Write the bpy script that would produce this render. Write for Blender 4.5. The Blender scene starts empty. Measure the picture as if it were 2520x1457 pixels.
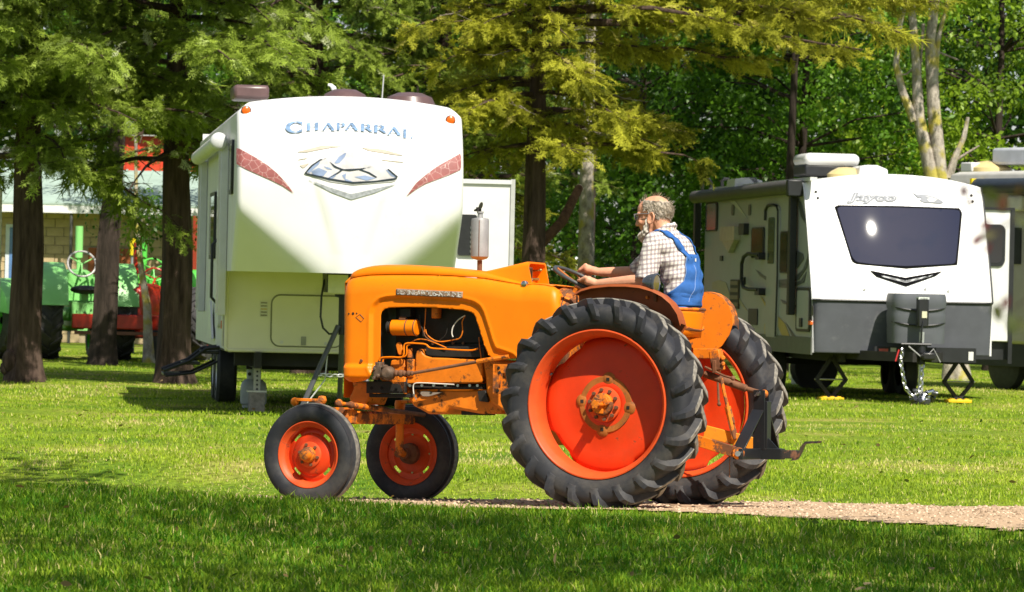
import bpy, bmesh, math, random
import numpy as np
from mathutils import Vector, Matrix, Euler, Quaternion
random.seed(7); RNG = np.random.default_rng(11)
SC = bpy.context.scene; COL = SC.collection
R = math.radians

# ------------------------------------------------------------------ camera
CAM_H = 1.5; F_PX = 10000.0; W_PX, H_PX = 2520.0, 1457.0     # working units: photograph seen 2520 wide
PITCH = -(728.5 - 705.0) / F_PX; ROLL = R(1.3)
_f = Vector((0, math.cos(PITCH), math.sin(PITCH))); _u0 = Vector((0, -math.sin(PITCH), math.cos(PITCH))); _r0 = Vector((1, 0, 0))
C_FWD = _f; C_UP = _u0 * math.cos(ROLL) - _r0 * math.sin(ROLL); C_RIGHT = _r0 * math.cos(ROLL) + _u0 * math.sin(ROLL)
C_POS = Vector((0, 0, CAM_H))
cam = bpy.data.objects.new('camera', bpy.data.cameras.new('camera')); COL.objects.link(cam)
cam.matrix_world = Matrix.Translation(C_POS) @ Matrix((C_RIGHT, C_UP, -C_FWD)).transposed().to_4x4()
cam.data.sensor_width = 36.0; cam.data.lens = 36.0 * F_PX / W_PX; cam.data.clip_end = 2000.0; cam.data.clip_start = 0.5
cam.data.dof.use_dof = True; cam.data.dof.focus_distance = 28.3; cam.data.dof.aperture_fstop = 10.0
SC.camera = cam

# ------------------------------------------------------------------ sky and sun
SUN_EL = R(50.0); _h = Vector((0.42, -0.907)).normalized()
SUN = Vector((_h.x * math.cos(SUN_EL), _h.y * math.cos(SUN_EL), math.sin(SUN_EL)))
world = bpy.data.worlds.new('World'); SC.world = world; world.use_nodes = True
_n = world.node_tree.nodes; _l = world.node_tree.links; _n.clear()
_out = _n.new('ShaderNodeOutputWorld'); _bg = _n.new('ShaderNodeBackground'); _sky = _n.new('ShaderNodeTexSky')
_sky.sky_type = 'NISHITA'; _sky.sun_disc = False; _sky.sun_elevation = SUN_EL; _sky.sun_rotation = math.atan2(SUN.x, SUN.y)
_sky.air_density = 1.0; _sky.dust_density = 1.2; _sky.ozone_density = 1.0
_tc = _n.new('ShaderNodeTexCoord'); _map = _n.new('ShaderNodeMapping'); _map.inputs['Scale'].default_value = (2.2, 2.2, 5.0)
_nz = _n.new('ShaderNodeTexNoise'); _nz.inputs['Scale'].default_value = 5.0; _nz.inputs['Detail'].default_value = 9; _nz.inputs['Roughness'].default_value = .6
_rp = _n.new('ShaderNodeValToRGB'); _rp.color_ramp.elements[0].position = .50; _rp.color_ramp.elements[1].position = .72
_mx = _n.new('ShaderNodeMix'); _mx.data_type = 'RGBA'
_l.new(_tc.outputs['Generated'], _map.inputs['Vector']); _l.new(_map.outputs['Vector'], _nz.inputs['Vector']); _l.new(_nz.outputs['Fac'], _rp.inputs['Fac'])
_l.new(_rp.outputs['Color'], _mx.inputs[0]); _l.new(_sky.outputs['Color'], _mx.inputs[6]); _mx.inputs[7].default_value = (12.0, 12.1, 12.4, 1)
_l.new(_mx.outputs[2], _bg.inputs['Color']); _bg.inputs['Strength'].default_value = 0.064; _l.new(_bg.outputs[0], _out.inputs['Surface'])
sun = bpy.data.objects.new('sun', bpy.data.lights.new('sun', 'SUN')); COL.objects.link(sun)
sun.data.energy = 5.0; sun.data.angle = R(0.55); sun.data.color = (1.0, 0.935, 0.81)
sun.rotation_euler = SUN.to_track_quat('Z', 'Y').to_euler(); sun.location = (20, -30, 40)
SC.view_settings.view_transform = 'Standard'; SC.view_settings.look = 'None'; SC.view_settings.exposure = 0.55
SC.view_settings.gamma = 1.0; SC.view_settings.use_curve_mapping = False
SC.cycles.max_bounces = 6; SC.cycles.diffuse_bounces = 3; SC.cycles.glossy_bounces = 3; SC.cycles.transmission_bounces = 4; SC.cycles.transparent_max_bounces = 6
SC.cycles.use_denoising = True

# ------------------------------------------------------------------ measuring: photo position -> ray -> point on a real plane
def ray(u, v):
    return (C_FWD + C_RIGHT * ((u - W_PX / 2) / F_PX) + C_UP * ((H_PX / 2 - v) / F_PX))
def at(u, v, d):                       # point at depth d (world y)
    r = ray(u, v); return C_POS + r * (d / r.y)
def crop(x0, y0, s):
    k = 4096.0 / 2520.0
    return lambda x, y: ((x0 + x / s) / k, (y0 + y / s) / k)
C1 = crop(960, 1500, 2.4287); C2 = crop(1300, 1000, 1.821); C3 = crop(1900, 1100, 1.4571); C4 = crop(2150, 750, 2.6488)
C5 = crop(2650, 1200, 1.9429); C6 = crop(2700, 550, 1.2672); CE = crop(1480, 1200, 3.2371); CH = crop(2200, 1020, 5.04)
CD = crop(2050, 950, 4.8575); CM = crop(2500, 760, 5.603); CB = crop(700, 300, 1.6186); CL = crop(700, 1000, 1.8); CT = crop(0, 850, 2.4286)
class Frame:
    def __init__(s, origin, ex, ey, ez):
        s.o = Vector(origin); s.m = Matrix((ex, ey, ez)); s.mat = Matrix.Translation(s.o) @ s.m.transposed().to_4x4()
    def loc(s, p): return s.m @ (Vector(p) - s.o)
    def wor(s, p): return s.mat @ Vector(p)
    def plane(s, uv, axis, val):       # local point where the ray meets local plane axis=val
        o = s.m @ (C_POS - s.o); d = s.m @ ray(*uv); return o + d * ((val - o[axis]) / d[axis])
    def surf(s, uv, axis, fn):         # local point on surface  coord[axis] = fn(p)
        v = 0.0
        for _ in range(25):
            p = s.plane(uv, axis, v); v = v * .3 + .7 * fn(p)
        return p

# ------------------------------------------------------------------ materials
MATS = {}
def hexc(c): return tuple(c) + (1.0,) if len(c) == 3 else tuple(c)
def paint(name, col, rough=.45, var=.12, scale=6.0, rust=0.0, rustcol=(.16, .06, .025), rscale=9.0, bump=.02, bscale=40.0, metal=0.0, spec=.5, coat=0.0, dirt=0.0, dirtcol=(.10, .08, .055), transl=0.0):
    if name in MATS: return MATS[name]
    m = bpy.data.materials.new(name); m.use_nodes = True; MATS[name] = m
    nt = m.node_tree; n = nt.nodes; l = nt.links; b = n['Principled BSDF']
    b.inputs['Roughness'].default_value = rough; b.inputs['Metallic'].default_value = metal
    b.inputs['Specular IOR Level'].default_value = spec; b.inputs['Coat Weight'].default_value = coat; b.inputs['Coat Roughness'].default_value = .15
    tc = n.new('ShaderNodeTexCoord')
    def noise(sc, det=4.0, rg=.6):
        q = n.new('ShaderNodeTexNoise'); q.inputs['Scale'].default_value = sc; q.inputs['Detail'].default_value = det; q.inputs['Roughness'].default_value = rg
        l.new(tc.outputs['Object'], q.inputs['Vector']); return q
    def ramp(src, a, bb):
        r_ = n.new('ShaderNodeMapRange'); r_.inputs[1].default_value = a; r_.inputs[2].default_value = bb; r_.clamp = True
        l.new(src, r_.inputs[0]); return r_.outputs[0]
    def mix(fac, A, B):
        x = n.new('ShaderNodeMix'); x.data_type = 'RGBA'
        if isinstance(fac, float): x.inputs[0].default_value = fac
        else: l.new(fac, x.inputs[0])
        for i, c in ((6, A), (7, B)):
            if isinstance(c, (tuple, list)): x.inputs[i].default_value = hexc(c)
            else: l.new(c, x.inputs[i])
        return x.outputs[2]
    lo = tuple(max(0, c * (1 - var)) for c in col); hi = tuple(min(1, c * (1 + var)) for c in col)
    c = mix(ramp(noise(scale).outputs['Fac'], .3, .7), lo, hi)
    rgh = None
    if dirt > 0:
        c = mix(ramp(noise(scale * .6, 6, .7).outputs['Fac'], .62 - .35 * dirt, .95 - .25 * dirt), c, dirtcol)
    if rust > 0:
        msk = ramp(noise(rscale, 8, .72).outputs['Fac'], .72 - .42 * rust, .78 - .38 * rust)
        c = mix(msk, c, mix(ramp(noise(rscale * 4).outputs['Fac'], .3, .7), tuple(x * .6 for x in rustcol), rustcol))
        rr = n.new('ShaderNodeMapRange'); rr.inputs[3].default_value = rough; rr.inputs[4].default_value = .9; l.new(msk, rr.inputs[0]); l.new(rr.outputs[0], b.inputs['Roughness'])
    l.new(c, b.inputs['Base Color'])
    if bump > 0:
        bp = n.new('ShaderNodeBump'); bp.inputs['Strength'].default_value = bump * 10 if bump < .1 else 1.0; bp.inputs['Distance'].default_value = .002
        l.new(noise(bscale, 5).outputs['Fac'], bp.inputs['Height']); l.new(bp.outputs[0], b.inputs['Normal'])
    if transl > 0:
        t = n.new('ShaderNodeBsdfTranslucent'); l.new(c, t.inputs['Color']); ms = n.new('ShaderNodeMixShader'); ms.inputs[0].default_value = transl
        l.new(b.outputs[0], ms.inputs[1]); l.new(t.outputs[0], ms.inputs[2]); l.new(ms.outputs[0], n['Material Output'].inputs['Surface'])
    return m
def leafmat(name, dark, light, rough=.55, transl=.35, spec=.3, yel=None):     # leaf colour varies by the stored per-leaf tint
    if name in MATS: return MATS[name]
    m = bpy.data.materials.new(name); m.use_nodes = True; MATS[name] = m
    nt = m.node_tree; n = nt.nodes; l = nt.links; b = n['Principled BSDF']; b.inputs['Roughness'].default_value = rough; b.inputs['Specular IOR Level'].default_value = spec
    a = n.new('ShaderNodeAttribute'); a.attribute_name = 'tint'
    rp = n.new('ShaderNodeValToRGB'); e = rp.color_ramp.elements; e[0].color = hexc(dark); e[1].color = hexc(light); e[0].position = .05; e[1].position = .85 if yel else .95
    if yel: q = e.new(.99); q.color = hexc(yel)
    l.new(a.outputs['Fac'], rp.inputs['Fac']); l.new(rp.outputs[0], b.inputs['Base Color'])
    t = n.new('ShaderNodeBsdfTranslucent'); l.new(rp.outputs[0], t.inputs['Color']); ms = n.new('ShaderNodeMixShader'); ms.inputs[0].default_value = transl
    l.new(b.outputs[0], ms.inputs[1]); l.new(t.outputs[0], ms.inputs[2]); l.new(ms.outputs[0], n['Material Output'].inputs['Surface'])
    return m
def glass(name, col=(.01, .012, .015), rough=.04, spec=.9):
    if name in MATS: return MATS[name]
    m = bpy.data.materials.new(name); m.use_nodes = True; MATS[name] = m; b = m.node_tree.nodes['Principled BSDF']
    b.inputs['Base Color'].default_value = hexc(col); b.inputs['Roughness'].default_value = rough; b.inputs['Specular IOR Level'].default_value = spec
    return m

# ------------------------------------------------------------------ mesh builder
class MB:
    def __init__(s): s.v = []; s.f = []
    def add(s, vs, fs):
        k = len(s.v); s.v += [Vector(p) for p in vs]; s.f += [tuple(i + k for i in f) for f in fs]; return s
    def box(s, c, size, rot=None):
        c = Vector(c); h = Vector(size) * .5; m = rot if rot is not None else Matrix.Identity(3)
        if isinstance(m, (tuple, list)): m = Euler(m).to_matrix()
        p = [c + m @ Vector((x * h.x, y * h.y, z * h.z)) for x in (-1, 1) for y in (-1, 1) for z in (-1, 1)]
        return s.add(p, [(0, 1, 3, 2), (4, 6, 7, 5), (0, 4, 5, 1), (2, 3, 7, 6), (0, 2, 6, 4), (1, 5, 7, 3)])
    def bar(s, a, b, w, h, up=(0, 0, 1)):
        a = Vector(a); b = Vector(b); d = (b - a).normalized(); side = d.cross(Vector(up))
        if side.length < 1e-4: side = d.cross(Vector((1, 0, 0)))
        side.normalize(); u = side.cross(d)
        p = [q + side * (sx * w / 2) + u * (sz * h / 2) for q in (a, b) for sx in (-1, 1) for sz in (-1, 1)]
        return s.add(p, [(0, 1, 3, 2), (4, 6, 7, 5), (0, 4, 5, 1), (2, 3, 7, 6), (0, 2, 6, 4), (1, 5, 7, 3)])
    def tube(s, pts, r, n=8, caps=True, closed=False):
        pts = [Vector(p) for p in pts]; N = len(pts); rs = r if isinstance(r, (list, tuple)) else [r] * N
        rings = []; prev = None
        for i, p in enumerate(pts):
            if closed: t = pts[(i + 1) % N] - pts[i - 1]
            else: t = pts[min(i + 1, N - 1)] - pts[max(i - 1, 0)]
            t.normalize()
            if prev is None: a = t.orthogonal().normalized()
            else: a = prev - t * prev.dot(t); a = a.normalized() if a.length > 1e-6 else t.orthogonal().normalized()
            prev = a; b = t.cross(a)
            rings.append([p + a * (rs[i] * math.cos(2 * math.pi * k / n)) + b * (rs[i] * math.sin(2 * math.pi * k / n)) for k in range(n)])
        vs = [q for rg in rings for q in rg]; fs = []
        for i in range(N if closed else N - 1):
            j = (i + 1) % N
            for k in range(n): fs.append((i * n + k, i * n + (k + 1) % n, j * n + (k + 1) % n, j * n + k))
        if caps and not closed: fs += [tuple(range(n))[::-1], tuple((N - 1) * n + k for k in range(n))]
        return s.add(vs, fs)
    def cyl(s, a, b, r, n=16, r2=None): return s.tube([a, b], [r, r if r2 is None else r2], n)
    def lathe(s, prof, o, axis, n=48, closed=False, caps=False):   # prof: (radius, along)
        o = Vector(o); ax = Vector(axis).normalized(); a = ax.orthogonal().normalized(); b = ax.cross(a); P = len(prof); vs = []
        for k in range(n):
            w = 2 * math.pi * k / n; d = a * math.cos(w) + b * math.sin(w)
            vs += [o + d * r + ax * t for r, t in prof]
        fs = []
        for k in range(n):
            j = (k + 1) % n
            for i in range(P if closed else P - 1): fs.append((k * P + i, j * P + i, j * P + (i + 1) % P, k * P + (i + 1) % P))
        if caps: fs += [tuple(k * P for k in range(n)), tuple(k * P + P - 1 for k in range(n))[::-1]]
        return s.add(vs, fs)
    def prism(s, poly, fn, d0, d1):     # poly of 2D points, fn(a, b, depth) -> 3D
        n = len(poly); vs = [fn(a, b, d0) for a, b in poly] + [fn(a, b, d1) for a, b in poly]
        fs = [tuple(range(n)), tuple(range(2 * n - 1, n - 1, -1))] + [(i, i + n, (i + 1) % n + n, (i + 1) % n) for i in range(n)]
        return s.add(vs, fs)
    def loft(s, rings, closed=True, caps=True):
        n = len(rings[0]); vs = [p for r_ in rings for p in r_]; fs = []
        for i in range(len(rings) - 1):
            for k in range(n if closed else n - 1): fs.append((i * n + k, i * n + (k + 1) % n, (i + 1) * n + (k + 1) % n, (i + 1) * n + k))
        if caps and closed: fs += [tuple(range(n))[::-1], tuple((len(rings) - 1) * n + k for k in range(n))]
        return s.add(vs, fs)
    def ball(s, c, r, n=12, m=8, rot=None):
        c = Vector(c); r = Vector((r, r, r)) if isinstance(r, (int, float)) else Vector(r); rot = rot if rot is not None else Matrix.Identity(3)
        vs = []
        for i in range(m + 1):
            t = math.pi * i / m
            for k in range(n):
                w = 2 * math.pi * k / n; vs.append(c + rot @ Vector((r.x * math.sin(t) * math.cos(w), r.y * math.sin(t) * math.sin(w), r.z * math.cos(t))))
        fs = [(i * n + k, (i + 1) * n + k, (i + 1) * n + (k + 1) % n, i * n + (k + 1) % n) for i in range(m) for k in range(n)]
        return s.add(vs, fs)
    def caps_chain(s, pts, rs, n=10):    # tapered limb with rounded ends
        s.tube(pts, rs, n); s.ball(pts[0], rs[0], n, 6); s.ball(pts[-1], rs[-1], n, 6); return s
    def mesh(s, name, ang=35.0):
        me = bpy.data.meshes.new(name); me.from_pydata(s.v, [], s.f)
        bm = bmesh.new(); bm.from_mesh(me); bmesh.ops.remove_doubles(bm, verts=bm.verts, dist=1e-5); bmesh.ops.recalc_face_normals(bm, faces=bm.faces); bm.to_mesh(me); bm.free()
        if ang is not None: me.shade_smooth(); me.set_sharp_from_angle(angle=R(ang))
        return me
    def build(s, name, mat, parent=None, bevel=0.0, ang=35.0, solid=0.0, seg=2):
        return link(name, s.mesh(name, ang), mat, parent, bevel, solid, seg)
def link(name, me, mat, parent=None, bevel=0.0, solid=0.0, seg=2):
    o = bpy.data.objects.new(name, me); COL.objects.link(o)
    if mat is not None: me.materials.append(mat)
    if parent is not None: o.parent = parent
    if solid: q = o.modifiers.new('solid', 'SOLIDIFY'); q.thickness = abs(solid); q.offset = -1 if solid > 0 else 1
    if bevel: q = o.modifiers.new('bevel', 'BEVEL'); q.width = bevel; q.segments = seg; q.limit_method = 'ANGLE'; q.angle_limit = R(40); q.harden_normals = False
    return o
def tag(o, label=None, cat=None, group=None, kind=None):
    if label: o['label'] = label
    if cat: o['category'] = cat
    if group: o['group'] = group
    if kind: o['kind'] = kind
    return o
def thing(name, label, cat, mat=None, group=None):
    o = bpy.data.objects.new(name, None); COL.objects.link(o); o.empty_display_size = .2
    if mat is not None: o.matrix_world = mat
    return tag(o, label, cat, group)
def copy_tree(o, parent=None):
    c = o.copy(); COL.objects.link(c); c.parent = parent
    for ch in list(o.children): copy_tree(ch, c)
    return c
def rot_m(axis, a): return Matrix.Rotation(a, 3, axis)

# ---- panels with a shaped outline: fine grid cut to a polygon, edge vertices moved onto the outline
def poly_sd(P, poly):
    """signed distance (positive inside) of points P (N,2) to polygon"""
    poly = np.asarray(poly, float); d = np.full(len(P), 1e9); ins = np.zeros(len(P), bool); near = np.zeros_like(P)
    for i in range(len(poly)):
        a = poly[i]; b = poly[(i + 1) % len(poly)]; e = b - a; w = P - a
        t = np.clip((w @ e) / max(e @ e, 1e-12), 0, 1); q = a + t[:, None] * e; dd = np.hypot(*(P - q).T); m = dd < d; d[m] = dd[m]; near[m] = q[m]
        c1 = (a[1] <= P[:, 1]) & (b[1] > P[:, 1]); c2 = (b[1] <= P[:, 1]) & (a[1] > P[:, 1]); cr = e[0] * w[:, 1] - e[1] * w[:, 0]
        ins ^= (c1 & (cr > 0)) | (c2 & (cr < 0))
    return np.where(ins, d, -d), near
def panel(name, poly, cell, fn, mat, parent=None, holes=(), solid=0.0, ang=40.0, bevel=0.0):
    """fn(x, z, sd_outer, sd_hole) -> list of 3D points (vectorised)"""
    poly = np.asarray(poly, float); lo = poly.min(0) - cell; hi = poly.max(0) + cell; nx = int((hi[0] - lo[0]) / cell) + 2; nz = int((hi[1] - lo[1]) / cell) + 2
    X, Z = np.meshgrid(lo[0] + np.arange(nx) * cell, lo[1] + np.arange(nz) * cell, indexing='ij'); P = np.stack([X.ravel(), Z.ravel()], 1)
    for pl in [poly] + [np.asarray(h, float) for h in holes]:
        sd, nr = poly_sd(P, pl); m = np.abs(sd) < cell * .62; P[m] = nr[m]
    so, _ = poly_sd(P, poly); so[np.abs(so) < 1e-6] = 0
    sh = np.full(len(P), 1e3)
    keepv = so > -1e-6
    for h in holes:
        q, _ = poly_sd(P, h); q = -q; q[np.abs(q) < 1e-6] = 0; sh = np.minimum(sh, q)
    keepv &= sh > -1e-6
    I = np.arange(nx * nz).reshape(nx, nz); q = np.stack([I[:-1, :-1], I[1:, :-1], I[1:, 1:], I[:-1, 1:]], -1).reshape(-1, 4)
    cen = P[q].mean(1); co, _ = poly_sd(cen, poly); ok = keepv[q].all(1) & (co > 0)
    for h in holes: ok &= poly_sd(cen, h)[0] < 0
    q3 = q[keepv[q].sum(1) == 3]; tris = []
    for f in q3:
        t = [i for i in f if keepv[i]]; c = P[t].mean(0)[None]
        if poly_sd(c, poly)[0][0] > 0 and all(poly_sd(c, h)[0][0] < 0 for h in holes): tris.append(tuple(int(i) for i in t))
    q = q[ok]; used = np.unique(np.concatenate([q.ravel(), np.array([i for t in tris for i in t], int)])); mp = -np.ones(len(P), int); mp[used] = np.arange(len(used))
    vs = fn(P[used, 0], P[used, 1], so[used], sh[used])
    b = MB(); b.v = [Vector(p) for p in vs]; b.f = [tuple(int(mp[i]) for i in f) for f in q] + [tuple(int(mp[i]) for i in t) for t in tris]
    return b.build(name, mat, parent, bevel, ang, solid)
def sstep(a, b, x):
    t = np.clip((np.asarray(x, float) - a) / (b - a), 0, 1); return t * t * (3 - 2 * t)
def mesh_np(name, V, Fc, mat, parent=None, tint=None, smooth=False):
    """fast mesh from numpy verts (N,3) and triangles/quads (M,k)"""
    me = bpy.data.meshes.new(name); N = len(V); M, k = Fc.shape
    me.vertices.add(N); me.vertices.foreach_set('co', np.ascontiguousarray(V, np.float32).ravel())
    me.loops.add(M * k); me.loops.foreach_set('vertex_index', np.ascontiguousarray(Fc, np.int32).ravel())
    me.polygons.add(M); me.polygons.foreach_set('loop_start', np.arange(0, M * k, k, dtype=np.int32)); me.polygons.foreach_set('loop_total', np.full(M, k, np.int32))
    if tint is not None:
        a = me.attributes.new('tint', 'FLOAT', 'POINT'); a.data.foreach_set('value', np.ascontiguousarray(tint, np.float32))
    if smooth: me.polygons.foreach_set('use_smooth', np.ones(M, bool))
    me.update(calc_edges=True)
    return link(name, me, mat, parent)
def scatter(tv, tf, pos, ax, nrm, size, tint, tvar=0.0):
    """place template (tv: k,3 with x along axis, z normal) at each pos; returns V, F, tint"""
    n = len(pos); ax = ax / np.linalg.norm(ax, axis=1, keepdims=True); nrm = nrm - (nrm * ax).sum(1, keepdims=True) * ax; nrm /= np.maximum(np.linalg.norm(nrm, axis=1, keepdims=True), 1e-6)
    b = np.cross(nrm, ax); size = np.asarray(size).reshape(n, -1)
    V = pos[:, None, :] + (tv[None, :, 0:1] * ax[:, None, :] + tv[None, :, 1:2] * b[:, None, :] + tv[None, :, 2:3] * nrm[:, None, :]) * size[:, None, :1]
    Fc = (tf[None] + (np.arange(n) * len(tv))[:, None, None]).reshape(-1, tf.shape[1])
    T = np.repeat(tint, len(tv))
    if tvar: T = T + RNG.uniform(-tvar, tvar, len(T))
    return V.reshape(-1, 3), Fc, np.clip(T, 0, 1)
def text_mesh(txt, size=1.0, extrude=.002, shear=0.0, bold=0.0, space=1.0):
    cu = bpy.data.curves.new('lettering', 'FONT'); cu.body = txt; cu.size = size; cu.extrude = extrude; cu.shear = shear; cu.offset = bold; cu.space_character = space; cu.align_x = 'LEFT'
    o = bpy.data.objects.new('lettering', cu); COL.objects.link(o); dg = bpy.context.evaluated_depsgraph_get(); dg.update()
    me = bpy.data.meshes.new_from_object(o.evaluated_get(dg)); bpy.data.objects.remove(o); bpy.data.curves.remove(cu); return me
def remesh(mb, name, voxel, mat, parent, smooth=3, ratio=1.0):
    o = mb.build(name, mat, None, ang=None); q = o.modifiers.new('r', 'REMESH'); q.mode = 'VOXEL'; q.voxel_size = voxel
    if smooth: w = o.modifiers.new('s', 'SMOOTH'); w.factor = .5; w.iterations = smooth
    if ratio < 1: w = o.modifiers.new('d', 'DECIMATE'); w.ratio = ratio
    dg = bpy.context.evaluated_depsgraph_get(); dg.update(); me = bpy.data.meshes.new_from_object(o.evaluated_get(dg)); bpy.data.objects.remove(o); me.shade_smooth(); me.materials.clear()
    return link(name, me, mat, parent)
# ------------------------------------------------------------------ the tractor's place (wheel centres measured) and the ground under it
_P1 = at(1467, 995, 27.5); _P2 = at(1675, 1000, 28.86); _P3 = at(757, 1119, 28.42); _P4 = at(1005, 1114.6, 29.85)
_ey = ((_P1 - _P2) + (_P3 - _P4)).normalized(); _ex = (_P3 - Vector((0, 0, .345))) - (_P1 - Vector((0, 0, .715)))
_ex = (_ex - _ey * _ex.dot(_ey)).normalized(); _ez = _ex.cross(_ey)
TF = Frame(_P1 - (_ey * .88 + _ez * .715), _ex, _ey, _ez)
WB = TF.loc(_P3).x; Z_FW = TF.loc(_P3).z
TXY = TF.o.xy; TXH = Vector((_ex.x, _ex.y)).normalized(); TYH = Vector((-TXH.y, TXH.x))
if TYH.y > 0: TYH = -TYH
def tloc(x, y):
    dx = x - TXY.x; dy = y - TXY.y; return dx * TXH.x + dy * TXH.y, dx * TYH.x + dy * TYH.y
_sx = _ex.z; _sy = _ey.z
def wob(x, y): return .012 * np.sin(x * 1.7 + 1.3 * np.sin(y * .9)) + .010 * np.sin(y * 2.3 + x * .6) + .006 * np.sin(x * 5.1 + y * 3.7)
def near_edge(xl): return 1.25 + 1.05 * (1 - sstep(-3.2, -.2, xl)) - .2 * sstep(.5, 2.5, xl)
def gz(x, y):
    x = np.asarray(x, float); y = np.asarray(y, float); xl, yl = tloc(x, y)
    pl = TF.o.z + _sx * np.clip(xl, -3, 4.5) + _sy * np.clip(yl, -1.6, 1.2)
    ne = near_edge(xl); w = sstep(-3.4, -1.7, yl) * (1 - sstep(ne + .05, ne + .75, yl))
    base = .02 * sstep(ne + .05, ne + 1, yl) + wob(x, y) * (1 - .75 * sstep(-3, -1.6, yl) * (1 - sstep(1.2, 2, yl)))
    return pl * w + base * (1 - w)
def track_w(x, y):      # 1 on the gravel, 0 on grass
    xl, yl = tloc(np.asarray(x, float), np.asarray(y, float)); wv = .10 * np.sin(xl * 3.1) + .07 * np.sin(xl * 7.3 + 1) + .12 * np.sin(xl * 1.1)
    near = near_edge(xl) + wv * .6; far = -1.75 + wv + 1.1 * sstep(.0, 3.2, xl)
    w = (1 - sstep(near - .12, near + .10, yl)) * sstep(far - .22, far + .18, yl)
    return w * (1 - .80 * sstep(2.2, 5.5, xl)) * (1 - .35 * sstep(.2, 2, xl) * sstep(-1.1, -.3, yl) * (1 - sstep(.2, .9, yl)))
def axis_pts(lo, f0, f1, hi, fine, grow=1.35):
    a = list(np.arange(f0, f1 + 1e-6, fine)); s = fine
    while a[-1] < hi: s *= grow; a.append(a[-1] + s)
    s = fine; b = []
    q = f0
    while q > lo: s *= grow; q -= s; b.append(q)
    return np.array(b[::-1] + a)
gx = axis_pts(-400, -7, 9, 400, .14); gy = axis_pts(-60, 18, 36, 600, .14)
X, Y = np.meshgrid(gx, gy, indexing='ij'); V = np.stack([X.ravel(), Y.ravel(), gz(X, Y).ravel()], 1); I = np.arange(X.size).reshape(X.shape)
Q = np.stack([I[:-1, :-1], I[1:, :-1], I[1:, 1:], I[:-1, 1:]], -1).reshape(-1, 4)
def ground_mat():
    m = bpy.data.materials.new('lawn_soil'); m.use_nodes = True; n = m.node_tree.nodes; l = m.node_tree.links; b = n['Principled BSDF']; b.inputs['Roughness'].default_value = .95; b.inputs['Specular IOR Level'].default_value = .1
    tc = n.new('ShaderNodeTexCoord')
    def nz(sc, d=5):
        q = n.new('ShaderNodeTexNoise'); q.inputs['Scale'].default_value = sc; q.inputs['Detail'].default_value = d; l.new(tc.outputs['Object'], q.inputs['Vector']); return q.outputs['Fac']
    def rp(s, *st):
        r_ = n.new('ShaderNodeValToRGB'); e = r_.color_ramp.elements
        e[0].position, e[0].color = st[0][0], hexc(st[0][1]); e[1].position, e[1].color = st[-1][0], hexc(st[-1][1])
        for p, c in st[1:-1]: q = e.new(p); q.color = hexc(c)
        l.new(s, r_.inputs['Fac']); return r_.outputs[0]
    a = rp(nz(.55), (.3, (.10, .21, .014)), (.55, (.23, .31, .028)), (.75, (.46, .38, .13)))
    c = rp(nz(14, 8), (.3, (.35, .35, .35)), (.7, (1.15, 1.15, 1.15)))
    x = n.new('ShaderNodeMix'); x.data_type = 'RGBA'; x.blend_type = 'MULTIPLY'; x.inputs[0].default_value = 1; l.new(a, x.inputs[6]); l.new(c, x.inputs[7]); l.new(x.outputs[2], b.inputs['Base Color'])
    bp = n.new('ShaderNodeBump'); bp.inputs['Distance'].default_value = .03; bp.inputs['Strength'].default_value = .8; l.new(nz(30, 6), bp.inputs['Height']); l.new(bp.outputs[0], b.inputs['Normal'])
    return m
g = mesh_np('ground', V, Q, ground_mat(), smooth=True); tag(g, kind='structure')

# gravel track: a sheet a few mm above the ground, ragged at the sides, with loose stones on it
xs = np.arange(-16, 4.6, .11); ys = np.linspace(-2.3, 2.7, 60)
XL, YL = np.meshgrid(xs, ys, indexing='ij'); XW = TXY.x + XL * TXH.x + YL * TYH.x; YW = TXY.y + XL * TXH.y + YL * TYH.y
tw = track_w(XW, YW); V = np.stack([XW.ravel(), YW.ravel(), (gz(XW, YW) + .004 + .012 * tw).ravel()], 1); I = np.arange(XW.size).reshape(XW.shape)
Q = np.stack([I[:-1, :-1], I[1:, :-1], I[1:, 1:], I[:-1, 1:]], -1).reshape(-1, 4); tf_ = tw.ravel(); Q = Q[(tf_[Q] > .3).all(1)]
mg = paint('gravel', (.48, .34, .22), rough=.95, var=.3, scale=55, dirt=.35, dirtcol=(.30, .23, .16), bump=.09, bscale=90, spec=.1)
gt = mesh_np('gravel_track', V, Q[:, ::-1] if False else Q, mg, smooth=True); tag(gt, kind='structure')
def blob(k):
    bm = bmesh.new(); bmesh.ops.create_icosphere(bm, subdivisions=1, radius=1); rr = random.Random(k)
    for v in bm.verts: v.co *= rr.uniform(.7, 1.2)
    tv = np.array([v.co[:] for v in bm.verts]); tv[:, 2] *= .6; tf = np.array([[v.index for v in f.verts] for f in bm.faces]); bm.free(); return tv, tf
n = 8500; xl = RNG.uniform(-7, 4, n); yl = RNG.uniform(-2.1, 2.5, n); xw = TXY.x + xl * TXH.x + yl * TYH.x; yw = TXY.y + xl * TXH.y + yl * TYH.y
k = RNG.uniform(0, 1, n) < track_w(xw, yw) * .9; xw, yw = xw[k], yw[k]; pos = np.stack([xw, yw, gz(xw, yw) + .016], 1); tv, tf = blob(1)
V, Fc, T = scatter(tv, tf, pos, RNG.normal(size=(len(pos), 3)) * [1, 1, .2], np.tile([0, 0, 1.], (len(pos), 1)) + RNG.normal(size=(len(pos), 3)) * .3, RNG.uniform(.006, .017, len(pos)) ** 1.0, RNG.uniform(0, 1, len(pos)))
st = mesh_np('loose_gravel', V, Fc, leafmat('pebble', (.22, .155, .10), (.66, .50, .36), rough=.9, transl=0.0, spec=.2), tint=T)
tag(st, 'loose pale stones lying along the gravel track', 'gravel', kind='stuff')

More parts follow.
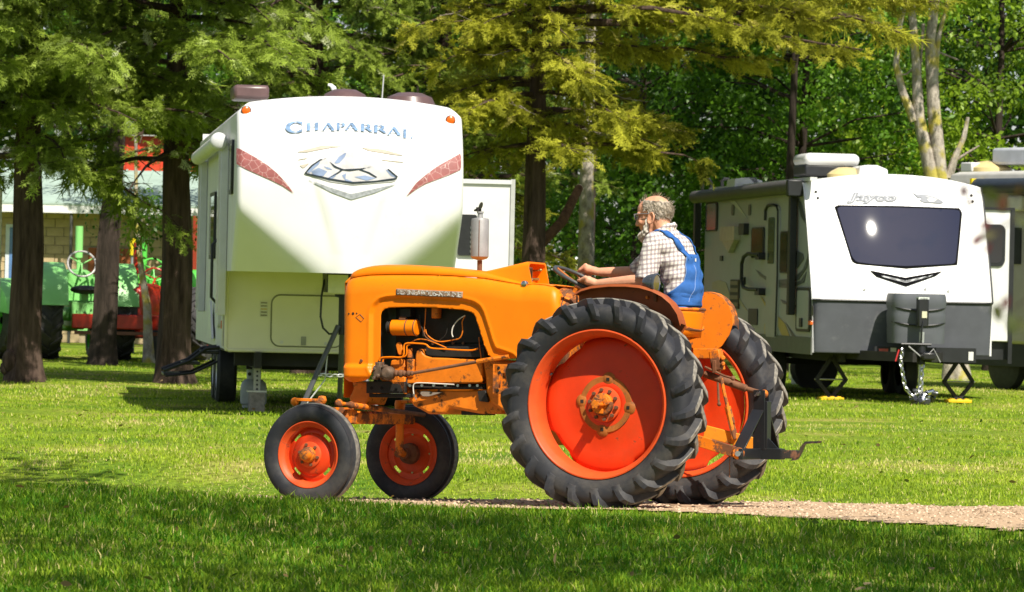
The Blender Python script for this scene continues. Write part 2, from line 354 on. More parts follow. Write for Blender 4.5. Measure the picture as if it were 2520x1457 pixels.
# grass: curved blades, taller and denser in front, thinner far away and on the worn strip beside the track
_NT = RNG.uniform(0, 1, (256, 256))
def vnoise(x, y, f):
    x = np.asarray(x) * f + 500; y = np.asarray(y) * f + 500; i = np.floor(x).astype(int); j = np.floor(y).astype(int); u = x - i; v = y - j; u = u * u * (3 - 2 * u); v = v * v * (3 - 2 * v); g = lambda a, b: _NT[a % 256, b % 256]
    return g(i, j) * (1 - u) * (1 - v) + g(i + 1, j) * u * (1 - v) + g(i, j + 1) * (1 - u) * v + g(i + 1, j + 1) * u * v
def dry(x, y): return sstep(.48, .78, .55 * vnoise(x, y, .55) + .3 * vnoise(x + 9, y, 1.7) + .15 * vnoise(x, y + 7, 5))
def dry_old(x, y): return sstep(.25, .8, .5 + .5 * np.sin(x * .9 + 1.7 * np.sin(y * .35 + .5)) * np.sin(y * .55 + .8 * np.sin(x * .5)) + .25 * np.sin(x * 3.1 + y * 2.2))
def grass(name, n, x0, x1, y0, y1, hmin, hmax, wd, seg3, label, mat):
    y = y0 + (y1 - y0) * RNG.uniform(0, 1, n) ** 1.15; half = .132 * y + 1.2; x = RNG.uniform(-1, 1, n) * half
    k = (x > x0) & (x < x1) & (RNG.uniform(0, 1, n) > track_w(x, y) * 1.12); x, y = x[k], y[k]
    xl, yl = tloc(x, y); ne = near_edge(xl); strip = sstep(-3.2, -1.2, yl) * (1 - sstep(ne, ne + .3, yl)); k = RNG.uniform(0, 1, len(x)) > .45 * strip; x, y, yl, strip = x[k], y[k], yl[k], strip[k]
    n = len(x); clump = vnoise(x, y, 5.5) * .6 + vnoise(x + 40, y, 1.6) * .4
    front = sstep(1.0, 1.6, yl) * (1 - sstep(3.2, 6, yl))
    h = RNG.uniform(hmin, hmax, n) * (.65 + .5 * clump) * (1 - .6 * strip) * (1 + .25 * front) * (1 - .28 * (1 - sstep(-2, 1, yl))); tall = RNG.uniform(0, 1, n) < .012; h[tall] *= 1.8
    a = RNG.uniform(0, 2 * np.pi, n); d = np.stack([np.cos(a), np.sin(a)], 1); lean = RNG.uniform(.1, 1.0, n) * h; s = np.stack([-d[:, 1], d[:, 0]], 1) * (wd * RNG.uniform(.6, 1.3, n))[:, None]
    b = np.stack([x, y, gz(x, y) - .004], 1); z = np.array([0, 0, 1.])
    def pt(t, w): c = b + np.c_[d * (lean * t * t)[:, None], h * t * (1 - .25 * t)]; return c + np.c_[s * w, np.zeros(n)]
    back = 1 - sstep(-1.5, 2.2, yl); dr = dry(x, y) * (.35 + .65 * back) + .6 * strip; tint = np.clip(RNG.normal(.24, .14, n) + .30 * back + .16 * (vnoise(x, y, 3.1) - .5) + .62 * dr * RNG.uniform(.25, 1.1, n), 0, 1); dead = RNG.uniform(0, 1, n) < .045; tint[dead] = .99  # near shade put into the darker front tint; dry patches raise it
    if seg3:
        V = np.stack([pt(0, -.5), pt(0, .5), pt(.5, -.42), pt(.5, .42), pt(1, 0)], 1); Fq = np.array([[0, 1, 3], [0, 3, 2], [2, 3, 4]])
    else:
        V = np.stack([pt(0, -.5), pt(0, .5), pt(1, 0)], 1); Fq = np.array([[0, 1, 2]])
    kk = V.shape[1]; Fc = (Fq[None] + (np.arange(n) * kk)[:, None, None]).reshape(-1, 3)
    o = mesh_np(name, V.reshape(-1, 3), Fc, mat, tint=np.repeat(tint, kk)); tag(o, label, 'grass', kind='stuff'); return o
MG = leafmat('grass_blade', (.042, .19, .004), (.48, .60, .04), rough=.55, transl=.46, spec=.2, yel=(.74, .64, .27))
GRASS_N = 210000
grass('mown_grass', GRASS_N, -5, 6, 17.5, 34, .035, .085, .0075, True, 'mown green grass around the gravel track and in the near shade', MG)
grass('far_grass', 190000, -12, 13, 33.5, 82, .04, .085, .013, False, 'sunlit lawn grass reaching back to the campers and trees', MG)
# small fallen leaves and weeds in the grass
n = 420; y = RNG.uniform(18, 60, n); x = RNG.uniform(-1, 1, n) * (.13 * y + .5); k = track_w(x, y) < .5; x, y = x[k], y[k]; n = len(x); _lt = np.array([[0, 0, 0], [.32, .26, .05], [.68, .22, 0], [1, 0, -.06], [.68, -.22, 0], [.32, -.26, .05]], float); _lf = np.array([[0, 1, 5], [1, 2, 4], [1, 4, 5], [2, 3, 4]])
V, Fc, Tt = scatter(_lt, _lf, np.stack([x, y, gz(x, y) + RNG.uniform(.03, .075, n)], 1), RNG.normal(size=(n, 3)) * [1, 1, .3], RNG.normal(size=(n, 3)) * .5 + [0, 0, 1], RNG.uniform(.03, .075, n), RNG.uniform(0, 1, n))
tag(mesh_np('fallen_leaves', V, Fc, leafmat('dry_leaf', (.09, .16, .02), (.30, .19, .08), rough=.8, transl=.2, yel=(.52, .40, .22)), tint=Tt), 'scattered dry leaves lying in the lawn', 'leaves', kind='stuff')
# ------------------------------------------------------------------ the orange tractor
def T(c, x, y, yl): return TF.plane(c(x, y), 1, yl)
def TX(c, x, y, xl): return TF.plane(c(x, y), 0, xl)
ORANGE = paint('orange_paint', (.88, .215, .002), rough=.42, var=.07, scale=4, rust=.20, rustcol=(.30, .10, .02), rscale=42, bump=.016, bscale=25, spec=.28, dirt=.10, dirtcol=(.42, .13, .012))
ORANGE_R = paint('rusty_orange_paint', (.74, .19, .008), rough=.55, var=.15, scale=6, rust=.62, rustcol=(.19, .075, .035), rscale=7, bump=.04, spec=.3)
ORANGE_G = paint('greasy_orange_paint', (.72, .185, .008), rough=.5, var=.2, scale=7, rust=.42, rustcol=(.07, .035, .015), rscale=8, bump=.04, spec=.35)
RIM_RED = paint('faded_red_rim', (.70, .085, .018), rough=.5, var=.12, scale=8, rust=.28, rustcol=(.32, .10, .05), rscale=10, bump=.02, spec=.35)
DISC_RED = paint('red_wheel_disc', (.68, .045, .006), rough=.45, var=.14, scale=3.5, dirt=.25, dirtcol=(.45, .06, .015), rust=.22, rustcol=(.25, .06, .02), rscale=14, bump=.012, spec=.4)
RUST = paint('brown_rust', (.17, .08, .045), rough=.85, var=.3, scale=14, rust=.35, rustcol=(.28, .12, .05), rscale=20, bump=.06, spec=.2)
PLATE = paint('bronze_rust_plate', (.36, .115, .022), rough=.6, var=.3, scale=9, rust=.4, rustcol=(.20, .085, .04), rscale=12, bump=.03, spec=.3)
GREASE = paint('black_grease', (.018, .015, .013), rough=.6, var=.4, scale=9, rust=.15, rustcol=(.10, .04, .015), rscale=9, bump=.05, spec=.4)
BLACKP = paint('black_paint', (.013, .014, .016), rough=.32, var=.2, rust=.14, rustcol=(.13, .06, .03), rscale=14, bump=.015, spec=.5)
STEEL = paint('bright_steel', (.55, .55, .55), rough=.3, var=.1, metal=1.0, bump=.01)
SILVER = paint('silver_muffler', (.36, .35, .355), rough=.5, var=.12, scale=12, rust=.15, rustcol=(.33, .17, .09), rscale=14, bump=.04, metal=.35, spec=.4)
RUBBER_D = paint('black_rubber', (.03, .03, .032), rough=.6, var=.2, bump=.02)

def tyre_mat(name, r_top, col=(.026, .027, .033), worn=(.30, .275, .235)):
    m = paint(name, col, rough=.62, var=.18, scale=7, dirt=.42, dirtcol=(.095, .085, .075), bump=.03, bscale=50, spec=.3)
    n = m.node_tree.nodes; l = m.node_tree.links; b = n['Principled BSDF']; src = b.inputs['Base Color'].links[0].from_socket
    tc = n.new('ShaderNodeTexCoord'); mp = n.new('ShaderNodeMapping'); mp.inputs['Scale'].default_value = (1, 0, 1); l.new(tc.outputs['Object'], mp.inputs['Vector'])
    ln = n.new('ShaderNodeVectorMath'); ln.operation = 'LENGTH'; l.new(mp.outputs[0], ln.inputs[0])
    mr = n.new('ShaderNodeMapRange'); mr.inputs[1].default_value = r_top - .006; mr.inputs[2].default_value = r_top - .001; l.new(ln.outputs['Value'], mr.inputs[0])
    nz = n.new('ShaderNodeTexNoise'); nz.inputs['Scale'].default_value = 30; l.new(tc.outputs['Object'], nz.inputs['Vector'])
    mu = n.new('ShaderNodeMath'); mu.operation = 'MULTIPLY'; l.new(mr.outputs[0], mu.inputs[0]); m2 = n.new('ShaderNodeMapRange'); m2.inputs[1].default_value = .3; m2.inputs[2].default_value = .6; m2.inputs[3].default_value = .35; l.new(nz.outputs['Fac'], m2.inputs[0]); l.new(m2.outputs[0], mu.inputs[1])
    x = n.new('ShaderNodeMix'); x.data_type = 'RGBA'; l.new(mu.outputs[0], x.inputs[0]); l.new(src, x.inputs[6]); x.inputs[7].default_value = hexc(worn); l.new(x.outputs[2], b.inputs['Base Color'])
    return m
TYRE_R = tyre_mat('rear_tyre_rubber', .724); TYRE_F = tyre_mat('front_tyre_rubber', .362, worn=(.22, .205, .18))

tractor = thing('tractor', 'rusty orange vintage farm tractor with red wheels driven along the gravel track', 'tractor', TF.mat)

# --- rear wheels
def lerp_tab(tab, t):
    for (t0, a), (t1, b) in zip(tab, tab[1:]):
        if t <= t1: k = (t - t0) / (t1 - t0); return tuple(x + (y - x) * k for x, y in zip(a, b))
    return tab[-1][1]
def wheel_base(name, side, y, x, z, mesh_mat, mb):
    o = mb.build(name, mesh_mat, tractor, ang=30); o.location = (x, y, z); return o
def rear_wheel(side):
    s = side; m = MB()
    prof = [(.510, .120), (.509, .129), (.500, .131), (.490, .122), (.482, .100), (.470, .088), (.462, .060), (.458, .02), (.458, -.05), (.470, -.088), (.482, -.100), (.490, -.122), (.500, -.131), (.509, -.129), (.510, -.120), (.496, -.10), (.478, -.07), (.474, 0), (.478, .07), (.496, .10)]
    m.lathe([(r, a * s) for r, a in prof], (0, 0, 0), (0, 1, 0), 72, closed=True)
    rim = wheel_base('rear_wheel', s, .75 * s, 0, .715, RIM_RED, m)
    # tyre
    t = MB(); half = [(.500, .112), (.520, .128), (.548, .146), (.585, .157), (.620, .160), (.646, .152), (.664, .136), (.675, .110), (.680, .06), (.682, 0)]
    t.lathe([(r, a) for r, a in half] + [(r, -a) for r, a in half[-2::-1]], (0, 0, 0), (0, 1, 0), 88)
    path = [(0, (.572, .153)), (.14, (.612, .160)), (.26, (.644, .153)), (.36, (.665, .136)), (.5, (.677, .10)), (.75, (.6815, .045)), (1, (.6825, -.015))]
    N = 22; K = 10
    for sd in (1, -1):
        for i in range(N):
            ph0 = 2 * math.pi * (i + (.5 if sd < 0 else 0)) / N; rings = []
            for k in range(K + 1):
                u = k / K; r, a = lerp_tab(path, u); r2, a2 = lerp_tab(path, min(1, u + .03)); r1, a1 = lerp_tab(path, max(0, u - .03))
                tr, ta = r2 - r1, a2 - a1; L = math.hypot(tr, ta) or 1; nr, na = -ta / L, tr / L
                if nr * .5 + na * (1 if a > 0 else 0) * .8 < 0: nr, na = -nr, -na
                hgt = .006 + .040 * float(sstep(0, .33, u)); top_r = min(r + nr * hgt, .7255); top_a = min(a + na * hgt, .178)
                ph = ph0 + .255 * max(0, (u - .12) / .88) ** 1.15; wb = .047 + .010 * u; wt = .017 + .009 * u
                ring = []
                for rr, aa, w in ((r - .006, a - (.004 if a > 0 else 0), -wb), (top_r, top_a, -wt), (top_r, top_a, wt), (r - .006, a - (.004 if a > 0 else 0), wb)):
                    q = ph + w / .7; ring.append(Vector((rr * math.sin(q), aa * sd, rr * math.cos(q))))
                rings.append(ring)
            t.loft(rings)
    t.build('tyre', TYRE_R, rim, ang=28)
    # dished disc with four shallow gaps along its rim
    d = MB(); A = 96; rr = [.085, .14, .20, .25, .30, .35, .40, .43, .462]; vs = []; fs = []
    for k in range(A):
        w = 2 * math.pi * k / A; g = float(sstep(.35, .75, math.cos(4 * (w - .90)))); ro = .466 - .036 * g
        for r in rr:
            q = min(r, ro) if r > .42 else r; a = -.052 + .030 * math.exp(-((q - .12) / .11) ** 2) - .02 * float(sstep(.40, .46, q)); vs.append((q * math.cos(w), a * s, q * math.sin(w)))
    P = len(rr)
    for k in range(A):
        for i in range(P - 1): j = (k + 1) % A; fs.append((k * P + i, j * P + i, j * P + i + 1, k * P + i + 1))
    d.add(vs, fs).build('wheel_disc', DISC_RED, rim, solid=.008)
    if s > 0:
        p = MB(); p.lathe([(.10, -.030), (.17, -.024), (.190, -.026), (.196, -.036), (.196, -.046)], (0, 0, 0), (0, 1, 0), 56); p.build('hub_plate', PLATE, rim)
        for k in range(4):
            lobes = MB(); w = math.pi / 2 * k + .12; c = Vector((math.cos(w), 0, math.sin(w))); lobes.lathe([(0, -.0195), (.02, -.020), (.038, -.025), (.05, -.034)], c * .172, (0, 1, 0), 20); lobes.build('clamp_lobe', PLATE, rim)
        for k in range(4):
            sq = MB(); w = math.pi / 2 * k + .12; sq.box((.172 * math.cos(w), -.019, .172 * math.sin(w)), (.022, .004, .022)); sq.build('square_hole', GREASE, rim)
        h = MB(); h.lathe([(.072, -.03), (.116, -.022), (.121, -.012), (.118, .000), (.100, .006), (.078, .010), (.074, .022), (.070, .026), (.045, .028), (.0, .028)], (0, 0, 0), (0, 1, 0), 40); h.build('hub_flange', RIM_RED, rim)
        hb = MB(); hb.lathe([(.078, .01), (.076, .040), (.066, .046), (.0, .046)], (0, 0, 0), (0, 1, 0), 32)
        for k in range(3): w = 2.1 * k + .6; hb.box((.045 * math.cos(w), .055, .045 * math.sin(w)), (.034, .03, .05), Euler((0, -w, 0)).to_matrix())
        hb.build('hub', ORANGE_R, rim, bevel=.003)
        sh = MB(); ring = []
        for k in range(24): r = .030 if k % 4 < 2 else .024; ring.append((r * math.cos(k * math.pi / 12), r * math.sin(k * math.pi / 12)))
        sh.prism(ring, lambda a, b, dd: Vector((a, dd, b)), .03, .15); sh.build('splined_shaft', ORANGE_R, rim, ang=20)
        bm_ = MB(); bm_.cyl((0, 0, 0), (0, .022, 0), .0125, 6); bme = bm_.mesh('wheel_bolt', 20)
        for k in range(10):
            w = 2 * math.pi * k / 10 + .2; o = link('wheel_bolt', bme if k == 0 else bme, RUST if k == 0 else None, rim); o.location = (.100 * math.cos(w), .004, .100 * math.sin(w))
        v = MB(); v.cyl((.40, -.03, .21), (.385, .03, .20), .006, 8); v.build('valve_stem', RUBBER_D, rim)
    else:
        h = MB(); h.lathe([(.09, .10), (.13, .09), (.14, .05), (.14, .02)], (0, 0, 0), (0, 1, 0), 32); h.build('brake_drum', RUST, rim)
        for k in range(4): sq = MB(); w = math.pi / 2 * k + .75; sq.box((.30 * math.cos(w), .052, .30 * math.sin(w)), (.02, .014, .02)); sq.build('square_hole', paint('pale_hole', (.45, .5, .2), rough=.8), rim)
    return rim
rear_wheel(1); rear_wheel(-1)

# --- front wheels
def front_wheel(side):
    s = side; m = MB(); prof = [(.236, .062), (.235, .070), (.229, .071), (.222, .062), (.214, .050), (.196, .040), (.190, .010), (.190, -.030), (.205, -.05), (.222, -.062), (.229, -.071), (.235, -.070), (.236, -.062), (.22, -.04), (.204, -.02), (.204, .02), (.22, .045)]
    m.lathe([(r, a * s) for r, a in prof], (0, 0, 0), (0, 1, 0), 56, closed=True)
    y = TF.loc(_P3).y - .07 if s > 0 else TF.loc(_P4).y - .07
    rim = wheel_base('front_wheel', s, y, WB, Z_FW, RIM_RED, m)
    t = MB(); rib = [(.232, .060), (.245, .074), (.270, .086), (.300, .090), (.322, .086), (.338, .077), (.3385, .074), (.346, .072), (.350, .055), (.347, .050), (.334, .046), (.334, .036), (.348, .030), (.3615, .024), (.3635, .008)]
    t.lathe(rib + [(r, -a) for r, a in rib[::-1]], (0, 0, 0), (0, 1, 0), 80); t.build('tyre', TYRE_F, rim, ang=25)
    d = MB(); A = 96; rs = [.03, .06, .09, .12, .135, .150, .156, .164, .176, .186, .196]; P = len(rs); vs = []; fs = []
    for k in range(A):
        w = 2 * math.pi * k / A
        for r in rs:
            a = .018 + .022 * math.exp(-(r / .10) ** 4) - .02 * float(sstep(.13, .15, r)) - .012 * float(sstep(.16, .19, r)); vs.append((r * math.cos(w), a * s, r * math.sin(w)))
    for k in range(A):
        w = 2 * math.pi * (k + .5) / A
        for i in range(P - 1):
            if 6 <= i <= 7 and math.cos(4 * (w - .78)) > .68: continue        # four curved slots
            j = (k + 1) % A; fs.append((k * P + i, j * P + i, j * P + i + 1, k * P + i + 1))
    d.add(vs, fs).build('wheel_disc', DISC_RED if s > 0 else RIM_RED, rim, solid=.005)
    for k in range(4): sq = MB(); w = math.pi / 2 * k; sq.box((.140 * math.cos(w), .006 * s, .140 * math.sin(w)), (.012, .012, .012)); sq.build('square_hole', paint('pale_hole', (.45, .5, .2)), rim)
    if s > 0:
        pl = MB(); pl.lathe([(.045, .052), (.082, .048), (.090, .043), (.092, .036)], (0, 0, 0), (0, 1, 0), 40); pl.build('hub_plate', RIM_RED, rim)
        h = MB(); h.lathe([(.056, .045), (.055, .075), (.050, .082), (.043, .086), (.043, .112), (.036, .124), (.018, .130), (0, .131)], (0, 0, 0), (0, 1, 0), 32); h.build('hub_cap', ORANGE_R, rim)
        bm_ = MB(); bm_.cyl((0, .04, 0), (0, .063, 0), .011, 6); me = bm_.mesh('wheel_bolt', 20)
        for k in range(6): w = math.pi / 3 * k + .25; o = link('wheel_bolt', me, RUST if k == 0 else None, rim); o.location = (.072 * math.cos(w), 0, .072 * math.sin(w))
    else:
        h = MB(); h.lathe([(.0, .15), (.04, .15), (.045, .10), (.075, .07), (.08, .03)], (0, 0, 0), (0, 1, 0), 28); h.build('hub', RUST, rim)
    return rim
fw_near = front_wheel(1); fw_far = front_wheel(-1)

# --- hood: pressed side panels with a raised bead round the opening, rounded into the top
YH = .285
outl = [(120, 240), (126, 224), (150, 207), (220, 192), (300, 183), (450, 179), (600, 179), (750, 182), (900, 188), (1130, 207), (1300, 235), (1430, 256), (1480, 246), (1560, 252), (1640, 266), (1675, 290), (1692, 330), (1698, 420), (1700, 600), (1560, 780), (1330, 792), (1245, 800), (1210, 790), (1180, 762), (1150, 690), (1120, 590), (1088, 490), (1075, 465), (1055, 452), (1000, 437), (900, 428), (800, 421), (700, 417), (600, 415), (500, 418), (450, 422), (425, 430), (405, 448), (397, 475), (395, 600), (393, 780), (372, 815), (355, 850), (348, 905), (330, 932), (300, 948), (250, 960), (200, 965), (165, 955), (140, 930), (133, 850), (127, 600)]
openp = [(1330, 830), (1245, 800), (1210, 790), (1180, 762), (1150, 690), (1120, 590), (1088, 490), (1075, 465), (1055, 452), (1000, 437), (900, 428), (800, 421), (700, 417), (600, 415), (500, 418), (450, 422), (425, 430), (405, 448), (397, 475), (395, 600), (393, 800), (393, 840)]
def xz(pts, c, yl): return [(p.x, p.z) for p in (T(c, x, y, yl) for x, y in pts)]
OUT = xz(outl, C2, YH); OPN = xz(openp, C2, YH)
topx = np.array([p[0] for p in OUT[:17]])[::-1]; topz = np.array([p[1] for p in OUT[:17]])[::-1]
XF = max(p[0] for p in OUT); XR = min(p[0] for p in OUT); ledge = T(C2, 240, 838, YH).z
def hood_y(x, z, emboss=True):
    zt = np.interp(x, topx, topz); t = np.clip((zt - z) / .13, 0, 1); y = YH - .075 * (1 - np.sqrt(np.clip(1 - (1 - t) ** 2, 0, 1)))
    t = np.clip((XF + .004 - x) / .10, 0, 1); y = y - .07 * (1 - np.sqrt(np.clip(1 - (1 - t) ** 2, 0, 1)))
    t = np.clip((x - XR + .004) / .07, 0, 1); y = y - .06 * (1 - np.sqrt(np.clip(1 - (1 - t) ** 2, 0, 1)))
    if emboss:
        d = -poly_sd(np.stack([x, z], 1), OPN)[0]
        y = y + .020 * sstep(.055, .085, d) - .020 + .004 * np.exp(-((d - .085) / .012) ** 2)
        y = y + .022 * (1 - sstep(ledge - .02, ledge + .012, z)) * sstep(1.6, 1.75, x)
        y = y - .03 * (1 - sstep(0, .05, z - min(p[1] for p in OUT)))
    return y
for s, nm in ((1, 'hood_side'), (-1, 'hood_side')):
    h = panel(nm, OUT, .0085, lambda x, z, a, b: np.stack([x, s * hood_y(x, z), z], 1), ORANGE, tractor, solid=.004)
# hood top
tl = [(135, 215), (150, 195), (170, 172), (200, 150), (250, 128), (320, 112), (400, 104), (600, 105), (800, 117), (1000, 136), (1140, 153), (1300, 190), (1440, 235), (1480, 238), (1640, 258), (1680, 285)]
TL_ = xz(tl, C2, .16); tx = np.array([p[0] for p in TL_])[::-1]; tz = np.array([p[1] for p in TL_])[::-1]
rings = []
for x in np.concatenate([np.linspace(tx.min(), tx.max() - .12, 34), np.linspace(tx.max() - .11, tx.max(), 14)]):
    zs = float(np.interp(x, topx, topz)) + .006; zt = max(float(np.interp(x, tx, tz)), zs + .004); yw = float(hood_y(np.array([x]), np.array([zs - .006]), False)[0]) - .002; row = []
    for k in range(21):
        q = -1 + 2 * k / 20; row.append(Vector((x, yw * q, zs + (zt - zs) * (1 - abs(q) ** 4.5) ** .55)))
    rings.append(row)
m = MB(); m.loft(rings, closed=False); m.add(rings[-1] + [Vector((p.x, p.y, .75)) for p in rings[-1][::-1]], [tuple(range(42))]); m.build('hood_top', ORANGE, tractor, solid=.004, ang=50)
# front grille closing the nose
m = MB(); gx_ = XF - .07; zb = min(p[1] for p in OUT) + .06
for k in range(9): m.box((gx_ + .03, 0, zb + .06 + k * .07), (.02, .40, .02))
m.box((gx_, 0, (zb + rings[-1][10].z) / 2), (.02, .42, rings[-1][10].z - zb - .04)); m.build('grille', GREASE, tractor)
# seam trim and badge
m = MB(); bd = [T(C2, 525 + i * (480 / 40), 302 + i * (25 / 40), YH) for i in range(41)]
cb = lambda a, b: T(C2, 522 + 484 * a, 282 + 22 * a + 45 * b, YH)
def on_hood(p, off): return Vector((p.x, float(hood_y(np.array([p.x]), np.array([p.z]))[0]) + off, p.z))
g_ = [[on_hood(cb(i / 30, j / 4), .004) for j in range(5)] for i in range(31)]; m.loft(g_, closed=False)
badge = m.build('name_badge', paint('worn_badge_plate', (.30, .20, .13), rough=.6, var=.3, rust=.5, rustcol=(.16, .09, .05), rscale=30, bump=.06), tractor, solid=-.004)
me = text_mesh('MINNEAPOLIS-MOLINE', 1.0, 0.0, 0.0, .012, .92); co = np.array([v.co[:] for v in me.vertices]); w_ = co[:, 0].max(); 
for v in me.vertices: v.co = on_hood(cb(.02 + .96 * v.co.x / w_, .90 - .80 * v.co.y / .72), .0105)
link('badge_lettering', me, paint('worn_chrome', (.72, .70, .66), rough=.4, var=.3, scale=50, rust=.60, rustcol=(.22, .13, .08), rscale=55, metal=.3), badge)
for x, y, r in ((205, 463, .0095), (172, 464, .006), (231, 462, .006)): m = MB(); p = on_hood(T(C2, x, y, YH), .001); m.cyl(p - Vector((0, .01, 0)), p + Vector((0, .0015, 0)), r, 12); m.build('lamp_bracket_hole', GREASE, tractor)
m = MB(); q = [T(C2, x, y, YH) for x, y in ((225, 490), (255, 468), (284, 498), (264, 524))]; m.tube([on_hood(p, .001) for p in q], .0028, 6, closed=True); m.build('bracket_ghost', RUST, tractor)
m = MB(); p = on_hood(T(C2, 267, 806, YH), 0); m.cyl(p, p + Vector((0, .012, 0)), .011, 6); m.build('hood_bolt', RUST, tractor)
m = MB(); p = T(C2, 1450, 247, .24); m.lathe([(0, .012), (.012, .012), (.022, .006), (.024, -.02)], p, (0, 1, 0), 20); m.build('hood_knob', STEEL, tractor)
# dash cowl
a = T(C2, 1135, 158, .16); b = T(C2, 1455, 84, .16); c_ = T(C2, 1480, 245, .16); HW = .155; rg = []
for k in range(12):
    u = k / 11; x = a.x + (b.x - a.x) * u; zt = a.z + (b.z - a.z) * u; zb_ = float(np.interp(x, topx, topz)) - .02; r = min(.035, (zt - zb_) * .4 + .002); row = []
    for (cy, cz, a0) in ((HW - r, zt - r, 0), (-HW + r, zt - r, 90)):
        for j in range(5): w = R(a0 + j * 22.5); row.append(Vector((x, cy + r * math.cos(w), cz + r * math.sin(w))))
    row += [Vector((x, -HW - .06 * (1 - u), zb_)), Vector((x, HW + .06 * (1 - u), zb_))]; rg.append(row)
xr = b.x; inner = [Vector((p.x, p.y * .90, p.z - .012 if p.z > c_.z + .05 else p.z + .02)) for p in rg[-1]]; deep = [Vector((p.x + .055, p.y, p.z)) for p in inner]
rim_ = [Vector((p.x - .025 - (.03 if p.z < c_.z + .05 else 0), p.y, p.z)) for p in rg[-1]]; rg.append(rim_); rin = [Vector((q.x, p.y, p.z)) for p, q in zip(inner, rim_)]; rg += [rin, deep]
m = MB(); m.loft(rg, caps=True); m.build('dash_cowl', ORANGE, tractor, ang=40)
m = MB(); zc = (b.z + c_.z) / 2 - .01; hz = (b.z - c_.z) / 2 - .028; m.box((xr + .048, .035, zc), (.01, .17, 2 * hz)); ip = m.build('instrument_panel', paint('dash_grey', (.16, .16, .15), rough=.45, var=.2, dirt=.3), tractor)
for y_, z_, r in ((.075, .022, .022), (.02, .022, .022), (.075, -.03, .022), (.02, -.03, .022)): m = MB(); m.cyl((xr + .043, y_, zc + z_), (xr + .036, y_, zc + z_), r, 18); m.build('gauge', paint('gauge_face', (.32, .30, .24), rough=.3, var=.4, scale=60), ip)
m = MB(); m.box((xr + .04, .118, zc), (.012, .006, 2 * hz + .006)); m.box((xr + .04, -.05, zc), (.012, .006, 2 * hz + .006)); m.box((xr + .04, .034, zc - hz), (.012, .17, .006)); m.box((xr + .04, .034, zc + hz), (.012, .17, .006)); m.build('panel_frame', STEEL, ip)
m = MB(); m.cyl((xr + .05, -.085, zc + .03), (xr - .01, -.085, zc + .035), .006, 8); m.ball((xr - .012, -.085, zc + .036), .011); m.build('pull_knob', paint('brass_knob', (.35, .28, .10), rough=.35, metal=.6), ip); m = MB(); m.cyl((xr + .05, -.085, zc - .03), (xr - .0, -.085, zc - .03), .010, 8); m.build('pull_knob', MATS['brass_knob'], ip)
# rusty rear cowl behind the dash
m = MB(); pr = [(1655, 268), (1700, 272), (1740, 285), (1775, 305), (1792, 335), (1800, 380), (1800, 450)]; rings = []
for x, y in pr:
    p = T(C2, x, y, .12); zt = p.z; row = []
    for k in range(17): w = math.pi * k / 16; row.append(Vector((p.x, .225 * math.cos(w), .86 + (zt - .86) * math.sin(w) ** .55)))
    rings.append(row)
m.loft(rings, closed=False); m.add(rings[-1], [tuple(range(17))]); m.build('rear_cowl', ORANGE_R, tractor, solid=.006, ang=45)
m = MB(); rr = [Vector((rings[0][k].x - .004, rings[0][k].y * 1.015, rings[0][k].z + .003)) for k in range(17)]; m.tube(rr, .009, 6); m.build('cowl_strap', RUST, tractor); m = MB(); rr = [Vector((rings[2][k].x, rings[2][k].y * 1.01, rings[2][k].z + .001)) for k in range(17)]; m.tube(rr, .005, 6); m.build('cowl_strap', RUST, tractor)

# --- muffler
def MU(x, y): return T(CB, x, y, 0.0)
p0 = MU(1972, 1275); p1 = MU(1973, 1200); b0 = MU(1972, 1195); b1 = MU(1976, 925); n1 = MU(1978, 890)
m = MB(); m.cyl(p0 - Vector((0, 0, .1)), p1, .018, 14); pipe = m.build('exhaust_pipe', RUST, tractor)
rad = (MU(2030, 1000) - MU(1922, 1000)).length / 2 * .98; L = (b1 - b0).length
m = MB(); m.lathe([(.018, -.004), (rad * .8, .006), (rad, .02), (rad, L - .02), (rad * .93, L - .006), (.02, L + .002), (.018, L + .03), (.024, L + .032), (.024, L + .045)], b0, (b1 - b0).normalized(), 28); mf = m.build('muffler', SILVER, tractor)
m = MB(); m.bar(b0 + Vector((-rad * .35, rad * .95, .02)), b1 + Vector((-rad * .35, rad * .95, -.02)), .006, .004); m.build('weld_seam', RUST, mf)
t = b1 + Vector((0, 0, .04)); m = MB(); m.lathe([(.0, 0), (.027, 0), (.027, .005), (0, .005)], t + Vector((-.006, 0, .045)), (.95, 0, .30), 20); m.box(t + Vector((.012, .02, .02)), (.02, .006, .03)); m.box(t + Vector((.012, -.02, .02)), (.02, .006, .03)); m.cyl(t + Vector((.012, -.03, .03)), t + Vector((.012, .03, .03)), .005, 8); m.bar(t + Vector((.0, .0, .03)), t + Vector((.045, 0, .012)), .02, .012); m.build('rain_cap', paint('dark_iron', (.06, .055, .055), rough=.55, metal=.4), mf)

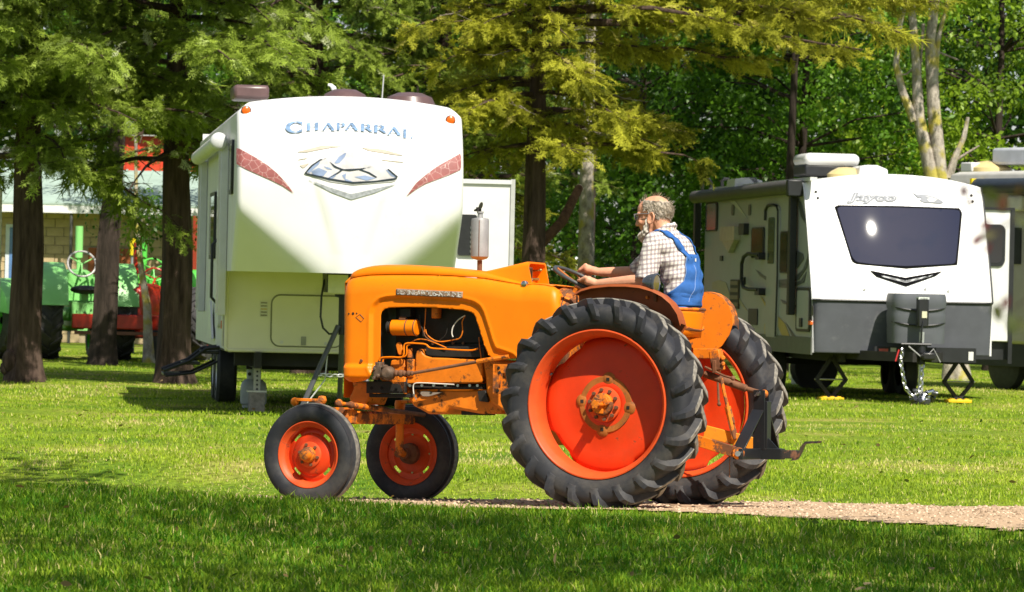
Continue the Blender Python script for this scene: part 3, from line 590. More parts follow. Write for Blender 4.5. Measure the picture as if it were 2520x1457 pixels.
# --- engine and chassis
def ebox(nm, c, x0, y0, x1, y1, yn, yf, mat, bev=.006, par=tractor):
    a_ = T(c, x0, y0, yn); b_ = T(c, x1, y1, yn); m = MB(); m.box(((a_.x + b_.x) / 2, (yn + yf) / 2, (a_.z + b_.z) / 2), (abs(a_.x - b_.x), abs(yn - yf), abs(a_.z - b_.z))); return m.build(nm, mat, par, bevel=bev)
def epoly(nm, c, pts, yn, yf, mat, bev=.006, par=tractor):
    m = MB(); m.prism(xz(pts, c, yn), lambda a, b, d: Vector((a, d, b)), yn, yf); return m.build(nm, mat, par, bevel=bev)
def etube(nm, c, pts, yl, r, mat, par=tractor, n=8):
    yy = yl if isinstance(yl, (list, tuple)) else [yl] * len(pts)
    P = [T(c, x, y, q) for (x, y), q in zip(pts, yy)]
    Q = []
    for i in range(len(P) - 1):
        a_ = P[max(i - 1, 0)]; b_ = P[i]; c2 = P[i + 1]; d_ = P[min(i + 2, len(P) - 1)]
        for k in range(5):
            t = k / 5; Q.append(.5 * ((2 * b_) + (c2 - a_) * t + (2 * a_ - 5 * b_ + 4 * c2 - d_) * t * t + (3 * b_ - a_ - 3 * c2 + d_) * t ** 3))
    Q.append(P[-1]); m = MB(); m.tube(Q, r, n); return m.build(nm, mat, par)
head = ebox('cylinder_head', CE, 330, 560, 1460, 30, .10, -.16, GREASE)
for k in range(6): m = MB(); p = T(CE, 560 + 130 * k, 560, .11); m.cyl(p, p + Vector((0, .012, 0)), .011, 6); m.build('head_stud', RUST, head)
ebox('crankcase', CE, 330, 540, 1500, 1200, .09, -.15, GREASE)
ebox('radiator', CE, 20, 90, 118, 900, .20, -.20, GREASE)
m = MB(); p = T(CE, 210, 380, 0)
for k in range(4): w = k * math.pi / 2 + .4; m.box(p + Vector((0, .10 * math.cos(w), .10 * math.sin(w))), (.012, .16, .05), Euler((w, 0, 0)).to_matrix())
m.cyl(p, p - Vector((.06, 0, 0)), .03, 12); m.build('fan', GREASE, tractor)
epoly('engine_block', CE, [(580, 900), (585, 720), (600, 660), (630, 632), (665, 636), (685, 690), (720, 720), (800, 745), (1000, 750), (1300, 770), (1452, 775), (1452, 1040), (1430, 1080), (1150, 1082), (470, 1090), (470, 1010), (560, 960)], .185, -.17, ORANGE_G, .012)
epoly('front_casting', CE, [(250, 1045), (290, 1000), (330, 985), (450, 1000), (452, 1220), (430, 1210), (385, 1100), (350, 1085), (330, 1100), (290, 1085)], .215, .10, ORANGE_G, .004)
epoly('timing_cover', CE, [(270, 780), (380, 760), (450, 780), (452, 1010), (300, 1010), (250, 900)], .165, -.17, ORANGE_G, .01)
ebox('oil_filler', CE, 470, 765, 560, 1000, .20, .10, ORANGE_G, .01); m = MB(); p = T(CE, 515, 690, .17); m.cyl(p - Vector((0, 0, .03)), p + Vector((0, 0, .025)), .020, 14); m.cyl(p + Vector((0, 0, .025)), p + Vector((0, 0, .034)), .017, 14); m.build('filler_neck', ORANGE_R, tractor)
ebox('dark_rail', CE, 720, 600, 1480, 745, .17, .02, GREASE)
m = MB(); a_ = T(CE, 292, 355, .19); b_ = T(CE, 618, 358, .19); m.lathe([(0, 0), (.05, 0), (.058, .006), (.058, (a_ - b_).length - .006), (.05, (a_ - b_).length), (0, (a_ - b_).length)], a_, (b_ - a_), 28); gen = m.build('generator', ORANGE, tractor)
m = MB(); m.lathe([(0, 0), (.045, 0), (.047, .008), (.038, .014), (.047, .02), (.045, .028), (0, .028)], T(CE, 262, 352, .19) + Vector((.018, 0, 0)), (-1, 0, 0), 28); m.build('pulley', GREASE, gen)
m = MB(); L = (a_ - b_).length; d_ = (b_ - a_) / L
for u in (.62, .95): m.lathe([(.0585, -.004), (.061, -.004), (.061, .004), (.0585, .004)], a_ + d_ * L * u, d_, 28)
m.box(a_ + d_ * L * .45 + Vector((0, .015, .065)), (.05, .03, .02)); m.build('generator_band', RUST, gen)
ebox('regulator', CE, 385, 105, 525, 225, .19, .10, GREASE, .004); ebox('coil', CE, 790, 80, 882, 238, .17, .11, ORANGE_G, .01)
epoly('lift_eye', CE, [(330, 590), (345, 550), (380, 545), (410, 580), (412, 700), (380, 720), (355, 690)], .19, .165, ORANGE_G, .006)
etube('fuel_line', CE, [(122, 790), (150, 748), (280, 740), (405, 742), (440, 690), (440, 600), (475, 562), (600, 562), (720, 575), (790, 622), (1000, 638), (1200, 650), (1330, 650), (1400, 625)], .205, .0062, ORANGE)
etube('fuel_line', CE, [(165, 800), (190, 755), (300, 745), (440, 735), (475, 690), (478, 600), (520, 575)], .20, .0055, ORANGE)
for pts, r, mt in (([(720, 380), (740, 450), (830, 520), (930, 540), (1090, 515), (1165, 490), (1200, 400), (1195, 280), (1235, 200)], .0045, ORANGE_G), ([(700, 400), (715, 470), (800, 530), (930, 545)], .004, RUST), ([(530, 550), (610, 512), (720, 515), (840, 555), (990, 620)], .0045, ORANGE_G), ([(640, 190), (650, 300), (685, 400), (690, 470)], .005, GREASE), ([(720, 110), (715, 250), (700, 420)], .004, ORANGE_G), ([(1010, 300), (980, 450), (900, 520)], .004, GREASE), ([(1410, 480), (1420, 600), (1440, 760)], .0035, ORANGE_G)):
    etube('engine_wire', CE, pts, .185, r, mt)
etube('engine_wire', CE, [(1230, 200), (1140, 260), (1075, 350), (1060, 430), (1075, 480)], .20, .0045, paint('white_wire', (.7, .66, .6), rough=.5))
etube('steering_shaft', CE, [(545, 950), (800, 905), (1100, 852), (1385, 800)], [.31, .305, .30, .295], .0115, RUST); etube('steering_column', CE, [(1385, 800), (1600, 765), (1800, 735)], [.295, .29, .28], .017, ORANGE_G)
m = MB()
for x, y, r in ((345, 950, .022), (400, 952, .026), (440, 950, .02), (500, 950, .02), (545, 950, .017)): p = T(CE, x, y, .31); m.ball(p, (r, r, r * 1.1), 10, 6)
m.cyl(T(CE, 300, 950, .31), T(CE, 560, 945, .31), .011, 10); m.build('universal_joint', RUST, tractor)
m = MB(); p = T(CE, 240, 950, .30); m.lathe([(0, .05), (.03, .05), (.04, .04), (.05, .02), (.05, -.02), (.03, -.05)], p, (0, 1, 0), 20); m.box(T(CE, 130, 930, .27), (.065, .09, .085)); m.box(T(CE, 125, 850, .27), (.04, .07, .05))
for x, y in ((60, 890), (55, 1010), (180, 860), (180, 1010), (110, 980)): p = T(CE, x, y, .31); m.cyl(p - Vector((0, .05, 0)), p + Vector((0, .015, 0)), .013, 8)
m.build('steering_pump', paint('greasy_brown_pump', (.11, .07, .045), rough=.7, var=.5, scale=25, bump=.08), tractor, bevel=.004)
epoly('oil_pan', C2, [(585, 1015), (1290, 1015), (1300, 1195), (1140, 1195), (1000, 1170), (905, 1148), (880, 1185), (860, 1198), (740, 1195), (725, 1180), (640, 1135), (600, 1075)], .165, -.165, ORANGE_G, .02)
ebox('drain_boss', C2, 990, 1170, 1138, 1204, .12, -.12, GREASE, .006)
epoly('pan_rail', CE, [(455, 1010), (475, 1012), (480, 1075), (520, 1105), (1120, 1130), (1450, 1110), (1455, 1150), (1110, 1155), (500, 1130), (460, 1095)], .195, .17, GREASE, .003)
bm_ = MB(); bm_.cyl((0, 0, 0), (0, .014, 0), .011, 6); me = bm_.mesh('rail_bolt', 20)
for i, x in enumerate((525, 680, 833, 985, 1145, 1300, 1400)): o = link('rail_bolt', me, STEEL if i == 0 else None, tractor); o.location = T(CE, x, 1108, .195)
epoly('side_plate', CE, [(640, 1200), (665, 1178), (770, 1178), (800, 1200), (935, 1195), (800, 1240), (760, 1250), (680, 1248)], .178, .16, paint('grey_plate', (.26, .21, .17), rough=.6, rust=.3), .002)
etube('oil_tube', CE, [(600, 1285), (570, 1230), (560, 1120), (590, 1078), (700, 1075), (900, 1085), (1090, 1095)], .20, .0045, paint('white_wire', (.7, .66, .6)))
epoly('bell_housing', CE, [(1450, 770), (1800, 780), (2000, 800), (2000, 1440), (1700, 1430), (1560, 1330), (1500, 1200), (1490, 1000)], .19, -.19, ORANGE_G, .02)
m = MB(); a_ = T(CE, 1600, 835, .36); b_ = T(CE, 1780, 1215, .36); hx = abs(a_.x - b_.x); hz_ = abs(a_.z - b_.z); m.box(((a_.x + b_.x) / 2, .36, a_.z - .03), (hx, .012, .06)); m.box((a_.x - .02, .36, (a_.z + b_.z) / 2), (.04, .012, hz_)); m.box(((a_.x + b_.x) / 2, .36, b_.z + .02), (hx, .012, .04)); m.box((a_.x - .004, .30, (a_.z + b_.z) / 2), (.010, .14, hz_)); m.build('side_bracket', ORANGE_R, tractor, bevel=.002)
for x, y in ((1668, 878), (1655, 1175), (1680, 940)): m = MB(); p = T(CE, x, y, .365); m.cyl(p, p + Vector((0, .006, 0)), .011, 8); m.build('bracket_bolt', GREASE, tractor)
epoly('lower_gusset', CE, [(1390, 1180), (1490, 1170), (1530, 1300), (1520, 1325), (1410, 1310)], .195, .165, GREASE, .003)
m = MB(); m.box((.33, 0, .66), (.95, .34, .46)); m.box((.05, 0, .78), (.5, .42, .40)); m.build('transmission_housing', ORANGE_G, tractor, bevel=.03)
m = MB(); m.lathe([(.15, -.60), (.13, -.5), (.10, -.42), (.14, -.2), (.14, .2), (.10, .42), (.13, .5), (.15, .60)], (0, 0, .715), (0, 1, 0), 24); m.build('axle_housing', ORANGE_G, tractor)
# front bolster and axle
epoly('front_bolster', C2, [(195, 960), (320, 955), (335, 1000), (330, 1060), (300, 1130), (180, 1100), (172, 1075), (190, 1045), (205, 1010)], .15, -.15, ORANGE_G, .02)
ebox('frame_rail', C2, 300, 955, 582, 1045, .215, .17, GREASE, .004); ebox('frame_rail', C2, 300, 955, 582, 1045, -.17, -.215, GREASE, .004)
for x in (340, 415, 520): m = MB(); p = T(C2, x, 1005, .216); m.cyl(p, p + Vector((0, .003, 0)), .012, 12); m.build('rail_hole', paint('void', (.004, .004, .004), rough=.9), tractor)
ebox('lower_frame', C2, 320, 1045, 640, 1075, .18, -.18, GREASE, .004)
AX = WB - .0; az = TX(C1, 1420, 418, AX).z; yfar = TX(C1, 1750, 425, AX - .05).y; yn_ = TX(C1, 1085, 420, AX - .05).y
m = MB(); m.prism([(-.052, -.045), (.052, -.045), (.060, -.02), (.060, .03), (.045, .048), (-.045, .048), (-.06, .03), (-.06, -.02)], lambda a, b, d: Vector((AX + a, d, az + b)), yn_, yfar); m.build('front_axle', ORANGE_R, tractor, bevel=.004)
ky = TF.loc(_P3).y - .17; ky2 = TF.loc(_P4).y + .14
m = MB(); m.box((AX, (yn_ + ky) / 2, az + .035), (.085, abs(ky - yn_) + .1, .075)); m.box((AX - .03, yn_ + .05, az + .01), (.10, .16, .10)); m.build('axle_extension', ORANGE_R, tractor, bevel=.006)
for y_, nm in ((ky, 1), (ky2, -1)):
    m = MB(); m.cyl((AX, y_, Z_FW), (AX, y_, az + .10), .030, 16); m.cyl((AX, y_ - .03 * nm, Z_FW), (AX, y_ + .14 * nm, Z_FW), .028, 12); m.lathe([(.0, .03), (.034, .03), (.04, 0), (.034, -.05)], (AX, y_, az + .10), (0, 0, 1), 16); m.build('spindle', ORANGE_R, tractor)
m = MB(); m.bar((AX - .02, ky, az + .12), (AX + .17, ky + .05, az + .125), .05, .022); m.ball((AX + .17, ky + .05, az + .11), .03, 10, 8); m.lathe([(.024, -.02), (.034, 0), (.026, .03), (0, .034)], (AX - .02, ky, az + .12), (0, 0, 1), 16); m.build('steering_arm', ORANGE_R, tractor, bevel=.004)
m = MB(); m.bar((AX, ky2, az + .12), (AX - .16, ky2 + .04, az + .12), .045, .022); m.build('steering_arm', ORANGE_R, tractor, bevel=.004)
p0 = TX(C1, 960, 275, AX - .10); p1 = TX(C1, 1420, 338, AX - .12); m = MB(); m.tube([p0, p0 + (p1 - p0) * .25, p0 + (p1 - p0) * .27, p1], [.014, .014, .021, .021], 12); m.ball(p0, .030, 10, 8); m.ball(p0 + (p1 - p0) * .25, .027, 10, 8); m.build('tie_rod', ORANGE_R, tractor)
p2 = p1 + (p1 - p0).normalized() * .75; m = MB(); m.tube([p1, p2], .016, 10); m.build('tie_rod', RUST, tractor)

# --- fenders
def arcpoly(r, a0, a1, n=22): return [(-r * math.sin(R(a0 + (a1 - a0) * k / n)), .715 + r * math.cos(R(a0 + (a1 - a0) * k / n))) for k in range(n + 1)]
fo = xz([(595, 118), (640, 92), (700, 75), (800, 64), (900, 64), (980, 72), (1050, 92), (1110, 122), (1160, 165), (1200, 225), (1218, 290), (1215, 310), (1150, 420), (900, 420), (600, 300)], C3, .60)
m = MB(); m.prism(fo, lambda a, b, d: Vector((a, d, b)), .57, .562); nf = m.build('fender', paint('shaded_rust_red', (.28, .06, .009), rough=.6, var=.2, scale=6, rust=.25, rustcol=(.12, .05, .03), rscale=12), tractor, bevel=0)  # crown's shade put into this darker red, with rust over it
m = MB(); top = [Vector((p[0], .566, p[1])) for p in fo[:11]]; m.loft([[p + Vector((0, 0, .004)), p + Vector((0, .085, .012)), p + Vector((0, .105, -.006)), p + Vector((0, .102, -.010)), p + Vector((0, .083, .006)), p + Vector((0, 0, -.003))] for p in top], caps=True); m.build('fender_crown', MATS['shaded_rust_red'], nf)
ff = xz([(1655, 1160), (1720, 1120), (1800, 1110), (1880, 1130), (1960, 1180), (2030, 1265), (2062, 1360), (2062, 1457), (2030, 1560), (1950, 1680), (1850, 1740), (1700, 1740), (1500, 1600), (1500, 1200)], C4, -.56)
m = MB(); m.prism(ff, lambda a, b, d: Vector((a, d, b)), -.562, -.57); f2 = m.build('fender', paint('speckled_orange', (.80, .20, .008), rough=.45, var=.08, scale=5, rust=.34, rustcol=(.20, .075, .03), rscale=22, bump=.02), tractor)
m = MB(); top = [Vector((p[0], -.566, p[1])) for p in ff[:8]]; m.loft([[p + Vector((0, 0, .004)), p + Vector((0, -.10, .006)), p + Vector((0, -.12, -.03)), p + Vector((0, -.11, -.03)), p + Vector((0, -.09, 0)), p + Vector((0, 0, -.003))] for p in top], caps=True); m.build('fender_crown', ORANGE_R, f2)
# fender lamp
p = T(C4, 1240, 1015, .60); m = MB(); m.lathe([(0, .085), (.03, .08), (.052, .055), (.064, .02), (.066, 0), (.070, -.004), (.070, -.016), (.062, -.02)], p, (1, 0, .06), 28); lamp = m.build('fender_lamp', paint('lamp_grey', (.05, .058, .072), rough=.22, var=.2, rust=.2, rustcol=(.35, .3, .2), rscale=20, coat=.5), tractor)
m = MB(); m.lathe([(.062, -.014), (.04, -.026), (0, -.03)], p, (1, 0, .06), 24); m.build('lens', glass('lamp_lens', (.14, .11, .04), .06), lamp)
m = MB(); m.cyl(p - Vector((0, 0, .05)), p - Vector((0, .02, .12)), .012, 8); m.build('lamp_stem', RUST, lamp)
p = T(C4, 1168, 1165, .575); m = MB(); m.cyl(p, p + Vector((0, .02, 0)), .012, 6); m.build('fender_bolt', ORANGE_R, nf)

# --- seat, steering wheel, levers
sc = T(C4, 1500, 1240, 0); sb = T(C4, 1690, 1272, 0); sx0 = sb.x - .025; z0 = T(C4, 1600, 1290, 0).z
m = MB(); rings = []
for k in range(9):                       # scoop: rows from the front lip to the raised back edge
    u = k / 8; row = []
    for j in range(13):
        q = -1 + 2 * j / 12; w = .24 * (1 - .25 * u ** 3); x = sx0 + .42 * (1 - u) + .05 * abs(q) ** 2 * u; z = z0 - .20 + .06 * max(0, (u - .62) / .38) ** 1.4 + .03 * abs(q) ** 3
        row.append(Vector((x, w * q, z)))
    rings.append(row)
m.loft(rings, closed=False); m.build('seat_pan', ORANGE_R, tractor, solid=.008, ang=50)
m = MB(); rings = []
for j in range(17):
    w = R(-125 + 250 * j / 16); x = sx0 + .19 - .20 * math.cos(w); rings.append([Vector((x + .03 * v * math.cos(w), .255 * math.sin(w) * (1 - .06 * v), z0 - .005 - .19 * v - .05 * max(0, abs(w) - 1.2))) for v in (0, .15, .4, .7, 1)])
m.loft(rings, closed=False); m.build('seat_back', ORANGE, tractor, solid=.006, ang=50)
m = MB(); rr = [r_[0] + Vector((0, 0, .003)) for r_ in rings]; m.tube(rr, .010, 8); m.build('seat_rim', ORANGE_R, tractor)
m = MB(); m.box((sx0 + .2, 0, z0 - .28), (.12, .16, .24)); m.build('seat_post', RUST, tractor, bevel=.01)
SWC = T(lambda x, y: (x, y), 1430, 690, 0); TLT = R(27); SWR = .205; sa = Vector((math.cos(TLT), 0, math.sin(TLT))); sn = Vector((-math.sin(TLT), 0, math.cos(TLT))); sbv = Vector((0, 1, 0))
def sw(w, r=SWR): return SWC + (sa * math.cos(w) + sbv * math.sin(w)) * r
m = MB(); m.tube([sw(2 * math.pi * k / 48) for k in range(48)], .0135, 12, closed=True); swo = m.build('steering_wheel', paint('wheel_grip', (.055, .058, .062), rough=.5, var=.2), tractor)
for k in range(3):
    m = MB(); w = 2 * math.pi * k / 3 + .12; m.tube([SWC - sn * .035, SWC + (sa * math.cos(w) + sbv * math.sin(w)) * .1 - sn * .02, sw(w)], .0085, 8); m.build('spoke', PLATE, swo)
m = MB(); m.cyl(SWC - sn * .05, SWC - sn * .01, .028, 14); m.build('wheel_hub', RUST, swo)
m = MB(); m.cyl(SWC - sn * .04, SWC - sn * .42 + Vector((.02, 0, 0)), .022, 12); m.build('steering_post', ORANGE_G, tractor)
p = T(C4, 708, 985, .10); m = MB(); m.ball(p, (.028, .028, .022), 12, 8); m.tube([p, p + Vector((.02, 0, -.08)), p + Vector((.03, -.02, -.4))], .008, 8); m.build('shift_lever', GREASE, tractor)

# --- three-point hitch
def H5(x, y, yl): return T(C5, x, y, yl)
m = MB(); a_ = H5(300, 410, 0); b_ = H5(400, 425, 0); m.box((a_ + b_) / 2, ((a_ - b_).length + .08, .11, .07)); m.box(H5(425, 470, .02), (.075, .08, .14), (0, .15, 0)); m.box(H5(420, 520, .02), (.03, .10, .09)); m.cyl(H5(470, 450, .07), H5(470, 450, -.06), .017, 10); m.cyl(H5(470, 495, .07), H5(470, 495, -.06), .015, 10); m.build('top_link_bracket', ORANGE_R, tractor, bevel=.006)
a_ = H5(330, 575, .0); b_ = H5(650, 688, 0); c2 = H5(790, 730, 0)
m = MB(); m.tube([a_, b_], .026, 14); m.tube([b_, b_ + (c2 - b_) * .05, c2], [.024, .017, .017], 12); tlk = m.build('top_link', RUST, tractor); m = MB(); m.ball(c2, .03, 12, 8); m.build('link_ball', ORANGE_R, tlk)
m = MB(); m.tube([H5(330, 520, .06), H5(480, 590, .06), H5(545, 608, .06)], .008, 8); m.ball(H5(548, 608, .06), .017, 10, 8); m.build('link_handle', RUST, tlk)
m = MB(); m.tube([H5(430, 640, .1), H5(437, 800, .1)], .009, 8); m.ball(H5(440, 810, .1), .015, 8, 6); m.build('lift_lever', RUST, tractor)
m = MB(); m.tube([H5(455, 610, -.28), H5(505, 830, -.28)], .011, 10); m.tube([H5(505, 830, -.28), H5(540, 960, -.28)], .024, 10); m.bar(H5(530, 935, -.28), H5(565, 1080, -.28), .05, .028); m.build('lift_rod', ORANGE_R, tractor)
m = MB(); m.tube([H5(455, 610, .28), H5(505, 830, .28), H5(560, 1080, .28)], .013, 8); m.build('lift_rod', ORANGE_R, tractor)
m = MB(); m.bar(H5(330, 1020, -.30), H5(720, 1120, -.30), .03, .085); m.build('lower_arm', paint('yellow_orange_rust', (.80, .29, .02), rough=.5, var=.15, rust=.35, rustcol=(.17, .075, .035), rscale=10), tractor, bevel=.004)
m = MB(); m.bar(H5(180, 1065, .34), H5(560, 1180, .34), .028, .075); m.cyl(H5(590, 1192, .37), H5(590, 1192, .31), .042, 20); m.build('lower_arm', ORANGE_R, tractor, bevel=.004)
m = MB(); m.cyl(H5(585, 1195, .42), H5(585, 1195, .22), .019, 12); m.build('arm_pin', STEEL, tractor)
m = MB(); m.tube([H5(525, 1215, .34) + Vector((0, 0, -.018 * k)) + Vector((.004 * (k % 2), .004 * ((k + 1) % 2), 0)) for k in range(9)], .004, 6); m.build('safety_chain', RUST, tractor)
# black carry frame and drawbar
yb = .0
hf = MB(); a_ = H5(765, 700, yb); b_ = H5(765, 1160, yb); hf.box(((a_.x + b_.x) / 2, .035, (a_.z + b_.z) / 2), (.085, .010, a_.z - b_.z)); hf.box(((a_.x + b_.x) / 2, -.045, (a_.z + b_.z) / 2), (.085, .010, a_.z - b_.z)); hf.box((a_.x - .035, -.005, b_.z + .16), (.05, .075, .34)); fr = hf.build('hitch_frame', BLACKP, tractor, bevel=.002)
m = MB(); cz = H5(700, 1195, yb).z; cx = H5(740, 1195, yb).x; m.box((cx, 0, cz), (.075, .74, .075)); m.build('cross_bar', BLACKP, fr, bevel=.004)
for s in (1, -1):
    m = MB(); m.bar((cx + .01, .33 * s, cz + .03), (a_.x + .0, .05 * s, cz + .30), .012, .085, up=(1, 0, 0)); m.build('frame_brace', BLACKP, fr, bevel=.002)
m = MB(); m.add([Vector((cx - .04, .0, cz + .04)), Vector((cx - .04, 0, cz + .15)), Vector((cx - .15, 0, cz + .04)), Vector((cx - .04, .008, cz + .04)), Vector((cx - .04, .008, cz + .15)), Vector((cx - .15, .008, cz + .04))], [(0, 1, 2), (5, 4, 3), (0, 3, 4, 1), (1, 4, 5, 2), (2, 5, 3, 0)]); m.build('gusset', BLACKP, fr)
p = H5(740, 730, .06); m = MB(); m.cyl(p - Vector((0, .12, 0)), p, .014, 12); m.box(p + Vector((0, .006, 0)), (.05, .01, .012), (0, .6, 0)); m.build('link_pin', STEEL, fr)
d0 = H5(880, 1195, 0); d1 = H5(1050, 1200, 0)
m = MB(); m.box(((cx + d0.x) / 2 - .03, 0, cz), (abs(cx - d0.x) + .05, .075, .075)); m.build('receiver_tube', BLACKP, fr, bevel=.003)
m = MB(); m.box(((d0.x + d1.x) / 2, 0, cz), (abs(d0.x - d1.x), .055, .058)); db = m.build('drawbar', paint('rusty_black', (.03, .026, .024), rough=.5, rust=.5, rustcol=(.22, .10, .055), rscale=9), fr, bevel=.003)
pts = [H5(1015, 1240, 0), H5(1050, 1230, 0), H5(1075, 1180, 0), H5(1090, 1135, 0), H5(1115, 1108, 0), H5(1220, 1105, 0)]
m = MB(); m.loft([[p + Vector((ox, sy * .035, oz)) for (ox, oz, sy) in ((.006, -.008, 1), (.006, -.008, -1), (-.006, .008, -1), (-.006, .008, 1))] for p in pts]); m.build('offset_tongue', MATS['rusty_black'], db, bevel=.002)
# ------------------------------------------------------------------ fifth-wheel camper
WHITE = paint('white_gelcoat', (.69, .69, .685), rough=.32, var=.03, scale=2, dirt=.08, dirtcol=(.55, .52, .42), bump=.004, spec=.45)
WHITE_S = paint('white_siding', (.64, .64, .64), rough=.4, var=.05, scale=3, dirt=.12, dirtcol=(.5, .47, .38), bump=.01)
CREAM_BOUNCE = paint('grass_bounce_gelcoat', (.72, .69, .53), rough=.38, var=.04, scale=2, dirt=.15, dirtcol=(.5, .47, .33), bump=.01)  # lower front white with shade and grass bounce put into its cream
BLACK = paint('satin_black', (.012, .013, .015), rough=.45, var=.3, bump=.01)
CHASS = paint('chassis_black', (.014, .013, .012), rough=.7, var=.4, rust=.2, rustcol=(.07, .04, .02))
GLASS = glass('dark_glass'); TRIM = paint('aluminium_trim', (.6, .6, .6), rough=.35, var=.1, metal=.5)
AWN = paint('awning_arm_white', (.58, .59, .61), rough=.4, var=.05)
MAROON = paint('maroon_decal', (.26, .075, .07), rough=.45, var=.15, scale=8)
AMBER = paint('amber_lens', (.75, .12, .01), rough=.25, var=.1)
TYRE_C = paint('camper_tyre', (.025, .025, .027), rough=.7, var=.3, dirt=.3, dirtcol=(.07, .065, .06))
DC = 44.0; _ang = R(7.0); ex = Vector((math.cos(_ang), math.sin(_ang), 0)); ey = Vector((-math.sin(_ang), math.cos(_ang), 0))
_c = at(578, 700, DC); CW = 1.235; _o = Vector((_c.x, _c.y, 0)) + ex * CW
CF = Frame(_o, ex, ey, Vector((0, 0, 1)))
camper = thing('fifth_wheel_camper', 'tall white fifth-wheel camper with mountain decal on its nose, parked behind the tractor', 'camper', CF.mat)
ZV = CF.plane(CB(385, 862), 1, 0).z; ZB = 1.60; ZT = CF.plane(CB(800, 120), 1, .15).z
def vline(x):
    t = np.clip(np.abs(x) / CW, 0, 1); return ZB - .30 + (ZV - ZB + .30) * t ** 1.05
def cap_y(x, z):
    x = np.asarray(x, float); z = np.asarray(z, float); t = np.clip(np.abs(x) / CW, 0, 1)
    y = -.14 * (1 - t ** 2.2); d = vline(x) - z; sw_ = .10 - .055 * t ** 2; y = y + 1.15 * (np.log1p(np.exp(np.clip(d / sw_, -30, 30))) * sw_)
    y = y + .55 * np.clip((z - 2.45) / 1.1, 0, 1) ** 2.2
    r = np.clip((z - (ZT - .10 - .10 * t ** 2)) / .10, 0, 1); y = y + .12 * (1 - np.sqrt(np.clip(1 - r * r * .98, 0, 1)))
    e = np.clip((t - .955) / .045, 0, 1); y = y + .07 * (1 - np.sqrt(np.clip(1 - e * e * .98, 0, 1)))
    xc = .62 - .43 * np.clip((3.25 - z) / 1.45, 0, 1); k = np.abs(x) - xc                        # creases running down to the pin
    y = y + .006 * np.exp(-(k / .028) ** 2) * sstep(1.7, 2.2, z) * (1 - sstep(2.6, 3.25, z))
    y = y - .028 * (1 - sstep(-.12, .06, k)) * (1 - sstep(2.3, 3.0, z))
    return y
nx, nz = 131, 111; xs = np.sin(np.linspace(-1, 1, nx) * math.pi / 2) * .35 * CW + np.linspace(-1, 1, nx) * .65 * CW; m = MB(); rings = []
for i in range(nx):
    t = abs(xs[i]) / CW; zt = ZT - .12 * t ** 2.0 - .10 * max(0, (t - .88) / .12) ** 1.5; zz = ZB + (zt - ZB) * np.linspace(0, 1, nz); yy = cap_y(np.full(nz, xs[i]), zz); rings.append([Vector((xs[i], y, z)) for y, z in zip(yy, zz)])
m.loft(rings, closed=False); m.build('nose_cap', WHITE, camper, ang=60)
top_row = [r_[-1] for r_ in rings]; bot = [r_[0] for r_ in rings]
m = MB(); m.loft([[p, Vector((p.x, 9.2, p.z - .05))] for p in top_row], closed=False); m.build('roof', WHITE_S, camper)
m = MB(); m.loft([[p, Vector((p.x, 2.15, p.z + .02))] for p in bot], closed=False); m.build('pin_underside', CREAM_BOUNCE, camper, ang=60)
for s in (-1, 1):                        # side walls: upper (with nose overhang) and lower
    e = rings[0] if s < 0 else rings[-1]; m = MB(); pts = [(p.y, p.z) for p in e] + [(9.2, e[-1].z - .05), (9.2, .72), (2.05, .72), (2.05, ZB)]
    m.prism(pts, lambda a, b, d: Vector((d, a, b)), s * (CW - .002), s * (CW - .03)); m.build('side_wall', WHITE_S, camper)
m = MB(); m.box((0, 9.2, 2.05), (2 * CW - .07, .04, 2.7)); m.build('rear_wall', WHITE_S, camper)
yb = 2.0; zb0 = CF.plane(CL(700, 735), 1, yb).z
m = MB(); m.box((0, yb + .03, (ZB + zb0) / 2 + .02), (2 * CW - .012, .06, ZB - zb0 + .04)); fw = m.build('front_wall', CREAM_BOUNCE, camper, bevel=.02, seg=3)
m = MB(); m.tube([Vector((-CW + .02, yb - .004, ZB)), Vector((-CW + .02, yb - .004, zb0 + .05)), Vector((-CW + .05, yb - .004, zb0 + .012)), Vector((CW - .05, yb - .004, zb0 + .012)), Vector((CW - .02, yb - .004, ZB))], .02, 8); m.build('edge_moulding', CREAM_BOUNCE, fw)
def rrect(x0, z0, x1, z1, r, n=6):
    P = []
    for cx, cz, a0 in ((x1 - r, z1 - r, 0), (x0 + r, z1 - r, 90), (x0 + r, z0 + r, 180), (x1 - r, z0 + r, 270)):
        for k in range(n + 1): w = R(a0 + 90 * k / n); P.append((cx + r * math.cos(w), cz + r * math.sin(w)))
    return P
def ring_frame(nm, P, fn, r, mat, par): m = MB(); m.tube([fn(a, b) for a, b in P], r, 6, closed=True); return m.build(nm, mat, par)
h0 = CF.plane(CL(690, 690), 1, yb); h1 = CF.plane(CL(1215, 335), 1, yb); P = rrect(h0.x, h0.z, h1.x, h1.z, .10)
m = MB(); m.prism(P, lambda a, b, d: Vector((a, d, b)), yb - .001, yb - .012); hatch = m.build('storage_hatch', CREAM_BOUNCE, camper, bevel=.004)
ring_frame('hatch_seal', P, lambda a, b: Vector((a, yb - .004, b)), .011, paint('seal_olive', (.20, .20, .13), rough=.6), hatch)
for x, y in ((767, 664), (1085, 675)): p = CF.plane(CL(x, y), 1, yb); m = MB(); m.cyl((p.x, yb - .01, p.z), (p.x, yb - .02, p.z), .02, 12); m.build('lock', TRIM, hatch)
p = CF.plane(CL(925, 655), 1, yb); m = MB(); m.box((p.x, yb - .016, p.z), (.06, .012, .10)); m.build('latch', paint('latch_grey', (.3, .3, .26), rough=.4), hatch, bevel=.008)
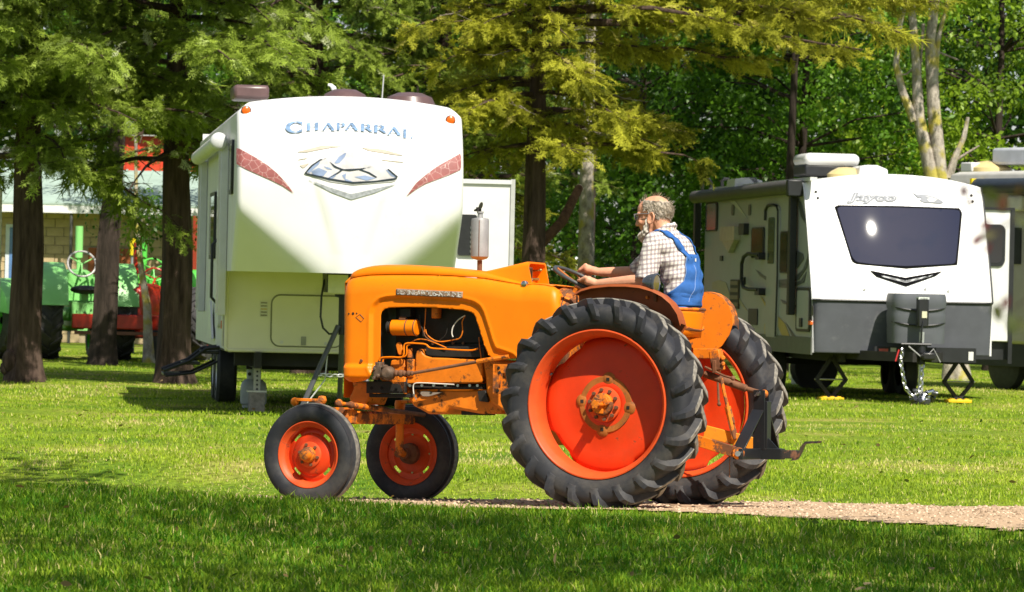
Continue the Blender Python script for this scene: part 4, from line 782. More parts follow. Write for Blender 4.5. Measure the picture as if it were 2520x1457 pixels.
p = CF.plane(CL(640, 425), 1, yb); m = MB(); m.box((p.x, yb - .004, p.z), (.09, .004, .18)); st = m.build('warning_sticker', paint('sticker_white', (.62, .60, .5), rough=.5), fw)
for k in range(5): m = MB(); m.box((p.x, yb - .0075, p.z + .07 - k * .035), (.07, .002, .012)); m.build('printed_line', paint('sticker_ink', (.16, .14, .08), rough=.6) if k != 2 else paint('sticker_gold', (.55, .38, .05), rough=.6), st)

# decals on the nose
def capp(uv, off=.006):
    p = CF.surf(uv, 1, lambda q: float(cap_y(np.clip(q.x, -CW, CW), np.clip(q.z, ZB, ZT)))); return p
def cap_decal(nm, pts, mat, cell=.03, off=.010, par=None):
    P = [(p.x, p.z) for p in (capp(CB(x, y)) for x, y in pts)]
    return panel(nm, P, cell, lambda x, z, a, b: np.stack([x, cap_y(x, z) - off, z], 1), mat, par or camper)
veins = paint('maroon_decal_veined', (.27, .08, .075), rough=.45, var=.2, scale=5)
_n2 = veins.node_tree.nodes; _b = _n2['Principled BSDF']; _vo = _n2.new('ShaderNodeTexVoronoi'); _vo.feature = 'DISTANCE_TO_EDGE'; _vo.inputs['Scale'].default_value = 13; _t = _n2.new('ShaderNodeTexCoord'); veins.node_tree.links.new(_t.outputs['Object'], _vo.inputs['Vector'])
_mr = _n2.new('ShaderNodeMapRange'); _mr.inputs[1].default_value = .006; _mr.inputs[2].default_value = .022; _mr.inputs[3].default_value = 1; _mr.inputs[4].default_value = 0; veins.node_tree.links.new(_vo.outputs['Distance'], _mr.inputs[0])
_x = _n2.new('ShaderNodeMix'); _x.data_type = 'RGBA'; veins.node_tree.links.new(_mr.outputs[0], _x.inputs[0]); veins.node_tree.links.new(_b.inputs['Base Color'].links[0].from_socket, _x.inputs[6]); _x.inputs[7].default_value = (.62, .45, .42, 1); veins.node_tree.links.new(_x.outputs[2], _b.inputs['Base Color'])
cap_decal('stripe_decal', [(396, 468), (470, 505), (540, 545), (600, 585), (660, 635), (720, 700), (768, 766), (700, 720), (620, 680), (540, 645), (460, 610), (396, 576)], veins)
cap_decal('stripe_decal', [(1852, 505), (1780, 545), (1700, 590), (1630, 640), (1560, 700), (1498, 786), (1560, 740), (1620, 705), (1700, 675), (1780, 645), (1852, 612)], veins)
MTN = paint('decal_grey_blue', (.22, .28, .42), rough=.85, spec=.05, var=.25, scale=9); MTN_D = paint('decal_dark_line', (.03, .04, .05), rough=.85, spec=.05, var=.3, scale=12); MTN_L = paint('decal_pale', (.50, .49, .50), rough=.85, spec=.05, var=.15, scale=9); TAN = paint('decal_tan', (.46, .41, .35), rough=.85, spec=.05, var=.1, scale=9); SLATE = paint('decal_slate', (.30, .32, .34), rough=.85, spec=.05, var=.3, scale=30)
emb = cap_decal('mountain_decal', [(832, 640), (880, 580), (940, 540), (985, 535), (1000, 555), (1040, 500), (1090, 470), (1110, 490), (1140, 460), (1165, 520), (1210, 560), (1290, 590), (1320, 580), (1380, 605), (1445, 660), (1420, 690), (1300, 700), (1150, 712), (1000, 690), (900, 660)], MTN_L, .03)
for pts in ([(855, 628), (900, 580), (945, 548), (930, 580), (900, 605), (870, 635)], [(1030, 570), (1060, 530), (1105, 500), (1085, 545), (1050, 575)], [(1000, 660), (1050, 630), (1040, 655), (1000, 685), (975, 672)], [(1360, 610), (1400, 630), (1430, 665), (1400, 655), (1380, 635)], [(1080, 650), (1110, 635), (1100, 670), (1150, 690), (1110, 695)], [(960, 590), (1000, 600), (1020, 615), (985, 610)], [(880, 625), (930, 600), (985, 625), (960, 655), (900, 650)], [(1160, 660), (1230, 650), (1300, 668), (1240, 684)], [(1040, 560), (1075, 520), (1110, 500), (1100, 530), (1062, 572)]): cap_decal('shadow_patch', pts, MTN, .02, .014, emb)
for pts in ([(838, 640), (900, 655), (1000, 680), (1150, 704), (1290, 694), (1420, 680), (1440, 664), (1300, 684), (1150, 692), (1010, 670), (900, 645), (842, 632)], [(1000, 560), (1040, 590), (1090, 610), (1200, 605), (1290, 590), (1200, 612), (1130, 622), (1080, 616), (1030, 598)], [(1090, 612), (1060, 635), (1000, 665), (985, 672), (1050, 632), (1080, 608)], [(1200, 608), (1260, 630), (1310, 662), (1300, 665), (1250, 636), (1190, 614)], [(836, 636), (880, 585), (940, 545), (985, 537), (942, 552), (886, 592), (846, 638)], [(1380, 605), (1446, 660), (1432, 664), (1374, 612)]): cap_decal('outline', pts, MTN_D, .02, .018, emb)
cap_decal('chevron_decal', [(842, 670), (980, 720), (1138, 772), (1280, 740), (1438, 705), (1290, 765), (1140, 808), (1010, 760)], SLATE, .03)
for pts in ([(770, 500), (860, 480), (950, 455), (1100, 462), (1000, 472), (850, 500)], [(1200, 468), (1350, 480), (1505, 525), (1400, 515), (1250, 490)], [(790, 545), (900, 530), (900, 536), (790, 551)], [(1330, 545), (1490, 562), (1490, 568), (1330, 552)], [(805, 585), (870, 570), (850, 590), (830, 605)]): cap_decal('sky_streak', pts, TAN, .03, .009, emb)
# lettering: serif small capitals built from strokes
def serif(ch):
    def seg(a, b, w): a = Vector(a); b = Vector(b); d = (b - a).normalized(); n = Vector((-d.y, d.x)) * w / 2; return [a + n, b + n, b - n, a - n]
    def ser(x, y, w=.30): return [Vector((x - w / 2, y - .05)), Vector((x + w / 2, y - .05)), Vector((x + w / 2, y + .05)), Vector((x - w / 2, y + .05))]
    def arc(cx, cy, rx, ry, a0, a1, w0, w1, n=14):
        out = []
        for k in range(n):
            q = []
            for kk in (k, k + 1):
                t = R(a0 + (a1 - a0) * kk / n); w = w0 + (w1 - w0) * abs(math.cos(t)); q.append((Vector((cx + rx * math.cos(t), cy + ry * math.sin(t))), Vector((math.cos(t), math.sin(t))) * w / 2))
            out.append([q[0][0] - q[0][1], q[0][0] + q[0][1], q[1][0] + q[1][1], q[1][0] - q[1][1]])
        return out
    T_, t_ = .21, .10
    if ch == 'C': return arc(.46, .5, .40, .46, 45, 315, .09, .24, 24) + [seg((.76, .95), (.76, .66), .06), seg((.76, .05), (.76, .30), .06)], .95
    if ch == 'H': return [seg((.2, 0), (.2, 1), T_), seg((.75, 0), (.75, 1), T_), seg((.2, .5), (.75, .5), t_), ser(.2, .035), ser(.2, .965), ser(.75, .035), ser(.75, .965)], 1.0
    if ch == 'A': return [seg((.10, 0), (.46, 1), t_), seg((.46, 1), (.84, 0), T_), seg((.25, .36), (.70, .36), t_), ser(.11, .035, .28), ser(.84, .035, .32)], 1.0
    if ch in 'PR':
        q = [seg((.2, 0), (.2, 1), T_), ser(.2, .035), ser(.17, .965, .2)] + arc(.40, .735, .26, .235, -90, 90, .10, .20) + [seg((.2, .965), (.42, .965), t_), seg((.2, .50), (.42, .50), t_)]
        if ch == 'R': q += [seg((.42, .5), (.80, .02), T_), ser(.84, .035, .2)]
        return q, .82 if ch == 'P' else .95
    if ch == 'L': return [seg((.2, 0), (.2, 1), T_), ser(.2, .965), seg((.1, .035), (.76, .035), t_), seg((.74, .03), (.78, .30), t_)], .85
BLUE_L = paint('blue_lettering', (.17, .26, .41), rough=.8, spec=.05, var=.4, scale=14)
letters = [('C', 722, 345, 1.55)]
base = [(722, 376), (845, 360), (948, 357), (1040, 356), (1095, 356), (1195, 362), (1280, 370), (1370, 385), (1470, 405)]; hts = [72, 48, 48, 48, 48, 48, 48, 50, 54]; wids = [122, 95, 92, 66, 98, 90, 95, 98, 72]
for ch, (bx, by), hh, ww in zip('CHAPARRAL', base, hts, wids):
    polys, adv = serif(ch); m = MB(); slope = .05 if bx > 1150 else (-.06 if bx < 900 else .02)
    for q in polys:
        P = [capp(CB(bx + p.x / adv * ww, by - p.y * hh + slope * p.x * ww)) for p in q]; k = len(m.v)
        m.add([Vector((p.x, float(cap_y(p.x, p.z)) - .024, p.z)) for p in P], [(0, 1, 2, 3)])
    m.build('letter', BLUE_L, camper, ang=None)
me = text_mesh('Lite Series', 1.0, 0, .3); w_ = max(v.co.x for v in me.vertices)
for v in me.vertices: p = capp(CB(1385 + 145 * v.co.x / w_, 408 + 18 * v.co.x / w_ - 20 * v.co.y)); v.co = Vector((p.x, float(cap_y(p.x, p.z)) - .016, p.z))
link('small_lettering', me, paint('decal_pale', (.52, .50, .50)), camper)
for x, y in ((460, 231), (1783, 293)):
    p = capp(CB(x, y)); m = MB(); m.lathe([(.055, .004), (.055, -.02), (.045, -.026)], (p.x, p.y, p.z), (0, 1, 0), 24); q = m.build('marker_light', paint('bezel_brown', (.06, .035, .025), rough=.4), camper); m = MB(); m.lathe([(0, -.036), (.03, -.033), (.045, -.024)], (p.x, p.y, p.z), (0, 1, 0), 20); m.build('lens', AMBER, q)
# roof things
p = CF.plane(CB(1100, 165), 1, .75); m = MB(); m.lathe([(0, .13), (.12, .12), (.22, .07), (.27, .0), (.30, -.01), (.30, -.05)], (p.x, p.y, p.z), (0, 0, 1), 28); m.build('roof_dome', paint('brown_plastic', (.11, .065, .065), rough=.35, var=.15), camper)
p = CF.plane(CB(1520, 178), 1, 3.0); m = MB(); m.lathe([(0, .12), (.14, .11), (.26, .06), (.32, -.06)], (p.x, p.y, p.z), (0, 0, 1), 24); m.build('roof_vent', MATS['brown_plastic'], camper)
a_ = CF.plane(CB(380, 135), 1, 3.5); b_ = CF.plane(CB(612, 50), 1, 3.5); m = MB(); m.box(((a_.x + b_.x) / 2, 3.9, (a_.z + b_.z) / 2 - .03), (b_.x - a_.x, .8, b_.z - a_.z)); m.build('air_conditioner', MATS['brown_plastic'], camper, bevel=.04)
pts = [CF.plane(CB(x, y), 1, 1.6) for x, y in ((990, 62), (1010, 66), (1028, 85), (1035, 110), (1030, 150))]; m = MB(); m.tube(pts, [.012, .02, .03, .028, .02], 8); m.build('antenna_head', WHITE, camper)
pts = [CF.plane(CB(x, y), 1, 2.6) for x, y in ((1352, 0), (1340, 160))]; m = MB(); m.tube(pts, .008, 6); m.build('whip_antenna', TRIM, camper)
# left side: awning arms, door, windows, steps
xl_ = -CW
for yy in (1.9, 6.9):
    p = CF.plane(CB(275, 490), 0, xl_ - .10); zt_ = 3.02 if yy < 3 else 2.98
    m = MB(); m.box((xl_ - .045, yy, (zt_ + 1.10) / 2), (.09, .17, zt_ - 1.10)); ar = m.build('awning_arm', AWN, camper, bevel=.01)
    m = MB(); m.box((xl_ - .10, yy - .0, (zt_ + 1.10) / 2), (.02, .10, zt_ - 1.15)); m.build('arm_channel', TRIM, ar)
m = MB(); m.cyl((xl_ - .12, 1.8, 3.06), (xl_ - .12, 7.0, 3.02), .085, 16); m.build('awning_roll', paint('awning_cream', (.66, .65, .60), rough=.5, var=.08), camper)
m = MB(); m.ball((xl_ - .12, 1.78, 3.06), (.10, .06, .10), 16, 10); m.build('awning_end_cap', AWN, camper)
def swin(y0, y1, z0, z1, nm='side_window'):
    m = MB(); m.prism(rrect(y0, z0, y1, z1, .06), lambda a, b, d: Vector((d, a, b)), xl_ - .025, xl_ + .005); w = m.build(nm, BLACK, camper); m = MB(); m.prism(rrect(y0 + .05, z0 + .05, y1 - .05, z1 - .05, .04), lambda a, b, d: Vector((d, a, b)), xl_ - .03, xl_ - .024); m.build('pane', GLASS, w); return w
swin(.75, 1.25, 2.45, 3.05); swin(4.4, 5.6, 1.75, 2.55); swin(7.4, 8.4, 1.8, 2.5)
m = MB(); m.prism(rrect(2.9, .95, 3.65, 2.85, .08), lambda a, b, d: Vector((d, a, b)), xl_ - .03, xl_ + .005); dr = m.build('door', WHITE_S, camper); m = MB(); m.prism(rrect(3.05, 1.7, 3.5, 2.6, .06), lambda a, b, d: Vector((d, a, b)), xl_ - .036, xl_ - .028); m.build('door_pane', GLASS, dr); m = MB(); m.tube([(xl_ - .03, 2.75, 1.2), (xl_ - .12, 2.75, 1.3), (xl_ - .12, 2.75, 1.9), (xl_ - .03, 2.75, 2.0)], .018, 8); m.build('grab_handle', BLACK, dr)
m = MB(); m.box((xl_ - .012, 2.35, .99), (.02, .05, .09)); m.build('side_marker', AMBER, camper); m = MB(); m.box((xl_ - .008, 2.2, 1.0), (.012, .25, .5)); m.build('corner_panel', paint('diamond_plate', (.5, .48, .47), rough=.3, var=.2, metal=.4), camper)
m = MB(); m.add([Vector((xl_ - .02, 4.0, .80)), Vector((xl_ - .02, 5.2, .80)), Vector((xl_ - .02, 4.6, 1.25)), Vector((xl_ - .045, 4.0, .80)), Vector((xl_ - .045, 5.2, .80)), Vector((xl_ - .045, 4.6, 1.25))], [(0, 1, 2), (5, 4, 3), (0, 3, 4, 1), (1, 4, 5, 2), (2, 5, 3, 0)]); m.build('wheel_skirt', WHITE, camper)
for k, (dx, z) in enumerate(((.10, .66), (.32, .53), (.54, .40))):
    m = MB(); m.box((xl_ - dx, 3.3, z), (.20, .72, .035)); m.build('step', BLACK, camper, bevel=.008)
for yy in (2.92, 3.68): m = MB(); m.tube([(xl_ - .0, yy, .72), (xl_ - .16, yy, .70), (xl_ - .34, yy, .56), (xl_ - .64, yy, .44)], .022, 6); m.tube([(xl_ - .02, yy, .56), (xl_ - .30, yy, .42), (xl_ - .62, yy, .38)], .016, 6); m.build('step_arm', BLACK, camper)
# slide-out on the right
sa_ = CF.plane(CB(2195, 690), 1, 3.2); sz0 = CF.plane(CB(2180, 1300), 1, 3.2).z - .55; sxo = sa_.x; szt = sa_.z - .02
m = MB(); m.box(((CW + sxo) / 2, 5.0, (szt + sz0) / 2), (sxo - CW, 3.6, szt - sz0)); so = m.build('slide_out', WHITE_S, camper, bevel=.01)
m = MB(); m.box((sxo - .012, 3.19, (szt + sz0) / 2 + .02), (.05, .03, szt - sz0 + .05)); m.build('slide_flange', TRIM, so); m = MB(); m.box(((CW + sxo) / 2, 3.19, szt + .01), (sxo - CW - .06, .04, .05)); m.build('slide_cap', AWN, so)
a_ = CF.plane(CB(1828, 1168), 1, 3.2); b_ = CF.plane(CB(1955, 905), 1, 3.2); m = MB(); m.prism(rrect(max(a_.x, CW + .02), a_.z, b_.x, b_.z, .03), lambda a, b, d: Vector((a, d, b)), 3.19, 3.165); w = m.build('slide_window', BLACK, so)
for k in range(6): m = MB(); m.box(((max(a_.x, CW) + b_.x) / 2 + .05, 3.158, a_.z + .05 + .055 * k), (b_.x - max(a_.x, CW) - .18, .008, .03)); m.build('blind_slat', paint('slat_grey', (.10, .11, .10), rough=.4), w)
# pin box, cable, chassis, wheels, landing legs
a_ = CF.plane(CL(1110, 160), 1, .9); b_ = CF.plane(CL(1245, 350), 1, .9)
m = MB(); m.box(((a_.x + b_.x) / 2 + .06, .95, (a_.z + b_.z) / 2 + .04), (.42, .7, a_.z - b_.z - .05)); pb = m.build('pin_box', BLACK, camper, bevel=.02); m = MB(); m.box(((a_.x + b_.x) / 2 - .03, .592, b_.z + .16), (.22, .012, .20)); m.build('pin_box_sticker', paint('sticker_white', (.62, .60, .5)), pb)
pts = [CF.plane(CL(x, y), 1, .95) for x, y in ((1110, 180), (1075, 220), (1055, 330), (1048, 480), (1065, 560), (1110, 605), (1160, 600), (1190, 560))]; m = MB(); m.tube(pts, .012, 8); m.build('power_cable', BLACK, pb)
for s in (-1, 1):
    m = MB(); m.box((s * .85, 5.4, .60), (.08, 7.0, .18)); m.build('chassis_rail', CHASS, camper)
m = MB(); m.box((0, 2.3, .60), (2.2, .10, .14)); m.build('cross_member', CHASS, camper); m = MB(); m.box((.1, 4.2, .50), (1.9, .1, .1)); m.build('cross_member', CHASS, camper)
m = MB(); m.box((0, 5.5, .70), (2.3, 6.6, .06)); m.build('underbelly', CHASS, camper)
def camper_wheel(par, x, y, r=.38, w=.24, nm='wheel'):
    m = MB(); m.lathe([(r * .6, -w / 2), (r * .9, -w / 2), (r, -w * .36), (r, w * .36), (r * .9, w / 2), (r * .6, w / 2)], (x, y, r), (1, 0, 0), 32); q = m.build(nm, TYRE_C, par, ang=30); m = MB(); sx = 1 if x > 0 else -1; m.lathe([(0, .0), (r * .3, .0), (r * .5, -.04), (r * .61, .01)], (x + sx * w * .42, y, r), (sx, 0, 0), 24); m.build('hub_cap', TRIM, q); return q
for x in (-1.02, 1.02):
    for y in (5.6, 6.5): camper_wheel(camper, x, y)
for px_, s in ((632, -1), (1130, 1)):
    x = CF.plane((632, 950), 1, 2.5).x * (1 if s < 0 else -1); m = MB(); m.box((x, 2.5, .74), (.10, .10, .5)); lg = m.build('landing_leg', paint('leg_grey', (.30, .30, .26), rough=.5, var=.2), camper); m = MB(); m.box((x, 2.5, .42), (.075, .075, .42)); m.build('inner_leg', paint('leg_zinc', (.42, .42, .40), rough=.4, metal=.4), lg); m = MB(); m.box((x, 2.5, .235), (.22, .22, .02)); m.build('foot_pad', TRIM, lg)
    for k in range(7): m = MB(); m.cyl((x, 2.455, .26 + .05 * k), (x, 2.465, .26 + .05 * k), .013, 8); m.build('pin_hole', BLACK, lg)
# block under the leg, gas bottle, king-pin tripod
lx = CF.wor((CF.plane((632, 950), 1, 2.5).x, 2.5, 0)); m = MB(); m.box((0, 0, .112), (.17, .24, .225)); bk = m.build('support_block', paint('weathered_timber', (.30, .26, .22), rough=.85, var=.3, scale=18, bump=.06), None, bevel=.006); bk.location = lx; bk.rotation_euler = (0, 0, .15); tag(bk, 'grey timber block under the camper landing leg', 'block')
gp = at(620, 1000, 47.2); gp.z = 0; gb = thing('gas_bottle', 'grey propane bottle standing on the grass behind the landing leg', 'gas bottle', Matrix.Translation((gp.x - .03, 47.9, 0)))
GREYB = paint('bottle_grey', (.40, .43, .42), rough=.45, var=.1, scale=9, rust=.08)
m = MB(); m.lathe([(.13, 0), (.13, .03), (.15, .05), (.155, .09), (.155, .24), (.145, .29), (.11, .33), (.05, .35), (0, .352)], (0, 0, 0), (0, 0, 1), 32); m.build('tank', GREYB, gb)
m = MB(); m.lathe([(.085, .335), (.085, .45), (.078, .45), (.078, .335)], (0, 0, 0), (0, 0, 1), 24); m.build('collar', GREYB, gb); m = MB(); m.cyl((0, 0, .35), (0, 0, .42), .02, 10); m.cyl((0, -.05, .41), (0, .03, .41), .014, 8); m.build('valve', paint('brass', (.5, .38, .15), rough=.35, metal=.8), gb)
for s in (-1, 1): m = MB(); m.cyl((s * .045, -.0865, .40), (s * .045, -.0845, .40), .022, 12); m.build('collar_hole', BLACK, gb)
kp = CF.wor(CF.plane(CL(1185, 500), 1, 1.0)); kg = Vector((kp.x, kp.y, 0)); trp = thing('pin_stabiliser', 'black tripod stand with chain under the camper nose, left of the tractor hood', 'tripod stand', Matrix.Translation(kg))
hz_ = 1.12
m = MB(); m.cyl((.03, 0, hz_ - .2), (.03, 0, hz_ + .25), .045, 12); m.cyl((.03, 0, hz_ + .22), (.03, 0, hz_ + .25), .09, 16); m.build('jack_head', BLACK, trp)
ft = [(-.42, -.35), (.48, -.30), (.0, .45)]
for x, y in ft: m = MB(); m.tube([(.03 + .1 * x, .1 * y, hz_ - .1), (x, y, .02)], .03, 8); m.build('leg', paint('tripod_grey', (.06, .062, .068), rough=.4), trp)
m = MB(); m.tube([(-.12, -.13, .72), (-.14, -.14, .42), (-.40, -.33, .06)], .008, 6); m.build('tension_cable', TRIM, trp)
def chain(nm, pts, r, par, mat, n):
    P = [Vector(p) for p in pts]
    L = [0]; 
    for a, b in zip(P, P[1:]): L.append(L[-1] + (b - a).length)
    for k in range(n):
        d = L[-1] * (k + .5) / n; i = max(j for j in range(len(P)) if L[j] <= d); i = min(i, len(P) - 2); t = (P[i + 1] - P[i]).normalized(); c = P[i] + t * (d - L[i]); s = t.orthogonal().normalized(); s = Quaternion(t, (k % 2) * math.pi / 2) @ s
        m = MB(); h = L[-1] / n * .62; m.tube([c + t * (h * math.cos(w)) + s * (h * .55 * math.sin(w)) for w in [2 * math.pi * q / 10 for q in range(10)]], r, 5, closed=True); m.build(nm, mat, par)
chain('chain_link', [(-.24, -.20, .48), (-.05, -.22, .47), (.15, -.2, .475), (.3, -.19, .48)], .008, trp, TRIM, 9)
# ------------------------------------------------------------------ travel trailer on the right
DJ = 56.6; _ang = R(8.3); ex = Vector((math.cos(_ang), math.sin(_ang), 0)); ey = Vector((-math.sin(_ang), math.cos(_ang), 0))
JW = 1.29; _c = at(2003, 800, DJ); JF = Frame(Vector((_c.x, _c.y, 0)) + ex * JW, ex, ey, Vector((0, 0, 1)))
trailer = thing('travel_trailer', 'white and grey travel trailer with big dark front window, right of the tractor', 'trailer', JF.mat)
JZ0 = JF.plane((2003, 868), 1, 0).z; JZ1 = JF.plane((2003, 737), 1, 0).z; JZT = JF.plane((2200, 428), 1, .75).z
GREY_P = paint('dark_grey_panel', (.075, .08, .092), spec=.25, rough=.6, var=.12, scale=3, dirt=.2, dirtcol=(.20, .20, .20), bump=.01)
JSIDE = paint('shaded_trailer_side', (.36, .36, .37), rough=.4, var=.04, scale=3)  # left wall: shade put into this grey, the opposite wall stays white
def jy(z, x=None):
    z = np.asarray(z, float); t = np.clip((z - JZ1) / (JZT - JZ1), 0, 1); y = .81 * t ** 1.13 + .15 * np.clip((t - .8) / .2, 0, 1) ** 2
    if x is not None: u = np.clip(np.abs(np.asarray(x, float)) / JW, 0, 1); y = y + .055 * u ** 2 + .03 * u ** 4 + .04 * np.clip((u - .95) / .05, 0, 1) ** 2
    return y
def jfn(p): return float(jy(min(max(p.z, JZ0), JZT), min(max(p.x, -JW), JW)))
xs = np.linspace(-JW, JW, 41); rings = []
for x in xs:
    zt = JZT - .16 * (abs(x) / JW) ** 2.2; zz = JZ1 + (zt - JZ1) * np.linspace(0, 1, 40); rings.append([Vector((x, y, z)) for y, z in zip(jy(zz, np.full(40, x)), zz)])
m = MB(); m.loft(rings, closed=False); m.build('front_cap', WHITE, trailer, ang=60)
m = MB(); m.loft([[r_[-1], Vector((r_[-1].x, 8.1, r_[-1].z))] for r_ in rings], closed=False); m.build('roof', WHITE_S, trailer)
P = [(-JW, JZ0), (-JW, JZ1), (JW, JZ1), (JW, JZ0)]; m = MB(); m.loft([[Vector((x, float(.055 * (abs(x) / JW) ** 2 + .03 * (abs(x) / JW) ** 4 + .04 * max(0, (abs(x) / JW - .95) / .05) ** 2), z)) for z in (JZ0, JZ0 + .02, JZ1 - .02, JZ1)] for x in xs], closed=False); m.build('lower_front_panel', GREY_P, trailer, solid=.01)
m = MB(); m.tube([Vector((x, float(jy(JZ1, x)) - .012, JZ1 - .004)) for x in xs], .016, 8); m.build('belt_trim', BLACK, trailer)
for s in (-1, 1):
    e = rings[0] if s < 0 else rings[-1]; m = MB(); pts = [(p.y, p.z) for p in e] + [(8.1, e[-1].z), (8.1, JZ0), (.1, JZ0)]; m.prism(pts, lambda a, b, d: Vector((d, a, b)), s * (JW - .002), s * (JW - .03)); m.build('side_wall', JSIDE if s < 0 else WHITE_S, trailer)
m = MB(); m.box((0, 8.09, 1.9), (2 * JW - .08, .03, 2.4)); m.build('rear_wall', WHITE_S, trailer)
m = MB(); m.tube([p + Vector((-.004, -.004, 0)) for p in rings[0]], .014, 6); m.build('corner_trim', TRIM, trailer); m = MB(); m.tube([p + Vector((.004, -.004, 0)) for p in rings[-1]], .014, 6); m.build('corner_trim', BLACK, trailer)
def jp(c, x, y): return JF.surf(c(x, y), 1, jfn)
def jdecal(nm, c, pts, mat, cell=.04, off=.012, par=None, solid=0.0):
    P = [(p.x, p.z) for p in (jp(c, x, y) for x, y in pts)]; return panel(nm, P, cell, lambda x, z, a, b: np.stack([x, jy(z, x) - off, z], 1), mat, par or trailer, solid=solid)
wp = [(820, 362), (826, 352), (840, 350), (1130, 355), (1425, 366), (1440, 372), (1443, 390), (1432, 520), (1420, 632), (1410, 640), (1170, 652), (1000, 642), (925, 632), (905, 622), (890, 590), (850, 460)]
MATT = paint('matt_black', (.008, .008, .009), rough=.95, spec=.02)
sk = jdecal('window_surround', C6, [(808, 350), (822, 342), (1130, 346), (1440, 358), (1455, 380), (1430, 645), (1170, 664), (915, 640), (895, 625)], MATT, .05, .012)
jdecal('front_window', C6, wp, glass('tinted_glass', (.006, .010, .034), .012, .75), .05, .022)
J_O = paint('letter_outline', (.27, .28, .31), rough=.9, spec=.02); J_L = paint('letter_grey', (.50, .51, .53), rough=.9, var=.1, spec=.02)
for off, bold, mt, par in ((.014, .085, J_O, None), (.018, -.02, paint('letter_fill', (.56, .57, .60), rough=.9, spec=.02), None)):
    me = text_mesh('Jayco', 1.0, 0, .25, bold, 1.12); w_ = 2.72
    for v in me.vertices:
        p = jp(C6, 888 + 262 * v.co.x / w_, 318 + 4 * v.co.x / w_ - 52 * v.co.y); v.co = Vector((p.x, float(jy(p.z, p.x)) - off, p.z))
    link('lettering', me, mt, trailer)
bird = jdecal('bird_emblem', C6, [(1200, 276), (1225, 290), (1260, 288), (1300, 296), (1340, 312), (1362, 330), (1345, 335), (1300, 332), (1262, 330), (1235, 318), (1250, 310), (1225, 302)], J_O, .02, .014)
jdecal('emblem_head', C6, [(1275, 312), (1300, 306), (1325, 315), (1312, 327), (1285, 326)], paint('letter_white', (.6, .6, .6), rough=.9, spec=.02), .015, .020, bird)
jdecal('emblem_wing', C6, [(1262, 296), (1300, 302), (1340, 318), (1320, 314), (1280, 304)], J_L, .015, .020, bird)
gr = jdecal('chevron_vent', C6, [(985, 672), (1165, 710), (1355, 677), (1320, 702), (1170, 755), (1020, 705)], MATT, .03, .014)
jdecal('vent_mesh', C6, [(1035, 696), (1167, 726), (1308, 696), (1288, 705), (1170, 736), (1055, 707)], J_L, .03, .019, gr); jdecal('vent_blade', C6, [(1060, 704), (1167, 727), (1285, 703), (1270, 708), (1170, 732), (1075, 709)], paint('vent_dark', (.10, .10, .105), spec=.02, rough=.9, var=.4, scale=40), .03, .024, gr)
for x, y in ((713, 275), (724, 306), (1501, 294), (1507, 324), (960, 770), (1268, 768), (1385, 778)): p = jp(C6, x, y); m = MB(); m.cyl(p + Vector((0, .01, 0)), p + Vector((0, -.02, 0)), .018, 10); m.build('marker_light', BLACK if y < 400 else TRIM, trailer)
GOLD = paint('gold_decal', (.42, .31, .07), rough=.4, var=.15, scale=5); CHAR = paint('charcoal_decal', (.07, .075, .08), rough=.4, var=.2)
for pts in ([(1545, 350), (1570, 360), (1600, 480), (1575, 450)], ): pass
# left side of the trailer
XL = -JW
def js(x, y): return JF.plane(C6(x, y), 0, XL)
def sdecal(nm, pts, mat, off=.006, par=None):
    P = [(p.y, p.z) for p in (js(x, y) for x, y in pts)]; m = MB(); m.prism(P, lambda a, b, d: Vector((d, a, b)), XL - off, XL - off + .004); return m.build(nm, mat, par or trailer)
def sframe(nm, x0, y0, x1, y1, mat, off=.02, r=.05, par=None):
    a = js(x0, (y0 + y1) / 2); b = js(x1, (y0 + y1) / 2); zt = js((x0 + x1) / 2, y0).z; zb = js((x0 + x1) / 2, y1).z
    m = MB(); m.prism(rrect(min(a.y, b.y), min(zb, zt), max(a.y, b.y), max(zb, zt), r), lambda q, w, d: Vector((d, q, w)), XL - off, XL + .004); return m.build(nm, mat, par or trailer)
for x0, y0, x1, y1 in ((160, 330, 218, 475), (391, 455, 455, 612), (537, 475, 580, 688)):
    w = sframe('side_window', x0, y0, x1, y1, BLACK, .02, .08); sframe('pane', x0 + 5, y0 + 7, x1 - 5, y1 - 7, glass('side_glass', (.015, .024, .018), .10, .10), .024, .06, w)
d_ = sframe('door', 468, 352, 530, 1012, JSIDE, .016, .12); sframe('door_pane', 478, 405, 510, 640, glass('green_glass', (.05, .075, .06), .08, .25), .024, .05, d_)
P = [(p.y, p.z) for p in (js(x, y) for x, y in ((463, 420), (465, 370), (475, 346), (500, 341), (522, 348), (530, 372), (527, 700), (517, 1010)))]; m = MB(); m.tube([Vector((XL - .02, a, b)) for a, b in P], .02, 6); m.build('door_trim', BLACK, d_)
P = [(p.y, p.z) for p in (js(x, y) for x, y in ((455, 598), (400, 590), (378, 605), (368, 640), (366, 720), (376, 760), (400, 770), (450, 772)))]; m = MB(); m.tube([Vector((XL - .09, a, b)) for a, b in P], .028, 8); m.build('grab_handle', BLACK, trailer)
for x0, y0, x1, y1 in ((440, 584, 458, 620), (436, 764, 458, 800)): sframe('handle_mount', x0, y0, x1, y1, BLACK, .10, .02)
sframe('porch_light', 348, 436, 374, 494, BLACK, .08, .02); sframe('outlet', 346, 708, 358, 746, BLACK, .03, .02); sframe('lock', 232, 600, 244, 626, BLACK, .02, .01)
lan = sframe('porch_lantern', 258, 452, 332, 525, paint('lantern_glass', (.40, .38, .30), rough=.3, var=.2), .10, .03); P = [(p.y, p.z) for p in (js(x, y) for x, y in ((265, 525), (325, 525), (298, 585)))]; m = MB(); m.prism(P, lambda a, b, d: Vector((d, a, b)), XL - .09, XL - .01); m.build('lantern_tip', MATS['lantern_glass'], lan)
